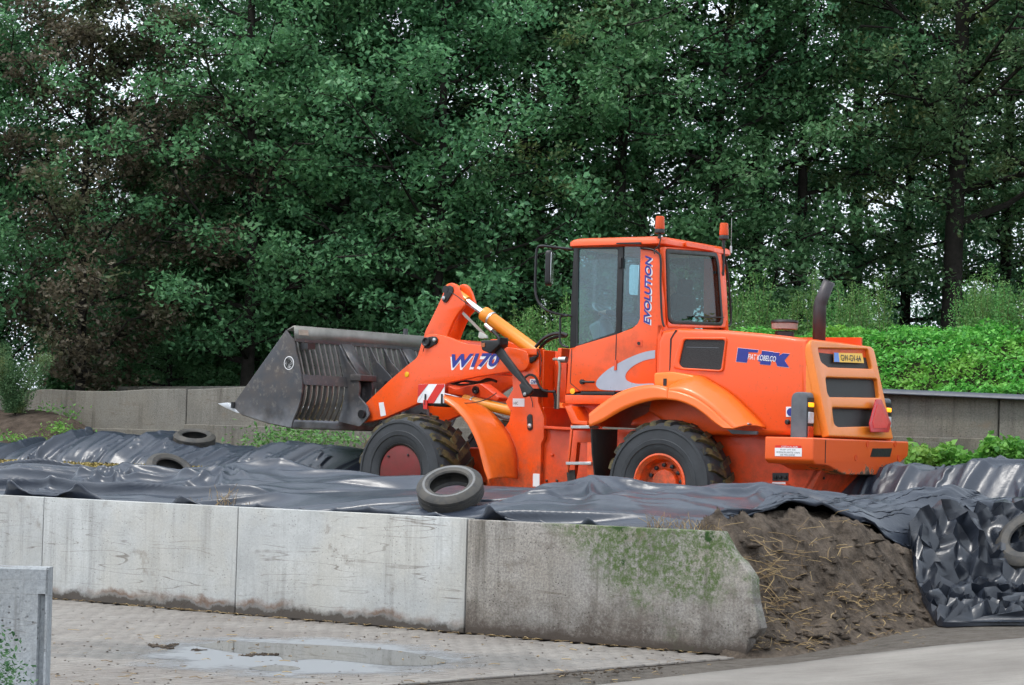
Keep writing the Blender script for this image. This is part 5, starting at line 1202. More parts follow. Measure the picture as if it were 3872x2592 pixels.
b = MB(); b.tube(smooth_path([P3(FR, 1, p, cv + .05) for p in [(485, 812), (432, 822), (428, 900), (425, 990), (445, 1033), (490, 1047)]], 4), .014, 8); part('grab_rail', b, BLACK)
b = MB(); b.tube(smooth_path([P3(FR, 1, p, cv + .03) for p in [(1025, 312), (1100, 320), (1150, 345), (1172, 390), (1172, 600), (1180, 800), (1190, 870), (1200, 892)]], 4), .013, 8); part('grab_rail', b, BLACK)
vg = FR.vz(*zp(1, (1690, 600)), uc - .02)[0]
b = MB(); b.tube(smooth_path([(uc - .02, *FR.vz(*zp(1, p), uc - .02)) for p in [(1600, 330), (1640, 360), (1662, 450), (1680, 600), (1692, 780), (1690, 870), (1660, 895), (1615, 905)]], 4), .014, 8); part('grab_rail', b, BLACK)
# beacons
def beacon(p, base, foot_z):
    c = Vector(p)
    b = MB(); b.lathe([(.052, 0), (.062, .01), (.062, .04), (.055, .055), (.001, .055)], c, (0, 0, 1), 20); o = part('beacon', b, BLACK)
    b = MB(); b.lathe([(.056, .055), (.058, .07), (.052, .19), (.044, .205), (.001, .208)], c, (0, 0, 1), 24); part('beacon_lens', b, BEACON, False, o, smooth=50)
    b = MB(); b.lathe([(.02, .055), (.025, .12), (.03, .16), (.001, .165)], c, (0, 0, 1), 12); part('beacon_bulb', b, REDV, False, o)
    b = MB(); b.tube([c + Vector((0, 0, .005)), Vector((c.x, c.y, foot_z))], .02, 8); part('beacon_stalk', b, BLACK, False, o)
q = P3(FR, 1, (1165, 205), .82); beacon((q.x, .82, q.z), 0, rz0 + .02)
q = FR.vz(*zp(1, (1640, 250)), uc - .06); beacon((uc - .06, q[0], q[1]), 0, rz0 - .25)
b = MB(); b.bar((uc - .06, q[0], rz0 - .22), (uc + .0, q[0] + .12, rz0 - .22), .03, .03); part('beacon_bracket', b, BLACK)
b = MB(); q2 = FR.vz(*zp(1, (1693, 330)), uc - .06); b.tube([(uc - .06, q2[0], q2[1]), (uc - .06, q2[0], q2[1] + .40)], .003, 5); b.lathe([(.015, -.03), (.015, .05), (.004, .06)], (uc - .06, q2[0], q2[1]), (0, 0, 1), 8); part('radio_aerial', b, STEEL)
b = MB(); b.tube(smooth_path([P3(FR, 1, p, .88) for p in [(1172, 235), (1165, 275), (1150, 305), (1125, 320), (1128, 355)]], 4), .008, 6); part('beacon_cable', b, BLACK)

# ---- ladder and front corner bits
lv = 1.02
b = MB(); pl(FR, 4, [(1828, 545), (1842, 560), (1805, 930), (1790, 930)], lv, lv - .03, 0, .003, b); LAD = part('ladder_rail', b, ORANGE)
b = MB(); pl(FR, 4, [(1960, 690), (2000, 690), (2030, 1060), (1958, 1060)], lv - .02, lv - .05, 0, .003, b); part('ladder_rail', b, ORANGE)
for p0, p1 in (((1830, 566), (1985, 566)), ((1790, 858), (1995, 858))):
    b = MB(); a = P3(FR, 4, p0, lv); c = P3(FR, 4, p1, lv); b.bar((a.x, lv - .09, a.z), (c.x, lv - .09, c.z), .20, .035); part('ladder_step', b, STEEL, bev=.004)
b = MB(); plate(b, U(FR, 4, [(1840, 590), (1990, 600), (1990, 690), (1880, 690), (1860, 900), (1830, 1060), (1810, 1060)], lv - .22), lv - .30, lv - .22, .004); part('ladder_back', b, ORANGE_DEEP)
b = MB(); pl(FR, 4, [(1792, 912), (1858, 912), (1870, 1060), (1805, 1060)], lv - .05, lv - .07, .01, .003, b); part('ladder_flap', b, FLAPM)
b = MB(); pl(FR, 4, [(1778, 400), (1830, 395), (1890, 515), (1960, 520), (1960, 550), (1835, 540)], lv - .05, lv - .35, .01, .006, b); part('cab_bracket', b, ORANGE)
b = MB(); plate(b, U(FR, 4, [(1800, 380), (2100, 380), (2000, 560), (1850, 540)], .7), -.5, .68, .004); part('cab_underframe', b, ORANGE_DEEP)

# ---- front frame: tower
tv0, tv1 = .60, .54
tw = [(1338, -60), (1572, -60), (1565, 370), (1612, 490), (1610, 655), (1588, 700), (1580, 1140), (1150, 1140), (1150, 900), (1250, 640), (1330, 520), (1345, 440), (1302, 365), (1362, 262)]
TWP = U(FF, 4, tw, tv0)
TW = None
for s in (1, -1):
    b = MB(); plate(b, TWP, s * tv0, s * tv1, .006); o = part('tower_plate', b, ORANGE, True); TW = TW or o
b = MB(); ub = U1(FF, 4, (1590, 300), tv0)[0]; ztw = TWP[0][1]
rp = U(FF, 8, [(1372, 862), (1545, 868), (1548, 1535), (1372, 1535)], tv0); uR = U1(FF, 8, (1372, 1000), tv0)[0]
for s in (1, -1):
    b = MB(); vi = FF.vz(*zp(8, (1545, 1000)), uR)[0]; z1 = FF.vz(*zp(8, (1400, 862)), uR)[1]; z0 = FF.vz(*zp(8, (1400, 1535)), uR)[1]
    b.box(uR - .03, uR, s * vi, s * tv1, z0, z1); part('tower_rear_plate', b, ORANGE, True, bev=.006)
b = MB(); cap = U(FF, 8, [(1055, 920), (1100, 846), (1345, 842), (1345, 918)], tv0 + .05); plate(b, cap, tv0 + .05, tv0 - .12, .008); part('tower_cap', b, ORANGE, True)
b = MB(); b.box(uR - .05, uR + .3, -tv1, tv1, Z_GROUND + .35, z0); part('front_frame', b, ORANGE_DEEP, True, bev=.01)
b = MB(); uq = U1(FF, 4, (1250, 800), .3)[0]; b.box(uq - .2, fw_u + .7, -.42, .42, fw_z - .1, fw_z + .34); part('front_frame_nose', b, ORANGE_DEEP, True, bev=.02)
b = MB(); z5 = FF.vz(*zp(8, (1640, 840)), uR - .25)[1]; b.box(uR - .30, uR - .24, -tv1, tv1, z5 - .12, z5); part('tower_crossbar', b, ORANGE, True, bev=.008)
b = MB(); pl(FF, 4, [(1478, 480), (1500, 458), (1520, 470), (1524, 580), (1500, 598), (1482, 585)], tv0, tv0 + .012, .02, .003, b); pc = part('pin_cover', b, BLACK, True)
b = MB(); b.lathe([(.028, 0), (.028, .02), (.012, .026), (.001, .026)], P3(FF, 4, (1502, 556), tv0 + .01), (0, 1, 0), 16); part('pin', b, STEEL, True, pc)
for nm, pts in (('white_sticker', [(1362, 335), (1456, 336), (1455, 402), (1361, 401)]), ('white_sticker', [(1525, 940), (1577, 942), (1576, 1045), (1523, 1045)])):
    sticker(nm, FF, 4, pts, tv0 + .001, WHITE, TW, r=.006)
a = P3(FF, 4, (1370, 385), tv0); decal('sticker_text', 'HIC', a, (-1, 0, 0), (0, 0, 1), .07, .035, INK, TW, depth=.006)
a = sticker('maker_sticker', FF, 4, [(1500, 178), (1566, 180), (1564, 222), (1498, 220)], tv0 + .001, WHITE, TW)
a = P3(FF, 4, (1508, 216), tv0); bq = P3(FF, 4, (1556, 216), tv0); decal('sticker_text', 'CNH', a, (-1, 0, 0), (0, 0, 1), (bq - a).length, .045, BLUE, TW, bold=.03, depth=.006, shear=.2)

# ---- boom
bv1, bv0 = .66, .58
boom = [(1088, 1072), (1103, 945), (1135, 930), (1300, 772), (1420, 668), (1518, 590), (1548, 485), (1590, 420), (1640, 416), (1720, 432), (1800, 462), (1870, 490), (2230, 520), (2330, 545), (2345, 640), (2310, 690), (2220, 692), (1980, 728), (1740, 778), (1640, 850), (1520, 932), (1260, 1045), (1110, 1075)]
BP_ = fillet(U(FF, 3, boom, bv1), .05, 3)
BOOM = []
for s in (1, -1):
    b = MB(); plate(b, BP_, s * bv0, s * bv1, .008); BOOM.append(part('boom_arm', b, ORANGE, True))
b = MB(); q = P3(FF, 3, (1630, 490), bv1); b.tube([(q.x, -bv0, q.z), (q.x, bv0, q.z)], .08, 16); q2 = P3(FF, 3, (1400, 800), bv1); b.tube([(q2.x, -bv0, q2.z), (q2.x, bv0, q2.z)], .10, 16)
q3 = P3(FF, 3, (2000, 640), bv1); b.box(q3.x - .15, q3.x + .15, -bv0, bv0, q3.z - .12, q3.z + .02); part('boom_crosstube', b, ORANGE_DEEP, True)
# pin plates
for k, pts, hl in ((8, [(8, 760), (30, 715), (120, 698), (165, 705), (182, 740), (165, 785), (60, 845), (20, 835)], ((140, 742), (45, 765))),):
    b = MB(); pl(FF, k, pts, bv1, bv1 + .015, .02, .004, b); o = part('pin_keeper', b, BLACK, True)
    b = MB(); b.lathe([(.026, 0), (.026, .02), (.01, .026), (.001, .026)], P3(FF, k, hl[0], bv1 + .012), (0, 1, 0), 14); part('pin', b, STEEL, True, o)
    b = MB(); b.lathe([(.06, 0), (.06, .03), (.05, .035), (.03, .012), (.001, .012)], P3(FF, k, hl[1], bv1 + .010), (0, 1, 0), 20); part('pin', b, BLACKMET, True, o)
b = MB(); b.lathe([(.034, 0), (.034, .008), (.001, .012)], P3(FF, 3, (1443, 715), bv1), (0, 1, 0), 18); part('yellow_reflector', b, DOT_Y, True)
sticker('white_sticker', FF, 3, [(1235, 925), (1270, 920), (1288, 1018), (1250, 1026)], bv1 + .001, WHITE, None, True)
a = P3(FF, 3, (1768, 668), bv1); bq = P3(FF, 3, (2125, 658), bv1); tp = P3(FF, 3, (1790, 566), bv1)
dxx = bq - a; hh = tp.z - a.z
decal('model_lettering', 'W170', a + Vector((.012, .001, -.032)), dxx, (0, 0, 1), dxx.length, hh, WHITE, BOOM[0], shear=.32, bold=.055, depth=.002)
decal('model_lettering', 'W170', a + Vector((-.008, .001, .0)), dxx, (0, 0, 1), dxx.length, hh, BLUE, BOOM[0], shear=.32, bold=.04, depth=.0045)
# ---- tilt lever and cylinders
lev = [(10, 660), (120, 440), (215, 240), (232, 180), (252, 115), (292, 72), (340, 60), (388, 88), (430, 165), (468, 290), (480, 335), (462, 372), (405, 430), (345, 540), (285, 690), (262, 800), (200, 900), (60, 1000), (-120, 1180), (-190, 1160), (-80, 960), (0, 800)]
LP = fillet(U(FF, 8, lev, .15), .05, 3)
for v in (.15, -.09):
    b = MB(); plate(b, LP, v, v - .05, .012); o = part('tilt_lever', b, ORANGE, True)
b = MB(); pl(FF, 8, [(240, 235), (278, 120), (320, 92), (362, 118), (366, 165), (290, 290), (255, 300), (228, 270)], .151, .166, .02, .004, b); o = part('pin_keeper', b, BLACK, True)
b = MB(); b.lathe([(.028, 0), (.028, .02), (.01, .026), (.001, .026)], P3(FF, 8, (250, 245), .162), (0, 1, 0), 14); part('pin', b, STEEL, True, o)
pt = P3(FF, 8, (345, 150), .03); b = MB(); b.tube([(pt.x, .17, pt.z), (pt.x, -.16, pt.z)], .05, 16); part('lever_pin', b, BLACKMET, True)
def cyl(name, a, e, rb, rr, rod_end, barrel_start, sleeve=0):
    a = Vector(a); e = Vector(e); d = e - a
    b = MB(); s0 = a + d * barrel_start; b.lathe([(rb * .9, -.01), (rb * 1.08, .0), (rb * 1.08, .10), (rb, .11), (rb, d.length * (1 - barrel_start)), (rb * .8, d.length * (1 - barrel_start) + .02)], s0, d, 24); o = part(name, b, YELLOW_CYL, True, smooth=40)
    b = MB(); b.tube([a + d * sleeve, s0], rr, 20); part('chrome_rod', b, CHROME, True, o)
    b = MB(); b.tube([a, a + d * max(sleeve, .02)], rr * 1.5, 16); y = Vector((0, 1, 0)); b.lathe([(rr * 2.0, -rr * 1.5), (rr * 2.0, rr * 1.5)], a, (0, 1, 0), 16); part('rod_eye', b, YELLOW_CYL if sleeve > .05 else BLACKMET, True, o)
    b = MB(); b.lathe([(rb * 1.10, .13), (rb * 1.10, .16)], s0, d, 24, cap=False); part('clamp_band', b, STEEL, True, o); return o
te = P3(FF, 8, (1420, 940), .03); cyl('tilt_cylinder', (pt.x, .03, pt.z), te, .088, .042, 0, .36, .17)
b = MB(); b.tube(smooth_path([P3(FF, 8, p, .13) for p in [(770, 590), (830, 640), (880, 690), (930, 760), (990, 830)]], 4), .022, 8); part('hydraulic_hose', b, BLACK, True)
b = MB(); b.tube([P3(FF, 8, (740, 560), .13), P3(FF, 8, (820, 630), .13)], .028, 10); part('hose_fitting', b, STEEL, True)
b = MB(); b.bar(P3(FF, 8, (470, 420), .12), P3(FF, 8, (740, 690), .12), .012, .035); part('position_rod', b, plain('dusty_steel', (.30, .28, .25), .6), True)
for s in (1, -1):
    a = P3(FF, 4, (640, 270), .47); e = P3(FF, 4, (1430, 455), .47); cyl('lift_cylinder', (a.x, s * .47, a.z), (e.x, s * .47, e.z), .066, .033, 0, .43)
b = MB(); b.tube(smooth_path([P3(FF, 4, p, .40) for p in [(1210, 460), (1280, 490), (1340, 500)]], 4), .02, 8); part('hydraulic_hose', b, STEEL, True)
# lever link to the bucket
# ---- bucket
BVW = 1.58
back = U(FF, 3, [(600, 455), (628, 580), (655, 715), (668, 790), (660, 880), (635, 970), (600, 1050), (585, 1110)], BVW)
topf = U1(FF, 3, (548, 388), BVW); topb = U1(FF, 3, (596, 358), BVW); tipb = U1(FF, 3, (150, 948), BVW); heel = U1(FF, 3, (585, 1110), BVW); lowm = U(FF, 3, [(400, 1070), (215, 1010)], BVW)
side = [topf] + smooth_path(back, 3) + lowm + [tipb]
BK = empty('bucket', MFR, LO)
for s in (1, -1):
    b = MB(); plate(b, side, s * BVW, s * (BVW - .03), .004); link('side_plate', b.mesh('side_plate'), BUCKET, BK)
# top hood plate of the bucket, floor plate, cutting edge
def strip(name, pts, v0, v1, th, m):          # a bent plate following (u,z) points across the width
    b = MB(); n = len(pts); V = [(u, v, z) for v in (v0, v1) for u, z in pts]
    b.add(V, [(i, i + 1, n + i + 1, n + i) for i in range(n - 1)]); o = link(name, b.mesh(name, 40), m, BK); s = o.modifiers.new('s', 'SOLIDIFY'); s.thickness = th; s.offset = 0; return o
wv = BVW - .03
strip('top_plate', [topf, topb, (back[0][0] + .0, back[0][1])], -wv, wv, .02, TOPSTEEL)
sp = smooth_path(back, 4)
strip('heel_plate', [p for p in sp if p[1] < U1(FF, 3, (610, 1035), BVW)[1]] + [lowm[0]], -wv, wv, .02, BUCKET)
strip('floor_plate', [heel] + lowm + [tipb], -wv, wv, .025, BUCKET)
b = MB(); ce = U(FF, 3, [(45, 930), (115, 924), (150, 942), (205, 1002), (185, 1000), (100, 962)], BVW); plate(b, ce, -BVW, BVW, .004); link('cutting_edge', b.mesh('cutting_edge'), plain('worn_edge_steel', (.55, .57, .60), .45, .6), BK)
# each slat is a flat bar following the back
i715 = min(range(len(sp)), key=lambda i: abs(sp[i][1] - back[2][1])); i790 = min(range(len(sp)), key=lambda i: abs(sp[i][1] - back[3][1]))
zlowsl = U1(FF, 3, (610, 1035), BVW)[1]
def slat_mesh(pts, w, dep):
    b = MB(); n = len(pts)
    for i in range(n - 1):
        pass
    V = []
    for j, (u, z) in enumerate(pts):
        a = Vector(pts[max(j - 1, 0)]); c = Vector(pts[min(j + 1, n - 1)]); t = (c - a).normalized(); nn = Vector((t.y, -t.x))
        if nn.x < 0: nn = -nn
        for v, k in ((-w / 2, 0), (w / 2, 0), (w / 2, 1), (-w / 2, 1)): V.append((u + nn.x * dep * k, v, z + nn.y * dep * k))
    F_ = [(j * 4 + k, j * 4 + (k + 1) % 4, j * 4 + 4 + (k + 1) % 4, j * 4 + 4 + k) for j in range(n - 1) for k in range(4)] + [(0, 1, 2, 3), tuple((n - 1) * 4 + k for k in range(4))]
    b.add(V, F_); return b.mesh('slat', 30)
SL_U = slat_mesh(sp[0:i715 + 1:2] + [sp[i715]], .028, .055); SL_L = slat_mesh([p for p in sp[i790:] if p[1] > zlowsl - .03], .030, .055)
nsl = 31
for i in range(nsl):
    v = -wv + (i + .6) * (2 * wv) / nsl
    for me in (SL_U, SL_L):
        me.materials.clear(); me.materials.append(SLATM); o = link('slat', me, None, BK); o.location = (0, v, 0)
b = MB(); c0 = back[2]; c1 = back[3]; plate(b, [(c0[0] - .015, c0[1]), (c1[0] - .015, c1[1]), (c1[0] + .05, c1[1]), (c0[0] + .05, c0[1])], -wv, wv, .004); link('cross_bar', b.mesh('cross_bar'), BUCKET, BK)
b = MB(); plate(b, [(back[0][0] - .02, back[0][1] + .01), (back[0][0] + .05, back[0][1] + .01), (back[0][0] + .05, back[0][1] - .03), (back[0][0] - .02, back[0][1] - .03)], -wv, wv, .004); link('upper_rail', b.mesh('upper_rail'), BUCKET, BK)
# hinge brackets on the back
tipu, tipz = U1(FF, 3, (1150, 1010), bv1)
zm = back[2][1]; ub_ = back[3][0]
for vc, hw in ((.47, .05), (.72, .05), (-.47, .05), (-.72, .05), (.14, .03), (-.14, .03)):
    deep = .22 if abs(vc) > .3 else .30
    pol = [(back[0][0], back[0][1]), (back[1][0] - .08, back[1][1]), (ub_ - deep * .8, zm + .02), (ub_ - deep, c1[1] - .02), (ub_ - deep * .9, c1[1] - .12), (tipu - .06 if abs(vc) > .3 else ub_ - .05, tipz + .10), (tipu - .10 if abs(vc) > .3 else ub_, tipz - .02), (tipu + .06, heel[1] + .04), (back[6][0], back[6][1]), (back[5][0] + .02, back[5][1]), (back[3][0] + .02, back[3][1]), (back[1][0] + .02, back[1][1])]
    b = MB(); plate(b, fillet(pol, .03, 3), vc - hw * .35, vc + hw * .35, .004); link('hinge_plate', b.mesh('hinge_plate'), BUCKET, BK)
for vc in (.595, -.595):
    b = MB(); b.box(ub_ - .24, ub_ - .06, vc - .16, vc + .16, zm - .05, zm + .03); o = link('stop_block', b.mesh('stop_block'), BUCKET, BK); bevel(o, .008)
    b = MB(); b.tube([(tipu, vc - .19, tipz), (tipu, vc + .19, tipz)], .055, 16); link('hinge_pin', b.mesh('hinge_pin'), BLACKMET, BK)
    b = MB(); b.add([(back[0][0] - .01, vc - .1, back[0][1]), (back[0][0] - .01, vc + .1, back[0][1]), (ub_ - .2, vc + .12, zm), (ub_ - .2, vc - .12, zm)], [(0, 1, 2, 3)]); o = link('brace_plate', b.mesh('brace_plate'), BUCKET, BK); s = o.modifiers.new('s', 'SOLIDIFY'); s.thickness = .015
b = MB(); b.tube([(ub_ - .22, -.22, zm - .08), (ub_ - .22, .22, zm - .08)], .05, 16); link('link_pin', b.mesh('link_pin'), BLACKMET, BK)
lk0 = (ub_ - .22, zm - .08); lk1 = LP[len(LP) * 18 // 22]; lk1 = U1(FF, 8, (-150, 1150), .1)
b = MB(); b.bar((lk0[0], 0, lk0[1]), (lk1[0], 0, lk1[1]), .16, .12); part('tilt_link', b, ORANGE_DEEP, True, bev=.02)
# bits on the bucket
q = U1(FF, 3, (668, 500), BVW - .1); b = MB(); b.box(q[0] - .12, q[0], BVW - .22, BVW - .08, q[1] - .05, q[1] + .03); link('rubber_stop', b.mesh('rubber_stop'), BLACKMET, BK)
q = U1(FF, 3, (1432, 400), -.9); b = MB(); b.tube([(q[0], -.9, q[1] - .25), (q[0], -.9, q[1] + .04)], .035, 10); link('level_post', b.mesh('level_post'), BUCKET, BK)
c = P3(FF, 3, (572, 632), BVW + .001); b = MB(); b.lathe([(.088, 0), (.088, .003), (.001, .003)], c, (0, 1, 0), 28); lg = link('bucket_badge', b.mesh('bucket_badge'), WHITE, BK)
b = MB(); b.lathe([(.076, .003), (.076, .005), (.068, .005), (.068, .003)], c, (0, 1, 0), 28); link('badge_ring', b.mesh('badge_ring'), INK, lg)
bb = decal('badge_letter', 'B', c + Vector((.035, .0, -.048)), (-1, 0, 0), (0, 0, 1), .075, .10, INK, lg, bold=.06, depth=.006)
q = U1(FF, 3, (645, 425), BVW - .12)
b = MB(); dz = (topb[1] - back[0][1]); k0, k1 = .25, .65
def tpp(k, v): return (topb[0] + (back[0][0] - topb[0]) * k - .014, v, topb[1] + (back[0][1] - topb[1]) * k)
b.add([tpp(k0, BVW - .10), tpp(k0, BVW - .28), tpp(k1, BVW - .28), tpp(k1, BVW - .10)], [(0, 1, 2, 3)]); link('type_plate', b.mesh('type_plate'), plain('dusty_label', (.40, .34, .27), .6), BK)
b = MB(); b.tube([(tipb[0] - .03, BVW + .01, tipb[1] - .03), (tipb[0] - .03, BVW + .01, tipb[1] + .05)], .03, 8); link('edge_bolt', b.mesh('edge_bolt'), BLACKMET, BK)
# ---- front fender
of = C5(FF, 4, [(805, 325), (900, 395), (1000, 520), (1078, 700), (1130, 890), (1165, 990)], 1.26)
inn_ = C5(FF, 4, [(808, 322), (1010, 350), (1180, 440), (1310, 590), (1385, 760), (1400, 985)], .62)
F3 = loft('front_fender', of, inn_, FENDER_OR, True, .016, rows=6, bulge=.02)
ofl = [(u - .03, 1.265, z - .07) for u, v, z in of]
loft('fender_lip', of, ofl, FENDER_OR, True, .014, parent=F3, rows=1)
loft('front_fender', [(u, -v, z) for u, v, z in of], [(u, -v, z) for u, v, z in inn_], FENDER_OR, True, .016)
# ---- warning board
wbv = .98
b = MB(); wb = [(1528, 788), (1720, 787), (1716, 930), (1520, 925)]; pl(FF, 3, wb, wbv, wbv - .008, .006, .001, b); WBD = part('warning_board', b, WHITE, True)
for pts in ([(1528, 789), (1600, 788), (1522, 888), (1525, 830)], [(1665, 788), (1719, 788), (1718, 806), (1640, 929), (1580, 928)]):
    sticker('red_stripe', FF, 3, pts, wbv + .001, REDV, WBD, True)
sticker('red_stripe', FF, 3, [(1521, 900), (1560, 860), (1545, 890), (1520, 924)], wbv + .001, WHITE, WBD, True)
b = MB(); b.tube([P3(FF, 3, (1580, 935), wbv - .03), P3(FF, 3, (1745, 942), wbv - .03)], .02, 8); q = P3(FF, 3, (1640, 938), wbv); b.bar((q.x, wbv - .03, q.z), (q.x, bv1 - .05, q.z), .05, .05)
for x in (1578, 1700): b.bar(P3(FF, 3, (x, 860), wbv + .012), P3(FF, 3, (x - 2, 940), wbv + .012), .02, .012)
part('board_bracket', b, BLACKMET, True)
b = MB(); pl(FF, 3, [(1562, 905), (1590, 905), (1592, 975), (1562, 970)], wbv + .02, wbv, .004, .002, b); part('side_reflector', b, REDV, True)
# ---- black work lamp arm
av = .95
b = MB(); pl(FF, 8, [(760, 790), (880, 775), (970, 915), (1290, 1340), (1270, 1380), (1185, 1425), (1135, 1275), (1160, 1250), (1020, 1110), (870, 920), (770, 820)], av, av - .06, .008, .008, b); LA = part('lamp_arm', b, BLACK, True)
b = MB(); pl(FF, 8, [(680, 745), (870, 740), (905, 700), (905, 800), (830, 870), (790, 905), (690, 860)], av + .06, av - .12, .02, .015, b); part('work_lamp', b, BLACK, True, LA)
b = MB(); pl(FF, 8, [(692, 780), (735, 775), (735, 825), (692, 830)], av + .061, av + .07, .008, .002, b); part('indicator_lens', b, plain('dull_amber', (.35, .10, .03), .3), True, LA)
b = MB(); q = P3(FF, 8, (1210, 1360), av); b.bar((q.x, av - .03, q.z), (q.x, tv1, q.z), .06, .10); part('arm_mount', b, BLACK, True, LA)
b = MB(); b.lathe([(.022, 0), (.022, .016), (.001, .02)], P3(FF, 8, (1212, 1385), av), (0, 1, 0), 8); part('arm_bolt', b, STEEL, True, LA)
b = MB(); pl(FF, 8, [(650, 705), (665, 645), (750, 690), (755, 720), (670, 722)], av + .02, av - .01, 0, .002, b); part('clear_marker', b, plain('clear_marker_lens', (.45, .44, .40), .3), True, LA)
# ---- cables and hoses
def cab_(fr, k, pts, v, r, front, m=BLACK, name='cable'):
    b = MB(); b.tube(smooth_path([P3(fr, k, p, v) for p in pts], 5), r, 7); return part(name, b, m, front)
cab_(FF, 8, [(310, 165), (400, 220), (470, 275), (520, 305)], .22, .006, True)
cab_(FF, 8, [(1205, 1190), (1260, 1155), (1330, 1180), (1380, 1290), (1440, 1345), (1570, 1355)], tv0 + .06, .016, True)
cab_(FF, 8, [(1375, 860), (1400, 960), (1395, 1080), (1385, 1180)], tv0 + .02, .006, True)
cab_(FF, 8, [(0, 880), (10, 840), (45, 790)], bv1 + .03, .006, True)
cab_(FF, 8, [(1340, 870), (1360, 920), (1320, 960), (1260, 985)], tv0 + .03, .014, True)
cab_(FF, 8, [(1260, 1385), (1290, 1460), (1300, 1540)], tv0 + .02, .005, True)
cab_(FF, 8, [(120, 1500), (350, 1495), (600, 1485), (760, 1440), (870, 1370)], .99, .006, True)
b = MB(); pl(FF, 8, [(1215, 960), (1330, 930), (1320, 985), (1255, 1020)], tv0 + .04, tv0, .01, .005, b); part('lamp_socket', b, BLACK, True)
cab_(FR, 1, [(245, 1045), (300, 985), (370, 950), (440, 945), (480, 960)], .30, .022, False, BLACK, 'hydraulic_hose')
cab_(FR, 1, [(275, 1055), (330, 1000), (400, 970), (470, 965)], .26, .02, False, BLACK, 'hydraulic_hose')
cab_(FR, 8, [(1545, 972), (1600, 975), (1622, 1040), (1615, 1200), (1605, 1350), (1600, 1560)], .52, .018, False, plain('braided_hose', (.30, .26, .21), .6), 'hydraulic_hose')
cab_(FR, 8, [(1560, 1370), (1572, 1450), (1570, 1560)], .50, .022, False, BLACK, 'hydraulic_hose')
b = MB(); q = P3(FR, 8, (1660, 975), .5); b.lathe([(.04, -.05), (.04, .05)], q, (1, 0, 0), 12); part('hose_coupling', b, STEEL)
b = MB(); plate(b, U(FR, 8, [(1550, 1030), (1700, 1020), (1690, 1480), (1560, 1480)], .30), -.3, .30, .004); part('centre_joint_guard', b, ORANGE_DEEP)
cab_(FF, 4, [(840, 205), (890, 215), (960, 195), (1080, 205), (1160, 180), (1230, 200)], .45, .018, True, BLACK, 'hydraulic_hose')
cab_(FF, 4, [(870, 200), (930, 225), (1050, 215), (1200, 185)], .40, .014, True, BLACK, 'hydraulic_hose')
b = MB(); pl(FF, 4, [(840, 230), (900, 260), (1000, 230), (1100, 215), (1160, 260), (1250, 330), (1240, 360), (1100, 330), (840, 300)], .1, -.1, .02, .01, b); part('valve_bracket', b, ORANGE_DEEP, True)
b = MB(); b.lathe([(.05, 0), (.05, .03), (.02, .03), (.001, .01)], P3(FF, 4, (1068, 268), .1), (0, 1, 0), 16); part('valve_pin', b, BLACKMET, True)

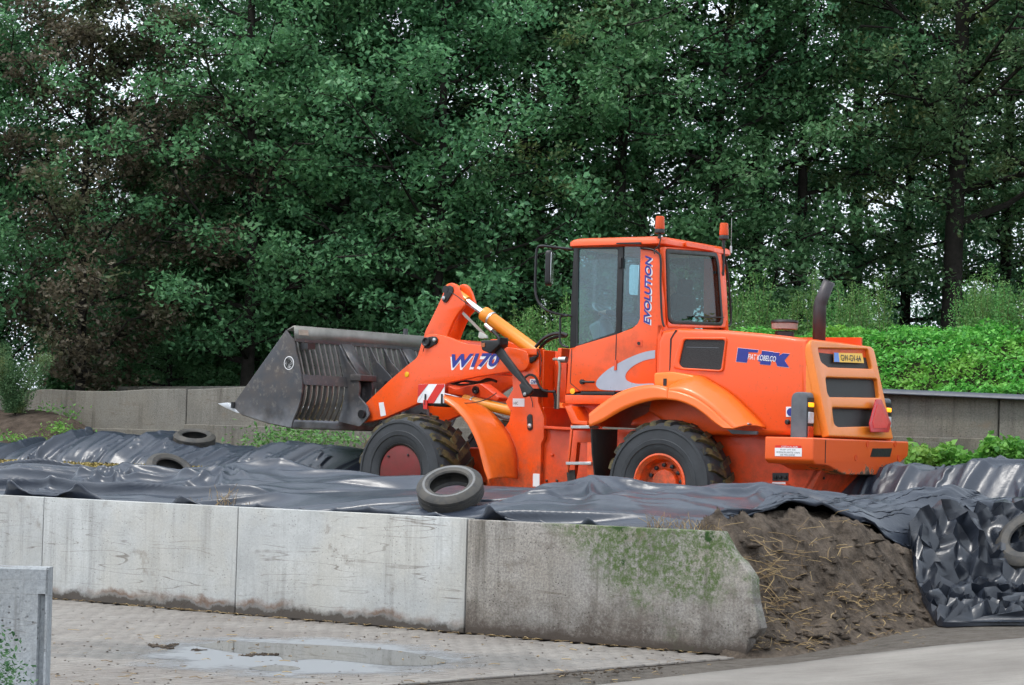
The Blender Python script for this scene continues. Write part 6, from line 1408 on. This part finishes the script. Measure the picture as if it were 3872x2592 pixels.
# ---- operator
def person():
    sc_u, sc_z = seat_u, seat_z
    J = {'pel': (sc_u - .08, 0, sc_z + .10, .155), 'bel': (sc_u - .10, 0, sc_z + .25, .15), 'che': (sc_u - .12, 0, sc_z + .43, .165), 'nek': (sc_u - .11, 0, sc_z + .58, .07), 'hd0': (sc_u - .09, 0, sc_z + .66, .075), 'hd1': (sc_u - .07, 0, sc_z + .76, .095), 'hd2': (sc_u - .08, 0, sc_z + .83, .07)}
    E = [('pel', 'bel'), ('bel', 'che'), ('che', 'nek'), ('nek', 'hd0'), ('hd0', 'hd1'), ('hd1', 'hd2')]
    for s, n in ((1, 'l'), (-1, 'r')):
        hand = swc + X * (s * .17) + Y * (.06)
        J['sh' + n] = (sc_u - .12, s * .19, sc_z + .50, .075); J['el' + n] = (sc_u + .08, s * .27, sc_z + .24, .05)
        J['wr' + n] = (hand.x - .10, s * .20, hand.z + .03, .034); J['ha' + n] = (hand.x - .02, hand.y, hand.z + .02, .036)
        J['hp' + n] = (sc_u - .05, s * .11, sc_z + .10, .10); J['kn' + n] = (sc_u + .38, s * .15, sc_z + .10, .075); J['an' + n] = (sc_u + .46, s * .15, zf + .10, .05); J['to' + n] = (sc_u + .62, s * .16, zf + .06, .045)
        E += [('che', 'sh' + n), ('sh' + n, 'el' + n), ('el' + n, 'wr' + n), ('wr' + n, 'ha' + n), ('pel', 'hp' + n), ('hp' + n, 'kn' + n), ('kn' + n, 'an' + n), ('an' + n, 'to' + n)]
        for f in range(4):
            fb = 'f%s%d' % (n, f); J[fb] = (hand.x + .03, hand.y + s * (.012 + .0) + (f - 1.5) * .018, hand.z + .035, .010); J[fb + 'b'] = (hand.x + .045, hand.y + (f - 1.5) * .017, hand.z - .005, .009); E += [('ha' + n, fb), (fb, fb + 'b')]
        J['t' + n] = (hand.x - .0, hand.y - s * .04, hand.z + .03, .010); J['t' + n + 'b'] = (hand.x + .03, hand.y - s * .045, hand.z + .02, .009); E += [('ha' + n, 't' + n), ('t' + n, 't' + n + 'b')]
    names = list(J); me = bpy.data.meshes.new('person'); me.from_pydata([J[n][:3] for n in names], [(names.index(a), names.index(b)) for a, b in E], [])
    ob = link('person', me, None, None); ob.matrix_local = FR.M()
    sk = ob.modifiers.new('skin', 'SKIN'); sk.use_smooth_shade = True
    if not me.skin_vertices: 
        bpy.context.view_layer.objects.active = ob
        bpy.ops.mesh.customdata_skin_add()
    for i, n in enumerate(names): me.skin_vertices[0].data[i].radius = (J[n][3], J[n][3])
    me.skin_vertices[0].data[names.index('pel')].use_root = True
    ob.modifiers.new('sub', 'SUBSURF').levels = 1
    dg = bpy.context.evaluated_depsgraph_get(); dg.update(); m2 = bpy.data.meshes.new_from_object(ob.evaluated_get(dg))
    ob.modifiers.clear(); ob.data = m2; m2.materials.clear(); m2.materials.append(SHIRT); m2.materials.append(SKIN); m2.shade_smooth()
    for p in m2.polygons:
        c = p.center
        if c.z > sc_z + .59 or (c - (swc + X * .17)).length < .13 or (c - (swc - X * .17)).length < .13: p.material_index = 1
    hc = Vector(J['hd1'][:3]); h = MB(); h.lathe([(.001, .115), (.06, .10), (.098, .05), (.106, 0), (.100, -.04), (.09, -.06)], hc + Vector((-.015, 0, .03)), (-.25, 0, 1), 18); link('hair', h.mesh('hair', 60), HAIR, ob)
    f = MB(); f.lathe([(.001, .03), (.012, .02), (.018, 0), (.012, -.02)], hc + Vector((.095, 0, -.01)), (.8, 0, .3), 8); link('nose', f.mesh('nose', 60), SKIN, ob)
    for s in (1, -1):
        f = MB(); f.lathe([(.001, .012), (.024, .006), (.026, -.006), (.001, -.012)], hc + Vector((-.005, s * .10, -.005)), (0, 1, 0), 10); link('ear', f.mesh('ear', 60), SKIN, ob)
    tag(ob, 'person in dark shirt at the steering wheel in the loader cab', 'person')
person()
# ------------------------------------------------------------------ trees and plants
def leaves(C, size, R, up=.35, wid=.55):
    """diamond leaves, slightly folded: centres C (N,3), sizes (N,)"""
    N = len(C); n = R.normal(size=(N, 3)); n[:, 2] = np.abs(n[:, 2]) + up; n /= np.linalg.norm(n, axis=1)[:, None]
    a = R.normal(size=(N, 3)); a -= n * (a * n).sum(1)[:, None]; a /= np.linalg.norm(a, axis=1)[:, None]; b = np.cross(n, a)
    s = size[:, None]
    V = np.stack([C - a * s * .5, C + b * s * wid * .5 - n * s * .08, C + a * s * .5, C - b * s * wid * .5 - n * s * .08], 1)
    return V.reshape(-1, 3), np.arange(N * 4).reshape(N, 4)
def tree_mesh(seed, H, cr, z0, nlimb, leaf, nleaf, trunk_r, lean=0.0, sparse=0.0):
    R = np.random.default_rng(seed); tb = MB()
    n = 9; ph = R.random() * 6.28
    path = [np.array((.18 * math.sin(i * .9 + ph) * (i / n) + lean * i, .15 * math.cos(i * .7 + ph) * (i / n), -.3 + (H * .93 + .3) * i / n)) for i in range(n + 1)]
    tr = [trunk_r * (1.25 if i == 0 else 1) * (1 - i / n) ** .8 + .02 for i in range(n + 1)]
    tb.tube([tuple(p) for p in path], tr, 8)
    C = []
    for k in range(nlimb):
        f = z0 / H + (1 - z0 / H) * (k + R.random()) / nlimb; zz = f * H * .95; i = min(int(zz / (H * .93) * n), n - 1); base = path[i] + (path[i + 1] - path[i]) * ((zz + .3) / (H * .93 + .3) * n - i); 
        az = k * 2.399 + R.normal() * .4; ext = cr * (1.0 - .75 * max(0, f - .45) / .55 * 1.0) * R.uniform(.75, 1.15) * (.75 + .25 * min(1, (f - z0 / H) / .2))
        rise = R.uniform(.15, .55) * ext * (1 + f); d = np.array((math.cos(az), math.sin(az), 0))
        pts = [base + d * ext * t + np.array((0, 0, rise * t ** 1.3)) + R.normal(size=3) * .12 * t for t in (0, .3, .6, 1.0)]
        for w in range(3): C.append(np.append(base + R.normal(size=3) * np.array((.45, .45, .3)), R.uniform(.3, .5)))
        r0 = max(.03, tr[i] * .45); tb.tube([tuple(p) for p in pts], [r0, r0 * .7, r0 * .45, .012], 5, cap=False)
        for m in range(7):
            t = .22 + .78 * (m + R.random()) / 7; j = min(int(t / .34), 2); q = pts[j] + (pts[j + 1] - pts[j]) * min(1, (t - (0, .3, .6)[j]) / .35)
            a2 = az + R.choice((-1, 1)) * R.uniform(.4, 1.3); l2 = ext * R.uniform(.25, .45); e = q + np.array((math.cos(a2) * l2, math.sin(a2) * l2, R.uniform(-.15, .45) * l2))
            tb.tube([tuple(q), tuple((q + e) / 2 + R.normal(size=3) * .05), tuple(e)], [r0 * .35, r0 * .22, .008], 4, cap=False)
            for w in (.45, .8, 1.05): C.append(np.append(q + (e - q) * w + R.normal(size=3) * .12, R.uniform(.28, .52)))
    C = np.array(C)
    if sparse: C = C[R.random(len(C)) > sparse]
    idx = R.integers(0, len(C), nleaf); dirv = R.normal(size=(nleaf, 3)); dirv /= np.linalg.norm(dirv, axis=1)[:, None]
    rad = R.random(nleaf) ** .5; P = C[idx, :3] + dirv * (rad * C[idx, 3])[:, None] * np.array((1.0, 1.0, .62))
    V, F_ = leaves(P, leaf * R.uniform(.6, 1.35, nleaf), R)
    return tb.mesh('trunk', 60), fast_mesh('crown', V, F_)
TV = [tree_mesh(11, 15.5, 3.4, 1.9, 34, .102, 42560, .15, 0, .12), tree_mesh(12, 16.5, 3.3, 2.4, 34, .102, 42560, .17, 0, .15), tree_mesh(13, 14.5, 3.1, 1.6, 32, .11, 36000, .13, 0, .12),
      tree_mesh(14, 17.0, 3.8, 3.2, 34, .102, 49280, .19, .02, .1), tree_mesh(15, 15.0, 2.8, 2.4, 30, .11, 26000, .14, -.02, .25)]
YO = [tree_mesh(17, 10.5, 2.7, .5, 34, .11, 36000, .09, 0, .12), tree_mesh(18, 9.0, 2.4, .4, 30, .105, 32000, .08, 0, .1), tree_mesh(19, 12.5, 2.9, .8, 36, .11, 40000, .11, 0, .14)]
TR = tree_mesh(16, 12.6, 2.5, 1.2, 34, .10, 46000, .11)
ALLT = TV + [TR] + YO
for t_, c_ in ALLT: t_.materials.append(BARK)
def crown_copy(me, mat):
    m = me.copy(); m.materials.clear(); m.materials.append(mat); return m
CROWN = {}
def crown(i, mat):
    if (i, mat.name) not in CROWN: CROWN[(i, mat.name)] = crown_copy(ALLT[i][1], mat)
    return CROWN[(i, mat.name)]
def put_tree(px, d, i, rot, sc, mat, label, dz=0.0):
    p = at_y(px, 1500, d); z = float(bank(p.x, p.y)) + dz
    e = empty('oak_tree' if i < 5 and mat is not LEAF_R else 'russet_tree' if mat is LEAF_R else 'young_oak', Matrix.Translation((p.x, p.y, z)) @ Matrix.Rotation(rot, 4, 'Z') @ Matrix.Scale(sc, 4))
    link('trunk', ALLT[i][0], None, e); link('crown', crown(i, mat), None, e)
    tag(e, label, 'tree', 'trees of the wood behind the clamp'); return e
front = [(-120, 45, 0, .3, 1.0, LEAF, 'dense green tree at the left edge of the wood'),
         (300, 42.5, 7, 1.2, .98, LEAF_R, 'russet brown tree near the left of the wood'),
         (1010, 47, 2, 2.0, .98, LEAF, 'broad green tree right of the russet tree, above the bucket tip'),
         (1130, 49, 0, 3.9, 1.0, LEAF, 'green tree above the bucket with open sky beside its fork'),
         (1560, 47, 1, .9, 1.0, LEAF_B, 'tall olive tinged tree rising over the boom'),
         (2010, 48, 4, 5.0, 1.05, LEAF_B, 'thin leaved tree left of the cab roof'),
         (2400, 46, 2, 4.4, 1.08, LEAF, 'green tree straight above the loader cab'),
         (2840, 47, 1, 2.8, 1.0, LEAF, 'green tree above the loader hood'),
         (3230, 51, 4, 1.6, 1.05, LEAF, 'sparse dark tree with sky gaps above the exhaust pipe'),
         (3590, 46, 3, .5, 1.0, LEAF_B, 'thick trunked tree with pale olive leaves at right'),
         (3990, 48, 0, 2.2, 1.0, LEAF_B, 'green tree at the right edge of the wood')]
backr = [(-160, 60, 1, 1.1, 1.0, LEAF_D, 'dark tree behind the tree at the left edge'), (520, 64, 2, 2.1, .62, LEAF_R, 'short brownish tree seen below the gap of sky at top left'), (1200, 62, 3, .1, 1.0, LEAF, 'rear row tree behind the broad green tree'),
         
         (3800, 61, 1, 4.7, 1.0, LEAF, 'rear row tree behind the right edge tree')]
front += [(-520, 47, 3, 1.0, 1.0, LEAF, 'tree whose branches reach in over the left edge'), (4420, 47, 1, 3.0, 1.0, LEAF, 'tree whose branches reach in over the right edge')]
young = [(-150, 43, 7, .4, .95, LEAF, 'young oak low at the left edge of the wood'), (640, 44, 6, 1.4, .58, LEAF, 'young oak between the russet tree and the bucket'), (930, 43, 8, 2.2, 1.0, LEAF, 'full young oak over the bucket tip'), (1290, 44, 6, 3.0, 1.1, LEAF, 'young oak over the bucket back'),
         (1640, 43, 7, 4.1, 1.1, LEAF, 'young oak behind the tilt lever'), (1960, 45, 8, .8, .95, LEAF_B, 'young oak left of the cab'), (2330, 44, 8, 5.1, 1.05, LEAF, 'young oak directly behind the cab roof'), (2700, 45, 6, 2.6, 1.15, LEAF, 'young oak behind the second beacon'), (3010, 47, 8, 3.7, 1.0, LEAF_B, 'young oak left of the exhaust pipe'), (3420, 50, 6, 1.0, 1.2, LEAF, 'young oak behind and left of the thick trunk'), (3800, 49, 8, .2, 1.1, LEAF_B, 'young oak right of the thick trunk')]
for a in front + backr + young: put_tree(*a)
# undergrowth: bushes along the wood's edge
def bush_mesh(seed, h, r, nl, leaf):
    R = np.random.default_rng(seed); b = MB(); C = []
    for k in range(11):
        a = R.random() * 6.28; l = r * R.uniform(.2, 1); p = [(0, 0, -.1), (math.cos(a) * l * .4, math.sin(a) * l * .4, h * .4), (math.cos(a) * l, math.sin(a) * l, h * R.uniform(.6, .95))]
        b.tube(p, [.03, .02, .008], 5, cap=False)
        for w in np.linspace(.2, 1.05, 6): C.append(np.append(np.array(p[1]) * w + (np.array(p[2]) - np.array(p[1])) * max(0, w - .3) * 1.2, r * R.uniform(.20, .36)))
    C = np.array(C); i = R.integers(0, len(C), nl); d = R.normal(size=(nl, 3)); d /= np.linalg.norm(d, axis=1)[:, None]
    P = C[i, :3] + d * ((R.random(nl) ** .5) * C[i, 3])[:, None]; P[:, 2] = np.maximum(P[:, 2], .02)
    V, F_ = leaves(P, leaf * R.uniform(.6, 1.3, nl), R); return b.mesh('stems', 60), fast_mesh('foliage', V, F_)
BV = [bush_mesh(21, 4.6, 2.1, 22000, .11), bush_mesh(22, 3.6, 1.9, 18000, .105), bush_mesh(23, 5.4, 2.3, 25000, .11)]
for s_, f_ in BV: s_.materials.append(BARK)
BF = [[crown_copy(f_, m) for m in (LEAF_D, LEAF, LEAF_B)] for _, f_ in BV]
def put_bush(px, d, i, mi, sc, rot, label, name='bush', zs=1.0):
    p = at_y(px, 1500, d); e = empty(name, Matrix.Translation((p.x, p.y, float(bank(p.x, p.y)))) @ Matrix.Rotation(rot, 4, 'Z') @ Matrix.Diagonal((sc, sc, sc * zs, 1)))
    link('stems', BV[i][0], None, e); link('foliage', BF[i][mi], None, e); tag(e, label, 'bush', 'bushes under the wood')
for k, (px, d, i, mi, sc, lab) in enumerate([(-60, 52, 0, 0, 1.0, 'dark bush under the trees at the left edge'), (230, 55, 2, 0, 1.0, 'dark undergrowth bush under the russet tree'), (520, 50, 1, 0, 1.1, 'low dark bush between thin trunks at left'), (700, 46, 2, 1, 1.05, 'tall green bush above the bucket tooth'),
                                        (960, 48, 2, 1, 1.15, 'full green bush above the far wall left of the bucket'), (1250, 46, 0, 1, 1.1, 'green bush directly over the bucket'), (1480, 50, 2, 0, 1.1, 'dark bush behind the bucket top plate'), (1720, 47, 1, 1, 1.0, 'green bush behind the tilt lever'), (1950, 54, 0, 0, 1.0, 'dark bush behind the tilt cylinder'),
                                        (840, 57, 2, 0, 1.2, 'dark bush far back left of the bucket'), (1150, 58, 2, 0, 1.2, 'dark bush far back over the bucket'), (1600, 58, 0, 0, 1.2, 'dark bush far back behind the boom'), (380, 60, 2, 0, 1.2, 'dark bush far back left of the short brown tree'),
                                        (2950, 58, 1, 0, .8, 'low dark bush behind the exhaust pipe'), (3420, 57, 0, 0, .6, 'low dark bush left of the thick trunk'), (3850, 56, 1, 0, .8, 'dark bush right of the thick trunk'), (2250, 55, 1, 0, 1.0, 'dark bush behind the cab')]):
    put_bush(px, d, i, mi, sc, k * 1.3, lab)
put_bush(60, 39.5, 1, 2, .33, .5, 'small pale leaved bush on top of the far wall at left', 'bush')
# nettle bank behind the far wall, right
R = np.random.default_rng(31)
N = 130000; sv = R.uniform(-4, 14, N); tv = TB + .2 + 6.0 * R.random(N) ** 1.2; x = WA.x + WD.x * sv + WNV.x * tv; y = WA.y + WD.y * sv + WNV.y * tv
keep = (x > -4) & (x < 9.5); x, y = x[keep], y[keep]
hgt = .16 + .45 * np.maximum(fbm(x * .8, y * .8, 0, 4), -.35) + .05 * R.random(len(x)); clump = fbm(x * 3.2, y * 3.2, 3, 2); z = bank(x, y) + hgt * (.4 + .6 * R.random(len(x))) + .16 * clump
V, F_ = leaves(np.stack([x, y, z], -1), R.uniform(.04, .095, len(x)), R, .6, .62)
o = link('nettle_bank', fast_mesh('nettle_bank', V, F_), LEAF_W); tag(o, 'bank of bright green nettles behind the far wall', 'nettles', kind='stuff')
# greenery at the foot of the far wall, right
N = 9000; pxs = R.uniform(3430, 4050, N); tv = R.uniform(8.8, TB - .1, N); P = []
sv = np.array([to_st(at_t(px, 1700, t))[0] for px, t in zip(pxs, tv)]); x = WA.x + WD.x * sv + WNV.x * tv; y = WA.y + WD.y * sv + WNV.y * tv
top = np.array([at_t(px, 1690 - 26 * float(fbm(np.array(px * .012), np.array(.3), 0, 4)) * 3, TB - .5).z for px in pxs]); z = 1.35 + (top - 1.35) * R.random(N) ** .6
z = z + .05 * R.normal(size=N); V, F_ = leaves(np.stack([x, y, z], -1), R.uniform(.05, .14, N), R, .6, .62); o = link('wall_weeds', fast_mesh('wall_weeds', V, F_), LEAF_W); tag(o, 'leafy green weeds growing at the foot of the far wall at right', 'weeds', kind='stuff')
# small greens: on the left heap, at the wall foot, left corner
def scatter_px(name, spots, label, mat, size):
    A = []
    for px, py, d_, n_, sx, sz in spots:
        c = np.array(at_t(px, py, d_)); q = R.normal(size=(n_, 3)) * np.array((sx, sx, sz)); A.append(c + q)
    P = np.concatenate(A); V, F_ = leaves(P, R.uniform(size * .6, size * 1.3, len(P)), R, .5, .45); o = link(name, fast_mesh(name, V, F_), mat); tag(o, label, 'weeds', kind='stuff')
scatter_px('heap_weeds', [(60, 1655, 8.1, 150, .18, .05), (130, 1668, 8.1, 150, .2, .04), (225, 1630, 8.6, 170, .14, .07), (240, 1610, 8.8, 80, .1, .06), (205, 1545, 9.6, 120, .2, .05), (265, 1570, 9.6, 60, .08, .06), (115, 1570, 9.4, 40, .06, .04), (320, 1645, 8.6, 60, .15, .04)], 'small green weeds on the brown soil heap at left', LEAF_W, .06)
scatter_px('wall_grass', [(1060, 1655, 9.6, 200, .3, .10), (1130, 1650, 9.8, 260, .3, .13), (1220, 1660, 9.6, 260, .35, .10), (1300, 1665, 9.5, 120, .3, .08), (980, 1670, 9.7, 90, .25, .08)], 'strip of grass at the far wall foot below the bucket', LEAF_T, .09)
scatter_px('corner_weeds', [(10, 2500, -9.6, 160, .05, .08), (40, 2560, -9.7, 120, .06, .05)], 'little green weeds against the grooved block', LEAF_D, .035)
# tall weeds on the bank: each plant a thing
def weed_mesh(seed, h):
    R2 = np.random.default_rng(seed); b = MB(); P = []; S = []
    for k in range(5):
        a = R2.random() * 6.28; hh = h * R2.uniform(.6, 1.0); sp = R2.uniform(.03, .22); tip = np.array((math.cos(a) * sp, math.sin(a) * sp, hh)); b.tube([(math.cos(a) * .03, math.sin(a) * .03, -.1), tuple(tip * np.array((.6, .6, .55))), tuple(tip)], [.012, .009, .003], 4, cap=False)
        n = int(150 * hh)
        for q in range(n):
            f = R2.random() ** .8; w = .17 * (1 - f * .75); d = R2.normal(size=3) * w * np.array((1, 1, .5)); P.append(tip * np.array((f, f, f)) + d + np.array((0, 0, .05))); S.append(.085 * (1.1 - .6 * f))
    V, F_ = leaves(np.array(P), np.array(S), R2, .2, .30); return b.mesh('stalk', 60), fast_mesh('leaves', V, F_)
WV = [weed_mesh(41, .95), weed_mesh(42, 1.2), weed_mesh(43, .75)]
for a_, b_ in WV: a_.materials.append(STEMG); b_.materials.append(LEAF_T)
wspots = []
for px in np.linspace(1760, 2190, 15): wspots.append((px + R.uniform(-15, 15), R.uniform(1.2, 4.5), 'tall feathery weed on the bank between boom and cab'))
for px in np.linspace(2700, 3330, 15): wspots.append((px + R.uniform(-15, 15), R.uniform(3.0, 5.0), 'tall feathery weed on the bank behind hood and exhaust'))
for px in np.linspace(3640, 3960, 13): wspots.append((px + R.uniform(-12, 12), R.uniform(2.0, 4.2), 'tall feathery weed standing over the nettles at right'))
for k, (px, dt, lab) in enumerate(wspots):
    p = at_t(px, 1400, TB + dt); e = empty('tall_weed', Matrix.Translation((p.x, p.y, float(bank(p.x, p.y)) + .05)) @ Matrix.Rotation(k * 1.7, 4, 'Z') @ Matrix.Scale(R.uniform(.75, 1.1), 4))
    i = int(R.integers(0, 3)); link('stalk', WV[i][0], None, e); link('leaves', WV[i][1], None, e); tag(e, lab, 'weed', lab.replace('tall feathery weed', 'tall feathery weeds'))
# ------------------------------------------------------------------ straw, chips and litter
R = np.random.default_rng(51)
def stalks(name, specs, mat, label):
    """thin bent stalks: (x, y, z0, length, azimuth, rise, radius)"""
    V = []; F_ = []; n = 0
    for x, y, z, L, az, rise, r in specs:
        d = np.array((math.cos(az), math.sin(az), 0)) * math.cos(rise) + np.array((0, 0, math.sin(rise))); side = np.cross(d, (0, 0, 1.0)); side /= np.linalg.norm(side) + 1e-9; upv = np.cross(side, d)
        kink = side * R.normal() * L * .12 + upv * L * R.uniform(.0, .14)
        for t in (0, .5, 1):
            c = np.array((x, y, z)) + d * L * (t - .5) + kink * (1 - abs(t - .5) * 2)
            for a in range(3): V.append(c + r * (side * math.cos(a * 2.094) + upv * math.sin(a * 2.094)))
        for q in (0, 3):
            for a in range(3): F_.append((n + q + a, n + q + (a + 1) % 3, n + q + 3 + (a + 1) % 3, n + q + 3 + a))
        n += 9
    o = link(name, fast_mesh(name, np.array(V), np.array(F_)), mat); tag(o, label, name.replace('_', ' '), kind='stuff'); return o
DG = np.maximum(Zd, -.1)
def on_dirt(px, py):
    d = np.arange(20.9, 25.5, .03); r = ray(px, py); k = d / r.y; X = EYE.x + r.x * k; Y = d; Z = EYE.z + r.z * k
    i = np.clip(((X - 1.75) / (6.4 - 1.75) * (n1 - 1)).astype(int), 0, n1 - 1); j = np.clip(((Y - 20.6) / 5.0 * (n2 - 1)).astype(int), 0, n2 - 1)
    hit = np.nonzero(Z <= DG[i, j])[0]; q = hit[0] if len(hit) else len(d) - 1
    return Vector((X[q], Y[q], max(Z[q], DG[i[q], j[q]])))
sp_ = []
for px, py, n, sx, sy, L in ((2930, 2120, 90, 50, 40, .30), (2880, 2210, 70, 35, 40, .28), (2950, 2320, 110, 55, 35, .26), (3200, 2300, 120, 90, 40, .10), (3050, 2440, 120, 150, 16, .08), (3050, 2130, 25, 60, 50, .25), (3130, 2180, 18, 60, 50, .2), (3300, 2260, 90, 60, 25, .08), (3370, 2330, 80, 50, 40, .08), (3250, 2290, 50, 50, 30, .08), (3420, 2420, 60, 60, 15, .07), (3150, 2000, 14, 90, 20, .28), (2800, 2030, 10, 50, 15, .2), (3100, 2400, 60, 140, 40, .07), (2900, 2450, 50, 90, 15, .07), (3200, 2120, 20, 90, 60, .15)):
    for _ in range(int(n * .45)):
        p = on_dirt(px + R.normal() * sx, py + R.normal() * sy); l = L * R.uniform(.4, 1.5); sp_.append((p.x, p.y, p.z + .02 + .02 * R.random(), l, R.uniform(0, 6.28), R.normal() * .35, R.uniform(.0018, .0040)))
stalks('straw', sp_, STRAW, 'dry straw and maize stalks strewn over the dark soil heap')
sp_ = []
for k in range(420):      # litter along the foot of the near wall and on the paving
    if k < 240: s = R.uniform(-3, 8.6); t = -abs(R.normal()) * .05 - .01; p = st(s, t)
    else: p = at_z(R.uniform(200, 2700), R.uniform(2330, 2592), 0)
    if to_st(p)[1] > -.005: continue
    sp_.append((p.x, p.y, .006, R.uniform(.03, .11), R.uniform(0, 6.28), R.normal() * .05, R.uniform(.0015, .004)))
stalks('straw_litter', sp_, STRAW, 'bits of straw along the wall foot and on the brick paving')
# dry grass tufts standing at the wall top
sp_ = []
for px, py, n, h in ((830, 1880, 16, .30), (880, 1885, 10, .3), (730, 1885, 8, .14), (940, 1895, 14, .12), (2480, 1965, 26, .22), (2560, 1970, 26, .18), (2620, 1975, 18, .2), (2700, 1985, 14, .16)):
    for _ in range(n):
        p = at_t(px + R.normal() * 22, py, .22); sp_.append((p.x, p.y, 1.06 + h * .4 * R.random(), h * R.uniform(.5, 1.3), R.uniform(0, 6.28), R.uniform(.5, 1.5), R.uniform(.0015, .003)))
stalks('dry_grass', sp_, STRAW, 'tufts of dry grass behind the top of the near wall')
# mud crumbs and clods on the paving
def clods(name, pts, label, mat, parent=None):
    V = []; F_ = []; n = 0
    ico = np.array([(0, 0, 1), (.9, 0, .3), (.28, .85, .3), (-.72, .53, .3), (-.72, -.53, .3), (.28, -.85, .3), (0, 0, -.4)]); fi = [(0, 1, 2), (0, 2, 3), (0, 3, 4), (0, 4, 5), (0, 5, 1), (6, 2, 1), (6, 3, 2), (6, 4, 3), (6, 5, 4), (6, 1, 5)]
    for x, y, z, r in pts:
        q = ico * (1 + .3 * R.normal(size=(7, 1))) * r * np.array((1.2, 1.2, .6)); a = R.random() * 6.28; ca, sa = math.cos(a), math.sin(a)
        V.append(np.stack([x + q[:, 0] * ca - q[:, 1] * sa, y + q[:, 0] * sa + q[:, 1] * ca, z + q[:, 2]], -1)); F_ += [(f[0] + n, f[1] + n, f[2] + n) for f in fi]; n += 7
    o = link(name, fast_mesh(name, np.concatenate(V), np.array(F_)), mat); tag(o, label, name.replace('_', ' '), kind='stuff'); return o
cp = []
for k in range(500):
    p = at_z(R.uniform(200, 2600), R.uniform(2300, 2592), 0)
    if to_st(p)[1] < -.02: cp.append((p.x, p.y, .001, R.uniform(.004, .014)))
for a, b_, n, sp2 in (((560, 2440), (640, 2455), 40, 9), ((640, 2445), (665, 2440), 25, 6), ((725, 2466), (770, 2460), 16, 5), ((920, 2482), (1050, 2478), 60, 7), ((2100, 2560), (2500, 2530), 60, 10)):
    for _ in range(n):
        f = R.random(); p = at_g(a[0] + (b_[0] - a[0]) * f + R.normal() * sp2, a[1] + (b_[1] - a[1]) * f + R.normal() * sp2 * .3); cp.append((p.x, p.y, p.z + .004, R.uniform(.008, .026)))
clods('mud_crumbs', cp, 'dark crumbs of mud scattered on the paving and in the puddle', SOIL)
cp = []
for k in range(200):
    p = on_dirt(R.uniform(2760, 3560), 2040 + 420 * R.random() ** .7); cp.append((p.x, p.y, p.z, R.uniform(.012, .05) * (1 if k % 9 else 1.8)))
clods('soil_clods', cp, 'loose clods on the dark soil heap', SOIL)
# loose chopped silage where it shows between the sheets and in the bucket
def chips(name, P, label):
    V, F_ = leaves(P, R.uniform(.03, .08, len(P)), R, .5, .4); o = link(name, fast_mesh(name, V, F_), CHAFF); tag(o, label, 'chopped silage', kind='stuff'); return o
sv = R.uniform(-14, 1, 26000); tv = R.uniform(3.0, 6.9, 26000); x = WA.x + WD.x * sv + WNV.x * tv; y = WA.y + WD.y * sv + WNV.y * tv
chips('chopped_silage', np.stack([x, y, silage_z(sv, tv) + .01 + .03 * R.random(len(sv))], -1), 'loose chopped maize silage on the clamp floor ahead of the loader')
Mf = FF.M(); n = 3500; u_ = R.uniform(0, 1, n); vv = R.uniform(-1.3, 1.3, n); hb_ = R.random(n)
lo_u = heel[0] + .10 + u_ * .65; lo_z = heel[1] + .06 + (.10 + .42 * (1 - u_)) * hb_ * (.7 + .3 * np.sin(vv * 4))
Pw = np.array([tuple(Mf @ Vector((a, b_, c))) for a, b_, c in zip(lo_u, vv, lo_z)]); chips('silage_load', Pw, 'chopped silage lying inside the loader bucket')
